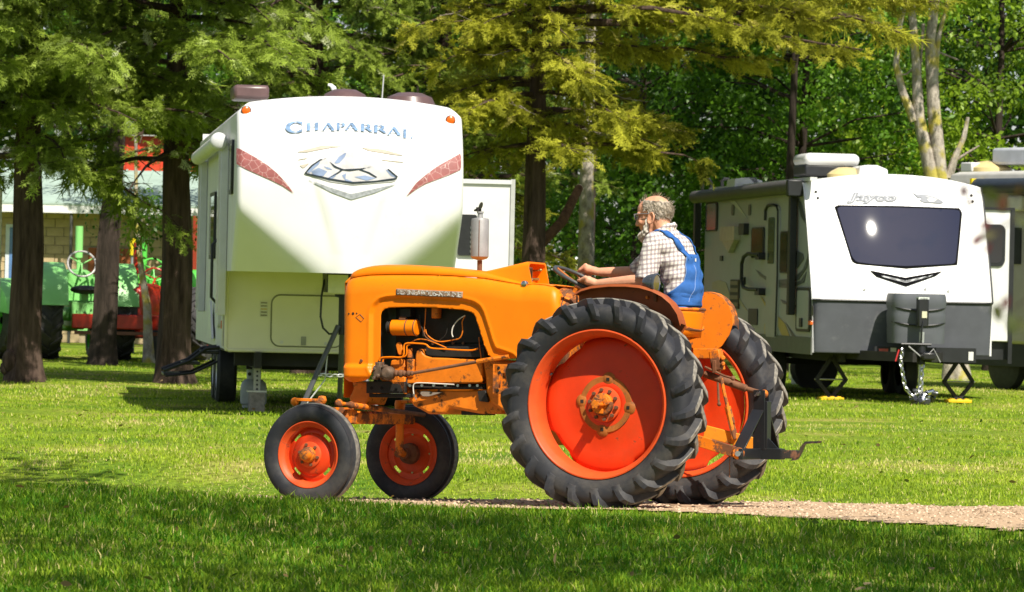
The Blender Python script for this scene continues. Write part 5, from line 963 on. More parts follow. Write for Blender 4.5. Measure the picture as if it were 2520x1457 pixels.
rk = sframe('storage_rack', 285, 720, 328, 868, paint('rack_brown', (.05, .035, .02), rough=.6), .02, .02)
for k in range(4): sframe('rack_bar', 288, 728 + 36 * k, 326, 748 + 36 * k, paint('rack_tan', (.22, .16, .09), rough=.5), .028, .01, rk)
bx = sframe('baggage_door', 618, 760, 690, 985, BLACK, .02, .08); sframe('baggage_panel', 626, 776, 684, 970, JSIDE, .026, .05, bx); sframe('baggage_handle', 645, 915, 656, 962, BLACK, .05, .02, bx)
sframe('utility_hatch', 375, 868, 420, 950, BLACK, .015, .03); sframe('side_marker', 685, 930, 698, 950, AMBER, .03, .01)
for pts in ([(430, 795), (455, 830), (560, 945), (582, 1006), (545, 1008), (500, 900), (455, 850)], [(455, 945), (480, 925), (500, 1005), (455, 1005)]): sdecal('gold_swoosh', pts, GOLD)
for pts in ([(412, 670), (450, 700), (520, 722), (600, 715), (650, 670), (672, 610), (680, 555), (683, 590), (670, 660), (630, 720), (560, 748), (480, 735), (430, 700)], [(455, 716), (520, 738), (580, 745), (640, 725), (668, 680), (655, 735), (590, 765), (520, 760)], [(600, 848), (705, 852), (704, 905), (640, 885)], [(562, 935), (580, 965), (612, 1008), (595, 1008)], [(615, 570), (650, 590), (655, 615), (625, 660), (610, 660)], [(536, 820), (560, 830), (575, 850), (550, 842)], [(622, 310), (640, 330), (672, 450), (640, 400)]): sdecal('charcoal_swoosh', pts, CHAR, .008)
for pts in ([(190, 735), (225, 722), (260, 735), (278, 790), (285, 860), (255, 860), (240, 800), (215, 770), (190, 770)], [(318, 800), (370, 880), (365, 880), (315, 830)]): sdecal('gold_swoosh', pts, paint('pale_gold', (.40, .36, .22), rough=.4))
sdecal('pale_swoosh', [(275, 320), (305, 318), (372, 415), (330, 370)], paint('pale_decal', (.55, .54, .50), rough=.4))
for x in (295, 380): sframe('vent_slot', x - 6, 340, x + 6, 395, CHAR, .012, .04)
m = MB(); m.box((XL - .004, 4.05, JZ0 + .09), (.02, 7.9, .24)); m.build('skirt', paint('skirt_grey', (.10, .105, .09), rough=.5), trailer)
# awning
a_ = JF.plane(C6(600, 250), 0, XL - .12); b_ = JF.plane(C6(102, 303), 0, XL - .12)
m = MB(); m.cyl(a_, b_, .10, 16); m.build('awning_roll', paint('awning_grey', (.075, .068, .068), rough=.55, var=.2), trailer)
for c0, c1, w in (((600, 255), (592, 900), .15), ((115, 320), (110, 560), .15)):
    p = JF.plane(C6(*c0), 0, XL - .07); q = JF.plane(C6(*c1), 0, XL - .07); m = MB(); m.box((XL - .07, p.y, (p.z + q.z) / 2), (.10, w, p.z - q.z)); m.build('awning_arm', BLACK, trailer, bevel=.01)
m = MB(); p = JF.plane(C6(600, 250), 0, XL - .12); m.box(p + Vector((0, -.06, -.02)), (.22, .14, .24)); m.build('awning_bracket', BLACK, trailer, bevel=.02)
m = MB(); m.box((XL + .06, 4.2, JF.plane(C6(360, 250), 0, XL).z + .02), (.10, 7.4, .05)); m.build('roof_edge', WHITE_S, trailer)
# roof gear
a_ = JF.plane(C6(650, 190), 1, 3.0); b_ = JF.plane(C6(935, 82), 1, 3.0); w_ = b_.x - a_.x; h_ = b_.z - a_.z
m = MB(); m.box(((a_.x + b_.x) / 2, 3.4, a_.z + h_ * .22), (w_ * .95, .8, h_ * .5)); ac = m.build('air_conditioner', BLACK, trailer, bevel=.03); m = MB(); m.box(((a_.x + b_.x) / 2 + .01, 3.4, a_.z + h_ * .70), (w_, .9, h_ * .56)); m.build('shroud', WHITE, ac, bevel=.09, seg=4)
a_ = JF.plane(C6(940, 180), 1, 2.2); b_ = JF.plane(C6(1082, 142), 1, 2.2); m = MB(); m.prism([(a_.x - .04, a_.z - .1), (a_.x, a_.z + .10), (a_.x + .10, b_.z), (b_.x - .16, b_.z), (b_.x, a_.z + .06), (b_.x, a_.z - .1)], lambda a, b, d: Vector((a, d, b)), 2.2, 2.8); m.build('roof_vent', WHITE, trailer, bevel=.03)
p = JF.plane(C6(868, 188), 1, 2.6); m = MB(); m.lathe([(0, .11), (.12, .10), (.22, .05), (.28, 0), (.28, -.1)], p, (0, 0, 1), 24); m.build('skylight_dome', paint('yellowed_plastic', (.62, .50, .24), rough=.3), trailer)
a_ = JF.plane(C6(298, 255), 1, 5.2); b_ = JF.plane(C6(443, 203), 1, 5.2); m = MB(); m.prism([(a_.x, a_.z - .05), (a_.x + .02, a_.z + .14), (a_.x + .30, b_.z), (b_.x - .2, b_.z), (b_.x, a_.z + .12), (b_.x, a_.z - .05)], lambda a, b, d: Vector((a, d, b)), 5.2, 5.8); m.build('roof_vent', WHITE, trailer, bevel=.03)
for x in (138, 237): q = [JF.plane(C6(*c), 1, 8.0) for c in ((x, 285), (x + 2, 222), (x + 12, 210), (x + 34, 212), (x + 45, 228), (x + 45, 285))]; m = MB(); m.tube(q, .028, 8); m.build('ladder_rail', BLACK, trailer)
# slide-out on the right with window
a_ = JF.plane(C6(1715, 365), 1, 2.6); z0 = JF.plane(C6(1700, 1035), 1, 2.6).z; x1 = a_.x; zt = a_.z
m = MB(); m.box(((JW + x1) / 2, 4.0, (zt + z0) / 2), (x1 - JW, 2.8, zt - z0)); so = m.build('slide_out', WHITE_S, trailer, bevel=.01); m = MB(); m.box((x1 - .01, 2.59, (zt + z0) / 2 - .15), (.06, .03, zt - z0 + .35)); m.build('slide_flange', BLACK, so); m = MB(); m.box(((JW + x1) / 2, 2.59, zt + .005), (x1 - JW - .05, .04, .04)); m.build('slide_cap', BLACK, so)
wa = JF.plane(C6(1670, 655), 1, 2.6); wb = JF.plane(C6(1600, 440), 1, 2.6); m = MB(); m.prism(rrect(JW + .01, wa.z, wa.x, wb.z, .10), lambda a, b, d: Vector((a, d, b)), 2.6, 2.575); w = m.build('slide_window', BLACK, so); m = MB(); m.prism(rrect(JW + .02, wa.z + .05, wa.x - .05, wb.z - .05, .08), lambda a, b, d: Vector((a, d, b)), 2.576, 2.572); m.build('pane', GLASS, w)
m = MB(); m.box(((JW + x1) / 2, 3.4, z0 - .14), (x1 - JW - .02, 1.4, .26)); m.build('slide_skirt', BLACK, so)
# tongue, gas cover, jack
m = MB(); tz = JZ0 - .02
for s in (-1, 1): m = MB(); m.bar((s * .85, .6, tz), (s * .10, -1.05, tz), .07, .13); m.build('tongue_rail', CHASS, trailer)
m = MB(); m.box((0.25, -.22, tz + .03), (1.45, .06, .20)); fbm = m.build('front_beam', BLACK, trailer)
for (x, z, w, h, c) in ((-.35, tz + .04, .13, .12, (.55, .10, .06)), (-.21, tz + .04, .08, .15, (.6, .6, .58)), (.28, tz + .02, .06, .09, (.06, .12, .35)), (.42, tz, .09, .08, (.6, .45, .42)), (.90, tz + .02, .07, .12, (.62, .62, .6))): m = MB(); m.box((x, -.254, z), (w, .006, h)); m.build('sticker', paint('sticker_%d' % int(x * 100 + 100), c, rough=.5, var=.1), fbm)
g0 = JF.plane(C6(1075, 1040), 1, -.45); g1 = JF.plane(C6(1365, 795), 1, -.45); rings = []
for k in range(13):
    u = k / 12; z = g0.z + (g1.z - g0.z) * u; row = []; sc_ = 1 - .06 * (1 - u) - .05 * max(0, (u - .9) / .1); gv = .012 * max(math.exp(-((u - .36) / .025) ** 2), math.exp(-((u - .66) / .025) ** 2)); W_ = (g1.x - g0.x) / 2 * sc_ - gv; D_ = .30 * sc_ - gv
    for j in range(28): w = 2 * math.pi * j / 28; c, s = math.cos(w), math.sin(w); row.append(Vector(((g0.x + g1.x) / 2 + W_ * math.copysign(abs(c) ** .45, c), -.46 + D_ * math.copysign(abs(s) ** .45, s), z)))
    rings.append(row)
m = MB(); m.loft(rings); m.build('gas_bottle_cover', paint('grey_plastic', (.085, .092, .105), rough=.5, var=.1, bump=.02), trailer, ang=50)
gx_c = (g0.x + g1.x) / 2
for u0 in (.36, .66):
    m = MB(); z = g0.z + (g1.z - g0.z) * u0; m.tube([Vector((gx_c + (g1.x - g0.x) / 2 * .98 * q, -.46 - .30 * (1 - abs(q) ** 5) ** .4 - .002, z + .05 * q * q)) for q in np.linspace(-.97, .97, 21)], .012, 6); m.build('cover_groove', BLACK, trailer)
k0 = JF.plane(C6(1262, 850), 1, -.95); kx = k0.x - .02; m = MB(); m.box((kx, -.95, JF.plane(C6(1262, 885), 1, -.95).z), (.15, .15, .42)); jk = m.build('tongue_jack', BLACK, trailer, bevel=.02)
m = MB(); m.box((kx + .01, -1.03, k0.z - .13), (.07, .012, .09)); m.build('jack_label', paint('label_cream', (.6, .58, .42), rough=.5), jk); m = MB(); m.box((kx, -.95, k0.z + .095), (.15, .15, .03)); m.build('jack_light', paint('label_pale', (.66, .70, .68), rough=.4), jk)
m = MB(); m.cyl((kx, -.95, .12), (kx, -.95, tz + .35), .035, 12); m.build('jack_post', paint('zinc', (.55, .56, .57), rough=.35, metal=.6), jk); m = MB(); m.cyl((kx, -.95, tz - .1), (kx, -.95, tz + .2), .055, 12); m.build('jack_sleeve', BLACK, jk); m = MB(); m.tube([(kx - .30, -1.0, tz + .18), (kx + .12, -1.0, tz + .18)], .018, 8); m.build('hitch_bar', BLACK, jk); m = MB(); m.tube([(kx, -1.03, tz + .5), (kx - .03, -1.05, tz + .38), (kx - .02, -1.0, tz + .2)], .014, 8); m.build('jack_cable', BLACK, jk)
m = MB(); m.box((kx + .05, -1.1, tz + .02), (.18, .2, .10)); m.build('coupler', paint('coupler_dark', (.03, .03, .03), rough=.3, metal=.4), trailer, bevel=.02)
chain('chain_link', [(kx - .28, -1.0, tz + .12), (kx - .30, -1.02, tz - .1), (kx - .24, -1.04, tz - .42), (kx - .12, -1.05, tz - .56), (kx - .02, -1.05, tz - .4), (kx + .0, -1.04, tz - .1)], .012, trailer, STEEL, 20)
for s, q in ((1, [(kx - .2, -1.02, tz + .15), (kx, -1.08, tz - .02), (kx + .15, -1.03, tz + .12), (kx + .25, -1.02, tz - .06)]), (0, [(kx - .33, -1.0, tz + .1), (kx - .38, -1.02, tz - .06)])): m = MB(); m.tube(q, .010, 6); m.build('breakaway_cable', paint('cable_grey', (.3, .3, .3), rough=.4) if s else paint('cable_red', (.5, .02, .02), rough=.4), trailer)
# scissor jacks
def sjack(x, y):
    m = MB(); o = None; h = JZ0 - .06; w = .21
    for s in (-1, 1):
        q = MB(); q.bar((x, y, h), (x + s * w, y, h * .48), .05, .055, up=(0, 1, 0)); b = q.build('scissor_arm', CHASS, trailer); q = MB(); q.bar((x + s * w, y, h * .48), (x + s * .02, y, .06), .05, .055, up=(0, 1, 0)); q.build('scissor_arm', CHASS, trailer)
    q = MB(); q.cyl((x - w - .03, y, h * .48), (x + w + .03, y, h * .48), .012, 8); q.build('jack_screw', STEEL, trailer); q = MB(); q.box((x, y, .05), (.18, .14, .02)); q.build('jack_foot', CHASS, trailer)
for i, (px_, py_) in enumerate(((790, 1310), (1435, 1310))):
    p = JF.plane(C6(px_, py_), 1, .55); sjack(p.x, .55)
    w = JF.wor((p.x, .55, 0)); m = MB(); m.box((0, 0, .022), (.34, .24, .045)); 
    for a in (-1, 0, 1): m.box((a * .10, 0, .05), (.06, .2, .014))
    pad = m.build('jack_pad', paint('yellow_plastic', (.80, .50, .01), rough=.45, var=.1), None, bevel=.008); pad.location = w; pad.rotation_euler = (0, 0, _ang)
    tag(pad, 'yellow plastic pad under the left jack of the trailer' if i == 0 else 'yellow plastic pad under the right jack of the trailer', 'jack pad')
for s in (-1, 1): m = MB(); m.box((s * .8, 4.1, JZ0 - .06), (.08, 7.6, .14)); m.build('chassis_rail', CHASS, trailer)
m = MB(); m.box((0, 4.1, JZ0 + .02), (2.4, 7.6, .05)); m.build('underbelly', CHASS, trailer); m = MB(); m.box((0, 4.9, JZ0 - .20), (2.0, .09, .09)); m.build('axle_beam', CHASS, trailer)
for x in (-1.0, 1.0): 
    for y in (3.9, 4.75): camper_wheel(trailer, x, y, .36, .22)
m = MB(); m.cyl((.15, 6.2, .34), (.15, 6.6, .34), .34, 24); m.build('spare_wheel', TYRE_C, trailer)
# coupler heap at the jack foot
hp = JF.wor((kx, -.95, 0)); heap = thing('hitch_lock_heap', 'heap of shiny hitch hardware at the foot of the trailer jack', 'hardware', Matrix.Translation((hp.x, hp.y, 0)))
rr = random.Random(4); CHR = paint('chrome', (.7, .7, .72), rough=.15, metal=1.0); DKC = paint('dark_chrome', (.08, .085, .09), rough=.2, metal=.7)
m = MB(); m.box((0, 0, .05), (.26, .24, .10)); m.build('base_plate', DKC, heap, bevel=.02)
for k in range(14):
    m = MB(); w = rr.uniform(0, 6.28); d = rr.uniform(.05, .24); c = Vector((d * math.cos(w), d * .6 * math.sin(w) - .06, rr.uniform(.05, .2))); m.lathe([(0, -.05), (.035, -.05), (.04, -.02), (.04, .03), (.02, .05), (0, .05)], c, (rr.uniform(-1, 1), rr.uniform(-1, 1), rr.uniform(-.3, 1)), 12); m.build('hardware_piece', CHR if k % 3 == 0 else DKC, heap)
# white drums behind the trailer
for i, (u, v, d, r, h) in enumerate(((1992, 948, 66, .30, .42), (1990, 912, 70, .34, .62))):
    p = at(u, v, d); m = MB(); m.lathe([(0, 0), (r * .92, 0), (r, .03), (r, h * .45), (r * 1.03, h * .5), (r, h * .55), (r, h - .03), (r * .9, h), (0, h)], (0, 0, 0), (0, 0, 1), 32); o = m.build('drum', paint('white_drum', (.72, .72, .70), rough=.4, var=.05), None); o.location = (p.x, p.y, .0)
    tag(o, 'low white drum under the trailer, nearer one' if i == 0 else 'taller white drum behind the low one, under the trailer', 'drum')
# ------------------------------------------------------------------ trees
def bark(name, dark, light, moss=None, zsc=.25, sc=9):
    m = bpy.data.materials.new(name); m.use_nodes = True; n = m.node_tree.nodes; l = m.node_tree.links; b = n['Principled BSDF']; b.inputs['Roughness'].default_value = .92; b.inputs['Specular IOR Level'].default_value = .15
    tc = n.new('ShaderNodeTexCoord'); mp = n.new('ShaderNodeMapping'); mp.inputs['Scale'].default_value = (1, 1, zsc); l.new(tc.outputs['Object'], mp.inputs['Vector'])
    q = n.new('ShaderNodeTexNoise'); q.inputs['Scale'].default_value = sc; q.inputs['Detail'].default_value = 8; q.inputs['Roughness'].default_value = .68; l.new(mp.outputs[0], q.inputs['Vector'])
    rp = n.new('ShaderNodeValToRGB'); e = rp.color_ramp.elements; e[0].position = .33; e[1].position = .68; e[0].color = hexc(dark); e[1].color = hexc(light); l.new(q.outputs['Fac'], rp.inputs['Fac']); c = rp.outputs[0]
    if moss:
        q2 = n.new('ShaderNodeTexNoise'); q2.inputs['Scale'].default_value = 3.2; q2.inputs['Detail'].default_value = 6; l.new(tc.outputs['Object'], q2.inputs['Vector']); mr = n.new('ShaderNodeMapRange'); mr.inputs[1].default_value = .5; mr.inputs[2].default_value = .62; l.new(q2.outputs['Fac'], mr.inputs[0])
        x = n.new('ShaderNodeMix'); x.data_type = 'RGBA'; l.new(mr.outputs[0], x.inputs[0]); l.new(c, x.inputs[6]); x.inputs[7].default_value = hexc(moss); c = x.outputs[2]
    l.new(c, b.inputs['Base Color']); bp = n.new('ShaderNodeBump'); bp.inputs['Distance'].default_value = .03; bp.inputs['Strength'].default_value = 1; l.new(q.outputs['Fac'], bp.inputs['Height']); l.new(bp.outputs[0], b.inputs['Normal']); return m
BARK_C = bark('cedar_bark', (.03, .019, .015), (.125, .085, .066), None, .12, 11); BARK_G = bark('pale_sunlit_bark', (.18, .155, .13), (.58, .52, .44), (.42, .36, .08), .6, 10); BARK_D = bark('shade_dark_bark', (.02, .016, .013), (.075, .055, .045), None, .2, 10); TWIG = bark('dead_twig', (.20, .16, .13), (.42, .36, .31), None, .5, 20)  # dark bark has shade put into its colour, pale bark some sunlight
CED_G = leafmat('cedar_green', (.06, .095, .008), (.37, .49, .06), rough=.6, transl=.34, spec=.28, yel=(.56, .60, .36)); CED_Y = leafmat('cedar_olive', (.085, .10, .006), (.52, .52, .045), rough=.65, transl=.34, spec=.15, yel=(.62, .55, .15)); BRD = leafmat('broad_leaf', (.018, .06, .006), (.17, .36, .02), rough=.42, transl=.46, spec=.4, yel=(.34, .46, .06)); BRD_Y = leafmat('broad_leaf_light', (.03, .075, .008), (.32, .48, .025), rough=.45, transl=.45, spec=.35, yel=(.50, .54, .06)); WOOD = leafmat('wood_leaf', (.014, .042, .007), (.06, .15, .018), rough=.5, transl=.3, spec=.3, yel=(.14, .22, .03))
def spray_template(seed):
    r = random.Random(seed); V = []; Fc = []
    def tri(p, d, L, w, z):
        n = Vector((-d.y, d.x, 0)); k = len(V); V.extend([p - n * w, p + n * w, p + d * L + Vector((0, 0, z))]); Fc.append((k, k + 1, k + 2))
    tri(Vector((0, 0, 0)), Vector((1, 0, 0)), 1.08, .03, -.10)
    for i in range(7):
        t = .08 + .12 * i
        for s in (-1, 1):
            a = R(r.uniform(22, 50)) * s; d = Vector((math.cos(a), math.sin(a), 0)); L = (.34 - .20 * t) * r.uniform(.7, 1.3); p = Vector((t, 0, -.10 * t * t)); z = r.uniform(-.14, .08); tri(p, d, L, .026, z)
            for u in ((.45,) if i > 4 else (.35, .68)):
                for s2 in ((-1, 1) if u > .4 else (r.choice((-1, 1)),)):
                    b = a + R(r.uniform(28, 55)) * s2; tri(p + d * L * u + Vector((0, 0, z * u)), Vector((math.cos(b), math.sin(b), 0)), L * .48, .022, r.uniform(-.09, .06))
    return np.array([v[:] for v in V]), np.array(Fc)
SPR = [spray_template(k) for k in range(3)]
SPR_FAR = (np.array([[0, -.05, 0], [0, .05, 0], [1, 0, -.1], [.1, 0, 0], [.22, 0, 0], [.6, .42, 0], [.45, 0, 0], [.55, 0, 0], [.9, .3, -.1], [.1, 0, 0], [.22, 0, 0], [.6, -.42, 0], [.45, 0, 0], [.55, 0, 0], [.9, -.3, -.1]], float) * [1, 1.25, 1], np.array([[0, 1, 2], [3, 4, 5], [6, 7, 8], [9, 10, 11], [12, 13, 14]]))
LEAF = (np.array([[0, 0, 0], [.32, .26, .03], [.68, .22, 0], [1, 0, -.06], [.68, -.22, 0], [.32, -.26, .03]], float), np.array([[0, 1, 5], [1, 2, 4], [1, 4, 5], [2, 3, 4]]))
LEAF2 = (np.array([[0, 0, 0], [.5, .30, .03], [1, 0, -.05], [.5, -.30, .03]], float), np.array([[0, 1, 2], [0, 2, 3]]))
def trunk(nm, pts, rs, mat, par, n=16, flare=0.0, seed=0, flut=.10):
    r = random.Random(seed); P = [Vector(p) for p in pts]; Q = []; RS = []
    for i in range(len(P) - 1):
        for k in range(6): t = k / 6; Q.append(P[i].lerp(P[i + 1], t)); RS.append(rs[i] + (rs[i + 1] - rs[i]) * t)
    Q.append(P[-1]); RS.append(rs[-1]); m = MB(); rings = []; ph = [r.uniform(0, 6) for _ in range(4)]
    for i, (p, rad) in enumerate(zip(Q, RS)):
        row = []
        for k in range(n):
            w = 2 * math.pi * k / n; f = 1 + flut * math.sin(3 * w + ph[0] + .25 * p.z) + flut * .7 * math.sin(5 * w + ph[1] - .3 * p.z) + flut * .5 * math.sin(8 * w + ph[2]) + flut * .4 * math.sin(2.2 * p.z + ph[3] + w)
            fl = 1 + flare * math.exp(-max(0, p.z) / .28) * (1 + .5 * math.sin(4 * w + ph[1])); row.append(p + Vector((math.cos(w), math.sin(w), 0)) * (rad * f * fl))
        rings.append(row)
    m.loft(rings); return m.build(nm, mat, par, ang=60)
def limb_path(o, az, L, up, droop, r, n=8):
    P = []
    for k in range(n + 1):
        t = k / n; P.append(o + Vector((math.cos(az) * L * t, math.sin(az) * L * t, up * L * t - droop * L * t * t)) + Vector((r.uniform(-1, 1), r.uniform(-1, 1), r.uniform(-1, 1))) * .05 * L * t * .4)
    return P
def cedar(label, x, y, h, r0, z0, cr, mat, seed, n_limb=34, extra=(), lean=(0, 0), tint=.45, dens=1.0, bmat=None, spray=.29, group=None, cam_side=1.0, void=None):
    r = random.Random(seed); rg = np.random.default_rng(seed); zg = float(gz(x, y)); root = thing('cedar_tree', label, 'tree', Matrix.Translation((x, y, zg)), group)
    tp = [(0, 0, -.1), (r.uniform(-.03, .03), r.uniform(-.03, .03), .5), (lean[0] * .2, lean[1] * .2, h * .2), (lean[0] * .5 + r.uniform(-.08, .08), lean[1] * .5, h * .45), (lean[0], lean[1], h * .95)]
    trunk('trunk', tp, [r0 * 1.02, r0 * .97, r0 * .9, r0 * .62, r0 * .06], bmat or BARK_C, root, 18, .34, seed, .12)
    limbs = []
    for i in range(n_limb):
        u = (i + r.random()) / n_limb; z = z0 + (h * .96 - z0) * u ** 1.15; az = i * 2.399 + r.uniform(-.4, .4); L = cr * (1 - .72 * u ** 1.4) * r.uniform(.65, 1.12); limbs.append((z, az, L, r.uniform(-.05, .28), r.uniform(.15, .42)))
    for i in range(int(n_limb * .8 * cam_side)):
        u = (i + r.random()) / (n_limb * .8 * cam_side); z = z0 + .35 + (h * .85 - z0) * u; limbs.append((z, -math.pi / 2 + r.uniform(-1.25, 1.25), cr * (1 - .6 * u) * r.uniform(.4, .85), r.uniform(.0, .25), r.uniform(.12, .35)))
    limbs += list(extra); pos = []; ax = []; nr = []; tn = []; sz = []; bt = MB(); dt = MB()
    for z, az, L, up, dr in limbs:
        f = min(1, z / h); o = Vector((lean[0] * f, lean[1] * f, z)); P = limb_path(o, az, L, up, dr, r); rad = .018 + .011 * L; bt.tube(P, [rad * (1 - .85 * k / 8) for k in range(9)], 6)
        for k in range(int(L / .11 * dens)):
            t = r.uniform(.16, 1.0) ** .8; i = min(7, int(t * 8)); p = P[i].lerp(P[i + 1], t * 8 - i); d = (P[i + 1] - P[i]).normalized(); s = r.choice((-1, 1)); side = Vector((-d.y, d.x, 0)) * s; sl = (.25 + .75 * (1 - t)) * r.uniform(.25, .85) * min(1, L / 2.2); q = (d * r.uniform(.4, 1) + side * r.uniform(.4, 1) + Vector((0, 0, r.uniform(-.45, .30)))).normalized()
            if r.random() < .35: bt.tube([p, p + q * sl], [.010, .004], 4)
            ct = r.gauss(0, .14)
            for j in range(int(4 + sl * 11)):
                tt = (j + 1) / (4 + sl * 11); c = p + q * (sl * tt) + Vector((r.gauss(0, .06), r.gauss(0, .06), r.gauss(0, .05) - .04 * tt)); a = (q + Vector((r.gauss(0, .5), r.gauss(0, .5), r.gauss(-.12, .45)))); pos.append(c[:]); ax.append(a[:]); nr.append((r.gauss(0, .55), r.gauss(-.25, .5), 1)); tn.append(tint + ct + r.gauss(0, .13)); sz.append(spray * r.uniform(.6, 1.25))
        if r.random() < .30:
            c = P[3]; a = az + r.uniform(-1, 1); q = [c + Vector((math.cos(a) * t, math.sin(a) * t, -.18 * t + r.uniform(-.04, .04))) for t in (0, .3, .6, .95)]; dt.tube(q, [.014, .011, .008, .003], 5)
            for b in (.35, .6, .8): w = q[1].lerp(q[3], b); dt.tube([w, w + Vector((r.uniform(-.3, .3), r.uniform(-.3, .3), r.uniform(-.25, .1)))], [.006, .002], 4)
    pos, ax, nr, tn, sz = map(np.array, (pos, ax, nr, tn, sz)); parts = []; off = 0; 
    if void: q = ~((pos[:, 0] > void[0]) & (pos[:, 0] < void[1]) & (pos[:, 2] > void[2]) & (pos[:, 2] < void[3])); pos, ax, nr, tn, sz = pos[q], ax[q], nr[q], tn[q], sz[q]
    pk = rg.integers(0, 3, len(pos)); far = (pos[:, 2] > 1.5 + .0705 * y + .6) | (pos[:, 1] > .9); pk[far] = 3; keep = ~far | (rg.uniform(0, 1, len(pos)) < .6); sz[far] *= 1.45
    for k in range(4):
        w = (pk == k) & keep; tpl = SPR[k] if k < 3 else SPR_FAR; V, Fc, Tt = scatter(tpl[0], tpl[1], pos[w], ax[w], nr[w], sz[w], tn[w]); parts.append((V, Fc + off, Tt)); off += len(V)
    mesh_np('crown', np.concatenate([p[0] for p in parts]), np.concatenate([p[1] for p in parts]), mat, root, np.concatenate([p[2] for p in parts])); tag(bt.build('limb', bmat or BARK_C, root, ang=60), kind='stuff')
    if dt.v: tag(dt.build('dead_branch', TWIG, root, ang=60), kind='stuff')
    return root, len(pos)
def px(u, d, z=0.0): p = at(u, 705, d); return p.x
def FRONT(s): q = random.Random(s); return [(q.uniform(4.3, 7.5), -math.pi / 2 + q.uniform(-.75, .55), q.uniform(3.2, 4.9), q.uniform(.0, .12), q.uniform(.08, .18)) for _ in range(13)]
A = px(62, 57); a_ = cedar('thick brown cedar trunk at the far left edge, knotty at its base', A, 57, 9.5, .225, 3.05, 3.2, CED_G, 3, 42, tint=.52, extra=FRONT(1))[0]
m = MB(); m.ball((-.16, -.20, .28), (.12, .12, .17), 12, 8); m.ball((-.22, -.17, .18), (.09, .09, .11), 10, 6); m.build('burl', BARK_C, a_)
cedar('dark straight tree between the two thick left cedars', px(258, 69), 69, 9.0, .20, 4.3, 1.8, CED_G, 5, 16, tint=.30, bmat=BARK_D, lean=(.25, 0))
cedar('thick flared cedar trunk just left of the white camper', px(432, 58.5), 58.5, 10, .235, 3.05, 3.0, CED_G, 8, 42, tint=.55, extra=FRONT(2), void=(-.80, -.02, 2.0, 3.6))
cedar('cedar rising behind the roof of the white camper', px(760, 66), 66, 10.5, .22, 3.2, 3.5, CED_G, 12, 44, tint=.42, dens=.72)
cedar('cedar behind the right side of the camper roof', px(1075, 67), 67, 10, .2, 3.2, 3.1, CED_G, 17, 42, tint=.42, dens=.72)
ext = [(4.15, .05, 2.3, .06, .20), (3.9, -.35, 2.0, .10, .25), (3.75, .35, 1.6, .0, .2), (3.6, 2.9, 1.3, .05, .25), (5.1, .02, 3.6, .03, .08), (5.6, -.15, 5.4, .07, .10), (5.9, .2, 5.6, .06, .12), (6.3, .0, 5.6, .05, .13), (6.6, -.3, 5.0, .03, .12), (6.0, -.1, 4.4, .05, .16), (6.9, .15, 4.6, .02, .15), (5.6, -.5, 3.8, .08, .16), (6.4, .35, 5.2, .02, .15), (6.1, -.02, 5.9, .08, .13), (5.4, -.25, 4.9, .08, .14), (4.4, -.8, 2.0, .05, .3), (4.6, 2.7, 1.6, .1, .2)]
cedar('olive cedar with a rust brown trunk and long limbs reaching over the driver', px(1308, 60.5), 60.5, 9.5, .19, 3.5, 2.5, CED_Y, 21, 40, extra=ext, tint=.50, dens=1.0)
cedar('small olive cedar behind the camper slide-out', px(1180, 70), 70, 8, .14, 2.2, 1.8, CED_Y, 27, 26, tint=.34)

def broadleaf(label, x, y, h, r0, z0, z1, cr, mat, seed, n_clump=90, per=150, leaf=.11, tint=.45, forks=None, bmat=None, name='broadleaf_tree', group=None, tpl=LEAF2, squash=1.0):
    r = random.Random(seed); rg = np.random.default_rng(seed); zg = float(gz(x, y)); root = thing(name, label, 'tree', Matrix.Translation((x, y, zg)), group); bt = MB(); lb = []
    tops = []
    for f in (forks or [[(0, 0, -.1), (.02, 0, h * .25), (.1, 0, h * .55), (0, 0, h * .9)]]):
        rs = [r0 * (1 - .75 * k / (len(f) - 1)) for k in range(len(f))]; tr = trunk('trunk', f, rs, bmat or BARK_D, root, 14, .3, seed, .07); tops.append([Vector(q) for q in f])
    C = []
    for i in range(n_clump):
        for _ in range(20):
            q = Vector((r.uniform(-1, 1), r.uniform(-1, 1), r.uniform(-1, 1)))
            if .35 < q.length < 1: break
        f = r.choice(tops); c = Vector((q.x * cr, q.y * cr * squash, z0 + (z1 - z0) * (q.z * .5 + .5))); mid = f[min(len(f) - 1, max(1, int(len(f) * c.z / h)))]; c += Vector((mid.x * .8, mid.y * .8, 0)); C.append(c)
        if r.random() < .45:
            o = min((p.lerp(p2, k / 4) for p, p2 in zip(f, f[1:]) for k in range(4)), key=lambda p: (p - c).length + (2 if p.z > c.z else 0)); w = o.lerp(c, .5) + Vector((r.uniform(-.2, .2), r.uniform(-.2, .2), r.uniform(0, .25))); bt.tube([o, w, c], [.035, .022, .006], 5)
    n = n_clump * per; ci = np.repeat(np.arange(n_clump), per); cc = np.array([c[:] for c in C])[ci]; sp = rg.uniform(.35, .85, n_clump)[ci]; dirn = rg.normal(size=(n, 3)); dirn /= np.linalg.norm(dirn, axis=1, keepdims=True); rad = sp * rg.uniform(.2, 1, n) ** .5
    pos = cc + dirn * rad[:, None] * [1, 1, .65]; tn = np.clip(tint + rg.normal(0, .13, n_clump)[ci] + rg.normal(0, .13, n), 0, 1); nrm = dirn * .6 + rg.normal(size=(n, 3)) * .5 + [0, -.15, .55]
    V, Fc, Tt = scatter(tpl[0], tpl[1], pos, rg.normal(size=(n, 3)) + [0, 0, -.35], nrm, leaf * rg.uniform(.6, 1.25, n), tn); mesh_np('crown', V, Fc, mat, root, Tt)
    if bt.v: tag(bt.build('limb', bmat or BARK_D, root, ang=60), kind='stuff')
    return root
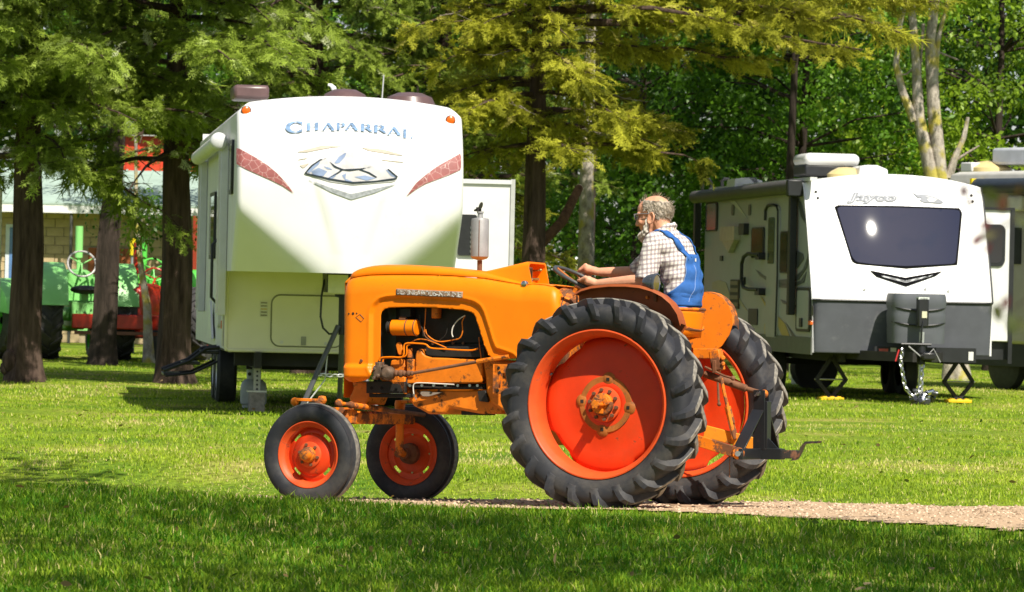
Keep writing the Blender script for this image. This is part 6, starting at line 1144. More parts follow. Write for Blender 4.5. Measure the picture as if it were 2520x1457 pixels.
# mossy straight trunk and its broken stub
fx = px(1441, 64); mt = broadleaf('straight mossy grey trunk behind the steering wheel', fx, 64, 11, .155, 6.8, 12, 2.6, BRD_Y, 31, 60, 120, .12, .4, [[(0, 0, -.1), (-.01, 0, 2.0), (-.03, 0, 4.0), (0, 0, 7), (.1, 0, 10.5)]], BARK_G)
e_ = Vector(at(1425, 462, 63.5)) - Vector((fx, 64, 0)); s_ = Vector(at(1330, 600, 62)) - Vector((fx, 64, 0)); m = MB(); m.tube([s_ + Vector((-.25, .2, -.9)), s_ + Vector((-.06, .1, -.3)), s_, s_.lerp(e_, .45) + Vector((.06, 0, -.05)), e_], [.09, .09, .085, .08, .065], 10); sb = m.build('broken_limb', bark('orange_bark', (.07, .035, .018), (.25, .13, .06), None, .4, 12), mt); m = MB(); m.cyl(e_, e_ + (e_ - s_).normalized() * .02, .062, 12); m.build('broken_end', paint('raw_wood', (.55, .42, .28), rough=.8, var=.2, scale=30), mt)
# pale forked trunk behind the trailer
gx0 = px(2362, 73); D_ = 73
def rel(u, v, d=D_): p = at(u, v, d); return (p.x - gx0, d - D_, p.z)
gt_ = broadleaf('pale forked trunk rising behind the white trailer', gx0, D_, 12, .21, 6.5, 13, 4.2, BRD_Y, 37, 110, 130, .13, .52, [[(0, 0, -.1), rel(2345, 800), rel(2318, 560), rel(2290, 420), rel(2262, 290), rel(2255, 150), rel(2230, -150)], [(.02, .02, -.1), rel(2350, 800), rel(2330, 560), rel(2312, 420), rel(2300, 280), rel(2290, 100), rel(2305, -20), rel(2320, -250)]], BARK_G)
for q, rr_ in (([(2250, 300), (2222, 230), (2205, 160), (2215, 60), (2240, -30)], .085), ([(2335, 440), (2350, 390), (2372, 340), (2382, 290)], .08), ([(2345, 400), (2385, 375), (2410, 360)], .03), ([(2300, 200), (2310, 90), (2340, -20)], .06), ([(2272, 60), (2270, 110), (2262, 200)], .035), ([(2275, 110), (2310, 130), (2360, 150)], .03), ([(2270, 150), (2230, 185), (2200, 185)], .022)):
    P = [Vector(rel(*c)) for c in q]; m = MB(); m.tube(P, [rr_ * (1 - .6 * k / (len(P) - 1)) for k in range(len(P))], 8); m.build('bare_limb', BARK_G if rr_ > .05 else TWIG, gt_)
# slim pale sapling on the left
sx = px(365, 72); broadleaf('slim pale leaning sapling between the left cedars', sx, 72, 5.5, .085, 2.1, 3.0, .75, BRD, 41, 14, 60, .10, .35, [[(.03, 0, -.05), (-.02, 0, 1.0), (-.14, 0, 1.7), (-.24, 0, 2.5), (-.30, 0, 4.6)]], BARK_G)
# leafy trees beyond, right half
for i, (u, d, h, z0, z1, cr, mt_, tint, nc, lab) in enumerate(((1560, 80, 10, .8, 9.5, 2.6, BRD, .40, 110, 'leafy green tree directly behind the driver'), (1760, 86, 11, .4, 10, 3.0, BRD, .44, 130, 'dark leafy tree left of the white trailer'), (1960, 80, 11, 1.5, 10, 2.8, BRD, .50, 130, 'leafy tree behind the trailer air conditioner'), (2150, 87, 12, 1.0, 10.5, 3.0, BRD, .42, 120, 'leafy tree between the air conditioner and the forked trunk'), (2440, 84, 12, 1.5, 10.5, 3.0, BRD_Y, .50, 130, 'bright leafy tree at the right edge behind the beige motorhome'), (1400, 88, 11, .8, 10, 2.8, BRD, .36, 110, 'dark leafy tree glimpsed left of the mossy trunk'), (1000, 84, 11, 2.5, 11, 3.2, BRD, .38, 90, 'leafy tree far behind the camper roof'), (560, 88, 11, 3.4, 10, 3.2, BRD, .36, 80, 'leafy tree behind the left corner of the camper'), (150, 104, 11, 4.2, 11, 3.8, BRD, .36, 80, 'leafy tree above the shed at far left'))):
    broadleaf(lab, px(u, d), d, h, .13, z0, z1, cr, mt_, 50 + i, nc, 150, .135, tint, group='leafy trees behind the trailers')
# tall roof of leaves that keeps the ground behind dark
for i, (u, d, z0, z1, cr, lab) in enumerate(((1446, 71, 7.6, 13, 3.8, 'tall tree whose crown closes the gap above the driver'), (1934, 77, 7.8, 13, 3.6, 'tall tree whose crown hangs above the trailer roof'))):
    broadleaf(lab, px(u, d), d, 13, .11, z0, z1, cr, BRD, 80 + i, 80, 130, .15, .4, group='tall trees over the clearing')
# far wood: one mass
n = 62000; x = RNG.uniform(-24, 24, n); y = RNG.uniform(104, 118, n); z = RNG.uniform(0, 1, n) ** .8 * 15; z[x < -6] = np.maximum(z[x < -6], 4 + RNG.uniform(0, 9, (x < -6).sum())); lump = np.sin(x * 1.1 + 2 * np.sin(z * .7)) * np.sin(z * 1.3 + x * .4); pos = np.stack([x, y + lump * 2.0, z], 1)
V, Fc, Tt = scatter(LEAF2[0], LEAF2[1], pos, RNG.normal(size=(n, 3)) + [0, 0, -.3], RNG.normal(size=(n, 3)) * .6 + [0, -.2, .5], RNG.uniform(.3, .58, n), np.clip(.4 + .2 * lump + RNG.normal(0, .15, n), 0, 1)); o = mesh_np('wood', V, Fc, WOOD, None, Tt); tag(o, 'dark green wood closing the view far behind the trailers', 'wood', kind='stuff')

# trees the photographer stands under: trunks beside the view, crowns overhead that shade the near grass
def shade_limit(x): return np.interp(x, [-9, -4, -2.9, -2, -.5, 3.3, 9], [38.0, 34.6, 31.2, 28.7, 26.5, 24.3, 22.6])
def shade_tree(label, bx, by, h, seed, xa, xb, n):
    rg = np.random.default_rng(seed); r = random.Random(seed); root = thing('shade_tree', label, 'tree', Matrix.Translation((bx, by, 0)), 'trees beside the photographer'); tp = [(0, 0, -.1), (.05, 0, 1.5), (0, .1, 3.5), (.1, .1, 6), (0, 0, h)]; trunk('trunk', tp, [.24, .2, .18, .12, .03], BARK_D, root, 14, .4, seed)
    gxs = rg.uniform(xa, xb, n); dep = rg.uniform(0, 1, n); gys = 13.0 + (shade_limit(gxs) + rg.normal(-.15, .42, n) - 13.0) * dep ** .62; z = rg.uniform(4.6, 8.4, n); cx = gxs + .352 * z; cy = gys - .761 * z; k = 16; bt = MB()
    for i in range(0, n, 9):
        c = Vector((cx[i] - bx, cy[i] - by, z[i])); o = Vector((0, 0, min(z[i] - .6, 5.5))); bt.tube([o, o.lerp(c, .5) + Vector((0, 0, .4)), c], [.05, .03, .008], 5)
    pos = np.stack([cx, cy, z], 1)[np.repeat(np.arange(n), k)] + rg.normal(size=(n * k, 3)) * [.26, .26, .18] - [bx, by, 0]; N = len(pos)
    V, Fc, Tt = scatter(LEAF[0], LEAF[1], pos, rg.normal(size=(N, 3)), rg.normal(size=(N, 3)) * .5 + [0, 0, 1], rg.uniform(.10, .19, N), np.clip(rg.normal(.45, .15, N), 0, 1)); mesh_np('crown', V, Fc, BRD, root, Tt); bt.build('limb', BARK_D, root, ang=60); return root
shade_tree('tree right of the camera with a crown over the near grass', 6.5, 13, 9, 91, -.5, 8, 1050)
shade_tree('tree left of the camera shading the lower left grass', -6.5, 17, 9, 92, -9, 0, 1120)
# ------------------------------------------------------------------ things between and behind the trees
GREEN = paint('green_tractor_paint', (.10, .52, .07), rough=.35, var=.08, scale=4, spec=.5); GREEN_P = paint('sunlit_green_paint', (.25, .62, .19), rough=.4, var=.08, scale=4); RED = paint('red_tractor_paint', (.42, .022, .008), rough=.35, var=.1, spec=.5); YEL = paint('yellow_paint', (.80, .60, .01), rough=.4); SEATB = paint('black_seat', (.02, .02, .02), rough=.6)  # sunlit green: sunlight put into a paler copy of the tractor green
LUGT = paint('old_lug_tyre', (.035, .034, .036), rough=.8, var=.3, dirt=.35, dirtcol=(.10, .09, .08))
def lug_wheel(par, x, y, r, w, rimmat, nm='rear_wheel', lugs=True):
    m = MB(); m.lathe([(r * .55, -w * .4), (r * .75, -w * .5), (r * .92, -w * .46), (r * .96, -w * .3), (r * .965, 0), (r * .96, w * .3), (r * .92, w * .46), (r * .75, w * .5), (r * .55, w * .4)], (0, 0, 0), (1, 0, 0), 40)
    if lugs:
        N = 18
        for sd in (-1, 1):
            for i in range(N):
                p0 = 2 * math.pi * (i + (.5 if sd > 0 else 0)) / N; q0 = p0 + .24; rr = []
                for t in (0, .5, 1): a = p0 + (q0 - p0) * t; xx = sd * w * (.48 - .49 * t); rr.append([Vector((xx, rad * math.cos(a + dw), rad * math.sin(a + dw))) for rad, dw in ((r * .93, -.05), (r, -.035), (r, .035), (r * .93, .05))])
                m.loft(rr)
    o = m.build(nm, LUGT, par, ang=30); o.location = (x, y, r); m = MB(); m.lathe([(r * .56, -w * .42), (r * .52, -w * .3), (r * .5, 0), (r * .2, .03), (0, .04), (r * .2, .05), (r * .5, .06), (r * .52, w * .3), (r * .56, w * .42)], (0, 0, 0), (1, 0, 0), 32); m.build('rim', rimmat, o); return o
def old_tractor(label, x, y, yaw, col, rim, h=1.0, fend=True, stack=None, stackcol=None, tr_=.82):
    """local: +y is the nose, x across"""
    t = thing('parked_tractor', label, 'tractor', Matrix.Translation((x, y, float(gz(x, y)))) @ Matrix.Rotation(yaw, 4, 'Z'), 'vintage tractors behind the left trees')
    for s in (-1, 1): lug_wheel(t, s * tr_, 0, .72 * h, .36, rim)
    for s in (-1, 1): m = MB(); m.lathe([(.16, -.07), (.26, -.08), (.31, -.05), (.31, .05), (.26, .08), (.16, .07)], (0, 0, 0), (1, 0, 0), 28); o = m.build('front_wheel', LUGT, t, ang=30); o.location = (s * .45, 2.0, .31); m = MB(); m.lathe([(.17, -.07), (.14, 0), (0, .02), (.14, .03), (.17, .07)], (0, 0, 0), (1, 0, 0), 20); m.build('rim', rim, o)
    m = MB(); rings = []
    for yy, w, z0, z1 in ((.55, .27, .85, 1.38), (1.0, .28, .80, 1.42), (1.8, .27, .75, 1.40), (2.15, .25, .72, 1.36), (2.2, .22, .75, 1.30)):
        row = []
        for k in range(16): a = 2 * math.pi * k / 16; c, s = math.cos(a), math.sin(a); row.append(Vector((w * math.copysign(abs(c) ** .4, c), yy, (z0 + z1) / 2 + (z1 - z0) / 2 * math.copysign(abs(s) ** .5, s))))
        rings.append(row)
    m.loft(rings); m.build('hood', col, t, ang=50); m = MB()
    m.box((0, 2.205, 1.02), (.30, .02, .44)); m.build('grille', BLACK, t)
    m = MB(); m.box((0, .3, .72), (.42, 1.2, .42)); m.box((0, 1.4, .62), (.30, 1.2, .30)); m.build('engine_block', col, t, bevel=.03)
    m = MB(); m.cyl((-.7, 0, .72 * h), (.7, 0, .72 * h), .11, 14); m.build('rear_axle', col, t); m = MB(); m.box((0, 2.0, .48), (1.0, .09, .10)); m.build('front_axle', col, t)
    if fend:
        for s in (-1, 1):
            m = MB(); rg = []
            for k in range(13): a = R(10 + 150 * k / 12); c = Vector((0, -math.cos(a) * .80 * h, .72 * h + math.sin(a) * .80 * h)); rg.append([c + Vector((s * (tr_ - .22), 0, 0)), c + Vector((s * (tr_ + .20), 0, 0)), c + Vector((s * (tr_ + .20), 0, 0)) * 1 - Vector((0, -math.cos(a) * .02, math.sin(a) * .02)), c + Vector((s * (tr_ - .22), 0, 0)) - Vector((0, -math.cos(a) * .02, math.sin(a) * .02))])
            m.loft(rg); f = m.build('fender', col, t); m = MB(); P = [(-math.cos(R(10 + 150 * k / 12)) * .80 * h, .72 * h + math.sin(R(10 + 150 * k / 12)) * .80 * h) for k in range(13)]; m.prism(P, lambda a, b, d: Vector((d, a, b)), s * (tr_ - .22), s * (tr_ - .235)); m.build('fender_side', col, f)
    m = MB(); m.ball((0, -.25, 1.10), (.24, .22, .07), 16, 8); m.build('seat', SEATB, t); m = MB(); m.box((0, -.1, .98), (.10, .3, .16)); m.build('seat_post', col, t)
    m = MB(); c = Vector((0, .22, 1.50)); ax1 = Vector((1, 0, 0)); ax2 = Vector((0, .45, .89)); m.tube([c + (ax1 * math.cos(w) + ax2 * math.sin(w)) * .22 for w in [2 * math.pi * k / 28 for k in range(28)]], .016, 8, closed=True); sw_o = m.build('steering_wheel', paint('grey_wheel', (.40, .38, .38), rough=.4) if col is GREEN_P else col, t)
    for k in range(3): w = 2 * math.pi * k / 3 + .5; m = MB(); m.tube([c, c + (ax1 * math.cos(w) + ax2 * math.sin(w)) * .22], .011, 6); m.build('spoke', col, sw_o)
    m = MB(); m.cyl(c, (0, .65, 1.25), .02, 8); m.build('steering_post', col, t); m = MB(); m.tube([(.22, .45, 1.0), (.26, .30, 1.52)], .012, 6); m.ball((.26, .30, 1.54), .028, 8, 6); m.build('lever', col, t)
    if stack: m = MB(); m.cyl((.10, 1.3, 1.3), (.10, 1.3, 1.62), .032, 12); m.cyl((.10, 1.3, 1.60), (.10, 1.3, stack), .062, 14); m.build('exhaust_stack', stackcol or col, t)
    return t
old_tractor('pale green parked tractor seen between the two left cedar trunks', px(205, 73), 73.0, R(14), GREEN_P, GREEN, 1.0, True, 2.1, GREEN_P, .56).scale = (1.16, 1.16, 1.16)
old_tractor('bright green tractor with upright exhaust behind the slim sapling', px(385, 79), 79, R(20), GREEN, YEL, 1.0, True, 2.2, GREEN).scale = (1.1, 1.1, 1.1)
rt = old_tractor('dark red tractor parked nose-on behind the slim sapling', px(375, 73.5), 74.6, R(172), RED, RED, .95, False, 2.15, RED)
m = MB(); m.box((0, 2.35, .72), (2.0, .10, .26)); m.build('bumper', RED, rt, bevel=.02); m = MB(); m.box((0, 2.36, .52), (1.9, .05, .06)); m.build('lower_bar', paint('brown_bar', (.16, .06, .03), rough=.6), rt)
old_tractor('green tractor at the far left edge, half hidden by the cedar trunk', px(-100, 72), 72, R(35), GREEN_P, GREEN, .95, True)
_p = at(320, 600, 80); m = MB(); m.cyl((0, 0, 0), (0, 0, 1.95), .055, 12); o = m.build('grey_post', paint('post_grey', (.30, .32, .36), rough=.5), None); o.location = (_p.x, 80.8, 0); tag(o, 'grey post with yellow cap right of the dark left tree', 'post'); m = MB(); m.cyl((0, 0, 1.95), (0, 0, 2.28), .085, 14); m.build('yellow_cap', YEL, o)
_p = at(2, 500, 60); m = MB(); m.cyl((0, 0, 0), (0, 0, 2.75), .03, 10); m.ball((0, 0, 2.76), .034, 10, 6); o = m.build('white_pole', paint('white_pole', (.75, .72, .66), rough=.5), None); o.location = (_p.x - .01, 60, 0); tag(o, 'thin white pole at the very left edge', 'pole')
# block shed with green roof
DS = 92.0; bx0, bx1 = px(-150, DS), px(470, DS); shed = thing('block_shed', 'tan block shed with pale green roof behind the left trees', 'shed', Matrix.Translation((0, DS, 0)))
ztw = at(300, 520, DS).z; zr = at(300, 450, DS + 3).z + .3
m = MB(); m.box(((bx0 + bx1) / 2, .12, ztw / 2), (bx1 - bx0, .2, ztw)); wl = m.build('mortar_wall', paint('mortar', (.36, .29, .19), rough=.9, var=.15), shed)
bm_ = MB(); bm_.box((0, 0, 0), (.385, .04, .187)); bme = bm_.mesh('block', None); BLK = paint('tan_block', (.46, .35, .20), rough=.9, var=.22, scale=2.2, bump=.05)
d0, d1 = px(216, DS), px(322, DS); k = 0
for j in range(int(ztw / .2)):
    for i in range(int((bx1 - bx0) / .4)):
        x = bx0 + .2 + i * .4 + (.2 if j % 2 else 0)
        if d0 - .1 < x < d1 + .1 and j < 11 or x < px(-15, DS) or x > px(440, DS): continue
        o = link('block', bme, BLK if k == 0 else None, wl); o.location = (x, 0.005 + random.uniform(-.004, .004), .1 + j * .2); k += 1
m = MB(); m.box(((d0 + d1) / 2, -.03, 1.08), (d1 - d0, .06, 2.16)); dr = m.build('door', paint('rust_door', (.30, .085, .02), rough=.6, var=.15), shed)
for i in range(1, 6): m = MB(); m.box((d0 + (d1 - d0) * i / 6, -.063, 1.08), (.015, .01, 2.1)); m.build('door_board', paint('door_line', (.15, .04, .012), rough=.7), dr)
m = MB(); m.box(((bx0 + bx1) / 2, -.75, ztw + .02), (bx1 - bx0 + .4, .08, .20)); m.build('fascia', paint('white_fascia', (.78, .78, .76), rough=.5), shed)
m = MB(); m.add([Vector((bx0 - .2, -.80, ztw + .14)), Vector((bx1 + .2, -.80, ztw + .14)), Vector((bx1 + .2, 3.2, zr)), Vector((bx0 - .2, 3.2, zr)), Vector((bx0 - .2, -.80, ztw + .10)), Vector((bx1 + .2, -.80, ztw + .10)), Vector((bx1 + .2, 3.2, zr - .05)), Vector((bx0 - .2, 3.2, zr - .05))], [(0, 1, 2, 3), (7, 6, 5, 4), (0, 4, 5, 1), (1, 5, 6, 2), (2, 6, 7, 3), (3, 7, 4, 0)]); rf = m.build('roof', paint('pale_green_roof', (.34, .44, .38), rough=.6, var=.12, scale=2), shed)
for i in range(int((bx1 - bx0) / .6)):
    m = MB(); x = bx0 + .3 + i * .6; m.bar((x, -.80, ztw + .155), (x, 3.2, zr + .015), .04, .03); m.build('roof_rib', MATS['pale_green_roof'], rf)
wx0, wx1 = px(12, DS), px(34, DS); m = MB(); m.box(((wx0 + wx1) / 2, -.03, 1.9), (wx1 - wx0, .06, 1.5)); w = m.build('window', paint('window_white', (.6, .65, .72), rough=.4), shed); m = MB(); m.box(((wx0 + wx1) / 2 + .03, -.065, 1.9), (wx1 - wx0 - .12, .01, 1.36)); m.build('pane', paint('blue_pane', (.10, .20, .42), rough=.2), w)
m = MB(); m.cyl((px(172, DS - .7), -.72, 0), (px(172, DS - .7), -.72, ztw), .035, 8); m.build('porch_post', paint('post_dark', (.08, .08, .07), rough=.6), shed)
# red metal barn behind
DB = 100.0; rx0, rx1 = px(296, DB), px(470, DB); rz0, rz1 = 1.5, at(360, 330, DB).z; barn = thing('red_barn', 'red metal barn wall showing above the shed roof', 'barn', Matrix.Translation((0, DB, 0)))
REDM = paint('red_metal', (.62, .055, .02), rough=.5, var=.08, scale=1.5); m = MB(); m.box(((rx0 + rx1) / 2, 2, rz1 / 2), (rx1 - rx0, 4, rz1)); m.build('wall', REDM, barn)
for i in range(int((rx1 - rx0) / .28)): m = MB(); m.box((rx0 + .1 + i * .28, -.012, rz1 / 2), (.04, .03, rz1 - .02)); m.build('wall_rib', REDM, barn)
m = MB(); m.prism([(rx0 - .3, rz1 - .05), (rx1 + .3, rz1 - .05), ((rx0 + rx1) / 2, rz1 + .9)], lambda a, b, d: Vector((a, d, b)), -.2, 4.2); m.build('roof', paint('barn_roof', (.45, .46, .46), rough=.5), barn)
# beige motorhome at the right edge, its side turned to the left and away from the sun
DM = 67.0; _th = R(-58); MF = Frame(Vector((px(2345, DM), DM, 0)), Vector((math.cos(_th), math.sin(_th), 0)), Vector((-math.sin(_th), math.cos(_th), 0)), Vector((0, 0, 1)))
mh = thing('motorhome', 'beige motorhome with dark awning at the right edge behind the trailer', 'motorhome', MF.mat)
BEI = paint('beige_body', (.42, .39, .34), rough=.4, var=.06, scale=2)
def mp_(u, v, y=0.0): return MF.plane((u, v), 1, y)
zt = mp_(2400, 432).z; LM = 7.0
m = MB(); m.box((LM / 2, 1.25, (zt + .75) / 2), (LM, 2.5, zt - .75)); m.build('body', BEI, mh, bevel=.06); m = MB(); m.box((LM / 2, 1.25, .60), (LM - .1, 2.4, .42)); m.build('skirt', BLACK, mh)
m = MB(); m.prism([(-.10, zt - .16), (-.06, zt + .02), (.12, zt + .07), (1.2, zt + .07), (2.38, zt + .07), (2.6, zt + .02), (2.62, zt - .16)], lambda a, b, d: Vector((d, a, b)), -.05, LM + .05); m.build('roof_cap', paint('roof_grey', (.50, .49, .46), rough=.5, var=.1), mh, bevel=.03)
p = mp_(2402, 458, -.2); q = mp_(2530, 438, -.2); m = MB(); m.cyl(p, Vector((LM - .3, -.2, p.z)), .12, 14); m.build('awning_roll', paint('awning_navy', (.03, .04, .06), rough=.5), mh); m = MB(); m.box(p, (.05, .22, .24)); m.build('awning_end', YEL, mh)
for u0, u1, v0, v1, nm, mt in ((2352, 2400, 470, 500, 'upper_panel', paint('charcoal_panel', (.06, .06, .062), rough=.4)), (2480, 2515, 560, 650, 'side_window', BLACK), (2440, 2470, 700, 760, 'compartment_door', MATS['charcoal_panel'])):
    a_ = mp_(u0, v1); b_ = mp_(u1, v0); m = MB(); m.box(((a_.x + b_.x) / 2, -.012, (a_.z + b_.z) / 2), (b_.x - a_.x, .03, abs(b_.z - a_.z))); m.build(nm, mt, mh)
p = mp_(2503, 500, -.1); m = MB(); m.box(p, (.36, .18, .26)); m.build('porch_lamp', paint('lamp_cream', (.66, .62, .5), rough=.4), mh, bevel=.05)
p = mp_(2500, 378, 1.2); m = MB(); m.box(p + Vector((.4, 0, -.06)), (1.1, .8, .28)); m.build('air_conditioner', paint('ac_silver', (.5, .52, .58), rough=.3, var=.1), mh, bevel=.05); m = MB(); p = mp_(2435, 408, .9); m.lathe([(0, .13), (.2, .10), (.38, 0), (.38, -.15)], p + Vector((0, 0, -.04)), (0, 0, 1), 24); m.build('skylight_dome', MATS['yellowed_plastic'], mh); p = mp_(2390, 412, .6); m = MB(); m.box(p, (.3, .22, .16)); m.build('roof_vent', WHITE, mh, bevel=.02)
for x in (1.2, 5.6): m = MB(); m.lathe([(0, -.12), (.3, -.12), (.40, -.08), (.40, .08), (.3, .12), (0, .12)], (x, .22, .40), (0, 1, 0), 28); m.build('wheel', TYRE_C, mh)
# pale camper van glimpsed behind the mossy trunk
DV = 101.0; v0, v1 = px(1335, DV), px(1478, DV); van = thing('parked_van', 'pale van glimpsed behind the steering wheel and mossy trunk', 'van', Matrix.Translation((v0, DV, 0))); W_ = v1 - v0; ztv = at(1400, 632, DV).z
m = MB(); m.prism([(0, .45), (0, ztv - .35), (.15, ztv - .08), (.4, ztv), (W_ - .5, ztv), (W_ - .12, ztv - .2), (W_, .9), (W_, .45)], lambda a, b, d: Vector((a, d, b)), 0, 2.0); m.build('body', paint('pale_van', (.55, .58, .58), rough=.35, var=.08), van, bevel=.05)
m = MB(); m.box((W_ * .5, -.01, ztv - .62), (W_ * .8, .03, .42)); m.build('window', GLASS, van); m = MB(); m.box((W_ * .5, -.012, .85), (W_ * .96, .03, .5)); m.build('blue_band', paint('van_blue', (.06, .11, .20), rough=.4), van)
for x in (.4, W_ - .4): m = MB(); m.lathe([(0, -.1), (.34, -.1), (.36, 0), (.34, .1), (0, .1)], (x, .1, .36), (0, 1, 0), 24); m.build('wheel', TYRE_C, van)
for i, (u, h) in enumerate(((1392, 1.15), (1405, .8))):
    p = at(u, 705, 90); m = MB(); m.box((0, 0, h / 2), (.07, .07, h)); m.box((0, -.02, h - .06), (.16, .05, .12)); o = m.build('garden_post', paint('post_green', (.02, .16, .08), rough=.5), None); o.location = (p.x, 90, 0); tag(o, ('taller' if i == 0 else 'shorter') + ' green post seen through the steering wheel', 'post')
p = at(1506, 660, 88); m = MB(); m.cyl((0, 0, 0), (0, 0, p.z), .04, 10); m.tube([(0, 0, p.z - .05), (-.05, 0, p.z + .04), (-.17, 0, p.z + .05)], .035, 8); o = m.build('water_standpipe', paint('pipe_grey', (.38, .42, .48), rough=.45), None); o.location = (p.x, 88, 0); tag(o, 'grey standpipe with bent top left of the driver', 'standpipe')

# ------------------------------------------------------------------ blurred leafy twig close to the camera, from the tree on the right
LEAFR = leafmat('red_edged_leaf', (.05, .09, .012), (.16, .02, .03), rough=.5, transl=.45); DT = 5.0; t0 = at(2580, 560, DT)
tw = thing('leafy_twig', 'out-of-focus red-green leaves hanging in front of the trailer corner', 'twig', Matrix.Translation(t0))
def tl_(u, v, d=DT): return Vector(at(u, v, d)) - Vector(t0)
for q in ([(2660, 380), (2540, 450), (2450, 470), (2380, 478)], [(2560, 470), (2500, 540), (2440, 575), (2405, 600)], [(2640, 640), (2540, 730), (2490, 760), (2455, 775)], [(2660, 420), (2580, 520), (2520, 545)]):
    m = MB(); m.tube([tl_(*c) for c in q], [.0018, .0014, .001, .0006][:len(q)], 5); m.build('stem', BARK_D, tw)
rr = random.Random(5)
for i, (u, v, s, t) in enumerate(((2372, 470, 20, .9), (2385, 498, 18, .8), (2408, 470, 20, .3), (2440, 478, 26, .15), (2468, 500, 24, .6), (2425, 555, 18, .8), (2405, 590, 20, .95), (2432, 580, 22, .3), (2430, 612, 18, .9), (2455, 770, 26, .2), (2475, 745, 20, .85), (2490, 795, 30, .15), (2515, 545, 26, .15), (2505, 470, 20, .5), (2512, 800, 26, .2))):
    c = np.array([tl_(u, v, DT + rr.uniform(-.1, .1))[:]]); V, Fc, Tt = scatter(LEAF[0] - [.5, 0, 0], LEAF[1], c, np.array([[rr.gauss(0, 1), rr.gauss(0, .4), rr.gauss(0, 1)]]), np.array([[rr.gauss(0, .5), -1, rr.gauss(0, .5)]]), np.array([s * 2 / 2000.0]), np.array([t])); mesh_np('leaf', V, Fc, LEAFR, tw, Tt)
# ------------------------------------------------------------------ the driver
from mathutils.bvhtree import BVHTree
def project(p):
    d = Vector(p) - C_POS; return (W_PX / 2 + F_PX * d.dot(C_RIGHT) / d.dot(C_FWD), H_PX / 2 - F_PX * d.dot(C_UP) / d.dot(C_FWD))
SKIN = paint('sunburnt_skin', (.66, .32, .20), rough=.5, var=.10, scale=25, bump=.015, bscale=120, spec=.35)
HAIRM = paint('grey_hair', (.42, .36, .29), rough=.6, var=.25, scale=40, bump=.03); HAIRW = paint('white_hair', (.60, .54, .47), rough=.6, var=.12, scale=50, bump=.05, bscale=150); DENIM = paint('blue_denim', (.035, .12, .37), rough=.8, var=.12, scale=30, bump=.03, bscale=150, spec=.15); STITCH = paint('pale_stitching', (.25, .35, .6), rough=.8)
def plaid():
    m = bpy.data.materials.new('plaid_cotton'); m.use_nodes = True; n = m.node_tree.nodes; l = m.node_tree.links; b = n['Principled BSDF']; b.inputs['Roughness'].default_value = .85; b.inputs['Specular IOR Level'].default_value = .15; tc = n.new('ShaderNodeTexCoord')
    def band(vec, per, lo, hi):
        d = n.new('ShaderNodeVectorMath'); d.operation = 'DOT_PRODUCT'; l.new(tc.outputs['Object'], d.inputs[0]); d.inputs[1].default_value = vec
        nz = n.new('ShaderNodeTexNoise'); nz.inputs['Scale'].default_value = 5; l.new(tc.outputs['Object'], nz.inputs['Vector']); ad = n.new('ShaderNodeMath'); ad.operation = 'MULTIPLY_ADD'; l.new(nz.outputs['Fac'], ad.inputs[0]); ad.inputs[1].default_value = .022; l.new(d.outputs['Value'], ad.inputs[2])
        k = n.new('ShaderNodeMath'); k.operation = 'MULTIPLY'; l.new(ad.outputs[0], k.inputs[0]); k.inputs[1].default_value = 2 * math.pi / per; s = n.new('ShaderNodeMath'); s.operation = 'SINE'; l.new(k.outputs[0], s.inputs[0])
        r_ = n.new('ShaderNodeMapRange'); r_.inputs[1].default_value = lo; r_.inputs[2].default_value = hi; l.new(s.outputs[0], r_.inputs[0]); return r_.outputs[0]
    def mx(f, A, B, w=.8):
        q = n.new('ShaderNodeMath'); q.operation = 'MULTIPLY'; l.new(f, q.inputs[0]); q.inputs[1].default_value = w; x = n.new('ShaderNodeMix'); x.data_type = 'RGBA'; l.new(q.outputs[0], x.inputs[0])
        if isinstance(A, tuple): x.inputs[6].default_value = hexc(A)
        else: l.new(A, x.inputs[6])
        x.inputs[7].default_value = hexc(B); return x.outputs[2]
    c = mx(band((.76, .65, .05), .027, .0, .5), (.72, .68, .64), (.23, .18, .21), .62); c = mx(band((.12, .05, .99), .031, .0, .5), c, (.20, .155, .185), .60); l.new(c, b.inputs['Base Color'])
    bp = n.new('ShaderNodeBump'); bp.inputs['Distance'].default_value = .02; bp.inputs['Strength'].default_value = .45; nz = n.new('ShaderNodeTexNoise'); nz.inputs['Scale'].default_value = 14; nz.inputs['Detail'].default_value = 4; mp = n.new('ShaderNodeMapping'); mp.inputs['Scale'].default_value = (1, 1, .6); mp.inputs['Rotation'].default_value = (0, .6, 0); l.new(tc.outputs['Object'], mp.inputs['Vector']); l.new(mp.outputs[0], nz.inputs['Vector']); l.new(nz.outputs['Fac'], bp.inputs['Height']); l.new(bp.outputs[0], b.inputs['Normal']); return m
PLAID = plaid()
def M4(x, y, yl): return T(C4, x, y, yl)
S = [M4(1548, 1235, 0), M4(1540, 1080, 0), M4(1515, 930, 0), M4(1480, 790, 0), M4(1430, 655, 0), M4(1372, 545, 0)]
SHN = M4(1215, 612, .19); SHF = M4(1330, 600, -.19); ELN = M4(1150, 985, .235); ELF = M4(1060, 905, -.235)
HC = T(CM, 672, 520, 0); TH = Matrix.Rotation(R(6), 3, 'Y')      # head origin; slight nod
def hd(x, y, z): return HC + TH @ Vector((x, y, z))
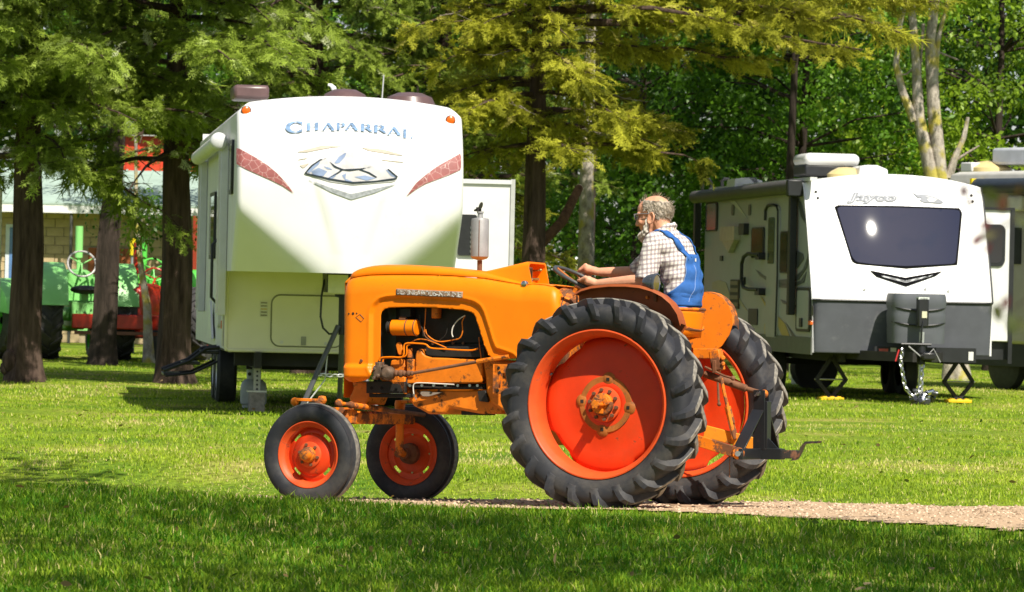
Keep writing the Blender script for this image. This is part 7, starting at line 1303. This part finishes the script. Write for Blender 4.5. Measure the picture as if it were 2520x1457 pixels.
# where each hand grips the wheel
def grip(u, v): return min((2 * math.pi * k / 360 for k in range(360)), key=lambda w: sum((a - b) ** 2 for a, b in zip(project(TF.wor(sw(w))), (u, v))) + (0 if w < 9 else 0))
wn = grip(*C4(505, 1045)); wf_ = min((2 * math.pi * k / 360 for k in range(180, 360)), key=lambda w: sum((a - b) ** 2 for a, b in zip(project(TF.wor(sw(w))), C4(515, 915))))
wn = min((2 * math.pi * k / 360 for k in range(20, 180)), key=lambda w: sum((a - b) ** 2 for a, b in zip(project(TF.wor(sw(w))), C4(500, 1050))))
body = MB()
# head
body.ball(hd(-.002, 0, .022), (.121, .079, .100), 20, 14, TH); body.ball(hd(.045, 0, -.045), (.078, .066, .095), 16, 12, TH); body.ball(hd(.058, 0, -.115), (.056, .054, .046), 14, 10, TH); body.ball(hd(.040, 0, .03), (.086, .072, .075), 14, 10, TH)
body.caps_chain([hd(.112, 0, -.005), hd(.128, 0, -.035), hd(.140, 0, -.062)], [.011, .014, .016], 10); body.ball(hd(.126, .014, -.066), .011, 8, 6); body.ball(hd(.126, -.014, -.066), .011, 8, 6)
for s in (-1, 1): body.ball(hd(.100, .034 * s, .006), (.022, .03, .013), 10, 8, TH); body.ball(hd(.092, .045 * s, -.05), (.022, .022, .026), 10, 8, TH)
body.ball(hd(.114, 0, -.090), (.010, .024, .006), 10, 6, TH); body.ball(hd(.110, 0, -.101), (.011, .022, .007), 10, 6, TH)
for s in (-1, 1):                                    # ears
    body.tube([hd(-.004 + .026 * math.cos(w) - .008 * math.sin(w), .086 * s + .014 * s * (1 - math.cos(w)) * .5, -.040 + .038 * math.sin(w)) for w in [2 * math.pi * k / 14 for k in range(14)]], .0075, 7, closed=True); body.ball(hd(.0, .084 * s, -.042), (.02, .006, .03), 10, 8, TH)
body.caps_chain([hd(-.035, 0, -.06), hd(-.05, 0, -.12), S[5] + Vector((.01, 0, .02)), S[4]], [.064, .060, .064, .08], 14)
# trunk, arms
for p, rx, ry in zip(S, (.10, .095, .10, .105, .10, .075), (.15, .145, .15, .155, .155, .11)): body.ball(p, (rx, ry, .11), 16, 10)
body.tube(S, [.10, .095, .10, .105, .095, .065], 14)
WRN = sw(wn) + (ELN - sw(wn)).normalized() * .105 + Vector((0, 0, .012)); WRF = sw(wf_) + (ELF - sw(wf_)).normalized() * .105 + Vector((0, 0, .028))
for sh, el, wr in ((SHN, ELN, WRN), (SHF, ELF, WRF)):
    body.caps_chain([sh + Vector((0, -.03 * (1 if sh.y > 0 else -1), -.03)), sh.lerp(el, .5), el], [.045, .046, .042], 12); body.caps_chain([el, el.lerp(wr, .3), el.lerp(wr, .75), wr], [.043, .046, .036, .030], 12)
def hand(w, wr, s):
    G = sw(w); t = (sw(w + .01) - sw(w - .01)).normalized(); d = (wr - G); d = (d - t * d.dot(t)).normalized(); n = d.cross(t)
    if n.dot(sn) < 0: n = -n
    if t.dot(Vector((1, 0, 0))) < 0: t = -t
    pc = G + d * .058 + n * .018; body.ball(pc, .034, 12, 8); body.caps_chain([wr, wr.lerp(pc, .6), pc], [.029, .031, .030], 10)
    for i in range(4):
        o = (i - 1.5) * .021; L = (.92, 1.04, 1.0, .84)[i]; K = G + t * o + d * .040 + n * .030; body.caps_chain([pc + t * o * .8 + d * .01, K], [.013, .0115], 8)
        q = [K]
        for a in (62, 112, 165, 205): q.append(G + t * o + (d * math.cos(R(a)) + n * math.sin(R(a))) * (.0245 * (L if a > 100 else 1)))
        body.caps_chain(q, [.0108, .0102, .0098, .0092, .0085], 8)
    sgn = 1 if True else -1; th = [pc + t * .030 + d * .02, G + t * .052 + d * .030 + n * .012, G + t * .058 + d * .004 + n * .026, G + t * .050 - d * .018 + n * .022]; body.caps_chain(th, [.015, .013, .0115, .010], 8)
hand(wn, WRN, 1); hand(wf_, WRF, -1)
HIPS = [S[0] + Vector((.02, s * .10, -.06)) for s in (1, -1)]; KN = [h + Vector((.43, .06 * s, .02)) for h, s in zip(HIPS, (1, -1))]; FT = [k + Vector((.06, .0, -.42)) for k in KN]
for h, k, f in zip(HIPS, KN, FT): body.caps_chain([h, k], [.085, .062], 12); body.caps_chain([k, k.lerp(f, .4), f], [.06, .055, .04], 12)
person = remesh(body, 'person', .0058, SKIN, None, 2, .35); person.matrix_world = TF.mat.copy()
tag(person, 'driver in plaid shirt and blue overalls gripping the tractor steering wheel', 'person')
# shirt
sh_ = MB()
for p, rx, ry, rz in zip(S, (.105, .125, .135, .138, .135, .105), (.175, .175, .18, .19, .195, .145), (.12, .12, .12, .12, .11, .08)): sh_.ball(p, (rx, ry, rz), 22, 14)
sh_.tube(S, [.115, .125, .132, .135, .13, .085], 18)
for sp, s in ((SHN, 1), (SHF, -1)): sh_.ball(sp + Vector((-.01, -.02 * s, 0)), (.085, .07, .085), 16, 10); sh_.caps_chain([S[5] + Vector((0, .05 * s, -.01)), sp + Vector((0, -.02 * s, .03))], [.075, .065], 12)
for sh0, el in ((SHN, ELN), (SHF, ELF)): e1 = sh0.lerp(el, .99); sh_.tube([sh0, sh0.lerp(el, .4), e1], [.070, .072, .078], 16)
for k, (x, y, r_) in enumerate(((1690, 1055, .035), (1500, 1150, .05), (1440, 1110, .05))): sh_.ball(M4(x, y, .10 if 0 < k < 3 else .0), (r_, r_ * 1.5, r_ * .7), 12, 8)
cl = [hd(-.06 + .075 * math.cos(w) * 1.0, .072 * math.sin(w), -.128 + .034 * math.cos(w + math.pi)) for w in [2 * math.pi * k / 22 for k in range(22)]]; sh_.tube(cl, .017, 8, closed=True)
shirt = remesh(sh_, 'shirt', .0075, PLAID, person, 3, .5)
bm = bmesh.new(); bm.from_mesh(shirt.data)                    # open the sleeves where the forearms come out, wrinkle the cloth a little
for v in bm.verts:
    p = v.co; a = .0028 * math.sin(38 * p.x + 52 * p.z + 6 * math.sin(20 * p.y)) + .0015 * math.sin(90 * p.z - 40 * p.x + 15 * p.y); v.co += v.normal * a
bm.to_mesh(shirt.data); bm.free(); shirt.data.shade_smooth()
me = shirt.data; bvh = BVHTree.FromPolygons([v.co.copy() for v in me.vertices], [list(p.vertices) for p in me.polygons])
# overalls: seat and legs, wrapped back panel, shoulder straps
ov = MB(); ov.ball(S[0] + Vector((0, 0, -.015)), (.108, .180, .12), 20, 12); ov.ball(S[0] + Vector((-.005, 0, .06)), (.115, .181, .07), 20, 12)
for h, k, f in zip(HIPS, KN, FT): ov.caps_chain([h + Vector((-.03, 0, 0)), h, k], [.085, .092, .075], 14); ov.tube([k, k.lerp(f, .5), f.lerp(k, .08)], [.077, .075, .078], 14)
ovo = remesh(ov, 'overalls', .009, DENIM, person, 3)
zz = [M4(1600, y, 0).z for y in (1262, 1200, 1150, 1090, 1000, 920, 850, 780, 715)]; aw = [140, 128, 112, 88, 62, 54, 50, 45, 38]
spz = np.array([p.z for p in S]); spx = np.array([p.x for p in S]); rows = []
for z, a in zip(np.interp(np.linspace(0, 8, 25), range(9), zz), np.interp(np.linspace(0, 8, 25), range(9), aw)):
    c = Vector((float(np.interp(z, spz, spx)), 0, z)); row = []
    for j in range(25):
        w = R(180 + a * (-1 + 2 * j / 24)); d = Vector((math.cos(w), math.sin(w), 0)); hit = bvh.ray_cast(c + d * .6, -d); p = hit[0] if hit[0] else c + d * .17; row.append(p + d * .008)
    rows.append(row)
m = MB(); m.loft(rows, closed=False); m.build('back_panel', DENIM, ovo, solid=-.006, ang=80)
m = MB(); m.tube([r_[0] + (r_[0] - Vector((S[2].x, 0, r_[0].z))).normalized() * .004 for r_ in rows[4:]], .0025, 5); m.build('panel_seam', STITCH, ovo); m = MB(); m.tube([r_[7] + Vector((-.007, .004, 0)) for r_ in rows[2:20]], .0018, 5); m.build('panel_seam', STITCH, ovo)
def cast(x, y):
    o = TF.m @ (C_POS - TF.o); d = (TF.m @ ray(*C4(x, y))).normalized(); h = bvh.ray_cast(o, d); return h[0], h[1]
def strap(path, wd, mirror=False):
    P = [cast(*c) for c in path]; P = [p for p in P if p[0] is not None]
    f = P[0][0]; P = [(f + Vector((.10, .0, -.12)), None), (f + Vector((.05, .005, -.01)), None)] + P; Q = []
    for (a, na), (b_, nb) in zip(P, P[1:]):
        for k in range(5):
            q = a.lerp(b_, k / 5); q = Vector((q.x, -q.y, q.z)) if mirror else q; h = bvh.find_nearest(q); Q.append((h[0] + h[1] * .008, h[1]))
    rg = []
    for i, (p, nn) in enumerate(Q):
        t = (Q[min(i + 1, len(Q) - 1)][0] - Q[max(i - 1, 0)][0]).normalized(); s = t.cross(nn).normalized(); rg.append([p - s * wd, p + s * wd])
    m = MB(); m.loft(rg, closed=False); m.build('shoulder_strap', DENIM, ovo, solid=-.005, ang=80)
for mir in (False, True): strap([(1352, 482), (1390, 505), (1440, 545), (1485, 600), (1525, 655), (1570, 715), (1610, 770)], .021, mir)
h = bvh.ray_cast(M4(1640, 770, 0) + Vector((-.5, .03, 0)), Vector((1, 0, 0))); p = h[0] if h[0] else M4(1650, 770, 0); m = MB(); m.box(p + Vector((-.018, 0, 0)), (.003, .018, .022)); m.build('maker_label', paint('label_white', (.7, .7, .68), rough=.7), ovo)
# boots
for f in FT: m = MB(); m.caps_chain([f + Vector((-.04, 0, -.05)), f + Vector((.05, 0, -.06)), f + Vector((.16, 0, -.065))], [.048, .045, .04], 12); m.caps_chain([f + Vector((0, 0, .08)), f + Vector((-.01, 0, -.04))], [.05, .048], 12); remesh(m, 'boot', .01, paint('brown_leather', (.10, .055, .03), rough=.6, var=.2), person, 2)
# hair: a fringe round the back and sides plus loose wisps; beard along the jaw
def scalp(a, b, k=1.0): return hd(-.002 + .121 * k * math.cos(b) * math.cos(a), .079 * k * math.cos(b) * math.sin(a), .022 + .100 * k * math.sin(b))
def hair_mask(a, b): aa = abs((a + math.pi) % (2 * math.pi) - math.pi); x = math.cos(b) * math.cos(a); z = math.sin(b); return x < .48 and z < .62 + .22 * x and z > -.86 + (.62 if x > -.15 else 0) + (.25 if x > .2 else 0)
m = MB(); NA, NB = 64, 34; vs = []; idx = {}
for i in range(NA):
    for j in range(NB + 1): a = 2 * math.pi * i / NA; b = -math.pi / 2 + math.pi * j / NB; idx[i, j] = len(vs); vs.append(scalp(a, b, 1.035 + .004 * math.sin(9 * a + 5 * b) * math.cos(11 * b)))
fs = [(idx[i, j], idx[(i + 1) % NA, j], idx[(i + 1) % NA, j + 1], idx[i, j + 1]) for i in range(NA) for j in range(NB) if hair_mask(2 * math.pi * (i + .5) / NA, -math.pi / 2 + math.pi * (j + .5) / NB)]
m.add(vs, fs); hair = m.build('hair', HAIRM, person, solid=.004, ang=80)
rr = random.Random(9); st = MB(); sw2 = MB()
for k in range(3200):
    a = rr.uniform(0, 2 * math.pi); b = rr.uniform(-1.1, 1.35); wisp = rr.random() < .05
    if not (hair_mask(a, b) or (wisp and b > .3)): continue
    p = scalp(a, b, 1.03); n_ = (p - HC).normalized(); d = (TH @ Vector((-.7, 0, -.75)) + Vector((rr.gauss(0, .2), rr.gauss(0, .2), rr.gauss(0, .2)))).normalized()
    if wisp or rr.random() < .04: d = (n_ * 1.2 + Vector((-.5, rr.gauss(0, .4), rr.gauss(.2, .4)))).normalized()
    d = (d - n_ * d.dot(n_) * .75 + n_ * .22).normalized(); L = rr.uniform(.018, .036) * (1.25 if wisp else 1); s = d.cross(n_).normalized() * .0017; (st if rr.random() < .78 else sw2).add([p - s, p + s, p + d * L * .6 + s * .6 + n_ * .004, p + d * L + n_ * .002], [(0, 1, 2), (0, 2, 3)])
tag(st.build('hair_strands', HAIRM, hair, ang=None), kind='stuff'); tag(sw2.build('white_strands', HAIRW, hair, ang=None), kind='stuff')
bd = MB()
for s in (-1, 1): bd.caps_chain([hd(.030, .076 * s, -.035), hd(.040, .074 * s, -.075), hd(.052, .064 * s, -.115), hd(.075, .046 * s, -.142), hd(.10, .02 * s, -.150)], [.009, .015, .023, .031, .036], 10)
bd.ball(hd(.095, 0, -.150), (.048, .044, .042), 12, 8); bd.ball(hd(.082, 0, -.182), (.040, .038, .034), 12, 8); beard = remesh(bd, 'beard', .006, HAIRW, person, 1)
for v in beard.data.vertices: v.co += v.normal * .004 * (math.sin(170 * v.co.x + 60 * v.co.z) * math.sin(150 * v.co.z + 90 * v.co.y))
gl = MB(); 
for s in (-1, 1): gl.tube([hd(.0, .088 * s, -.008), hd(.07, .080 * s, .0), hd(.128, .066 * s, .004), hd(.136, .055 * s, .003)], .0035, 6)
for s in (-1, 1): gl.tube([hd(.138 - .006 * abs(math.cos(w)), .034 * s + .026 * math.cos(w), -.014 + .018 * math.sin(w)) for w in [2 * math.pi * k / 18 for k in range(18)]], .0028, 6, closed=True)
gl.tube([hd(.140, .009, -.008), hd(.140, -.009, -.008)], .0025, 6); go = gl.build('spectacles', paint('silver_frame', (.45, .46, .47), rough=.3, metal=.7), person)
for s in (-1, 1): m = MB(); m.lathe([(0, 0), (.019, 0), (.019, .0015), (0, .0015)], hd(.135, .034 * s, -.014), TH @ Vector((1, .15 * s, 0)), 16); m.build('lens', glass('dark_lens', (.02, .02, .022), .05), go)
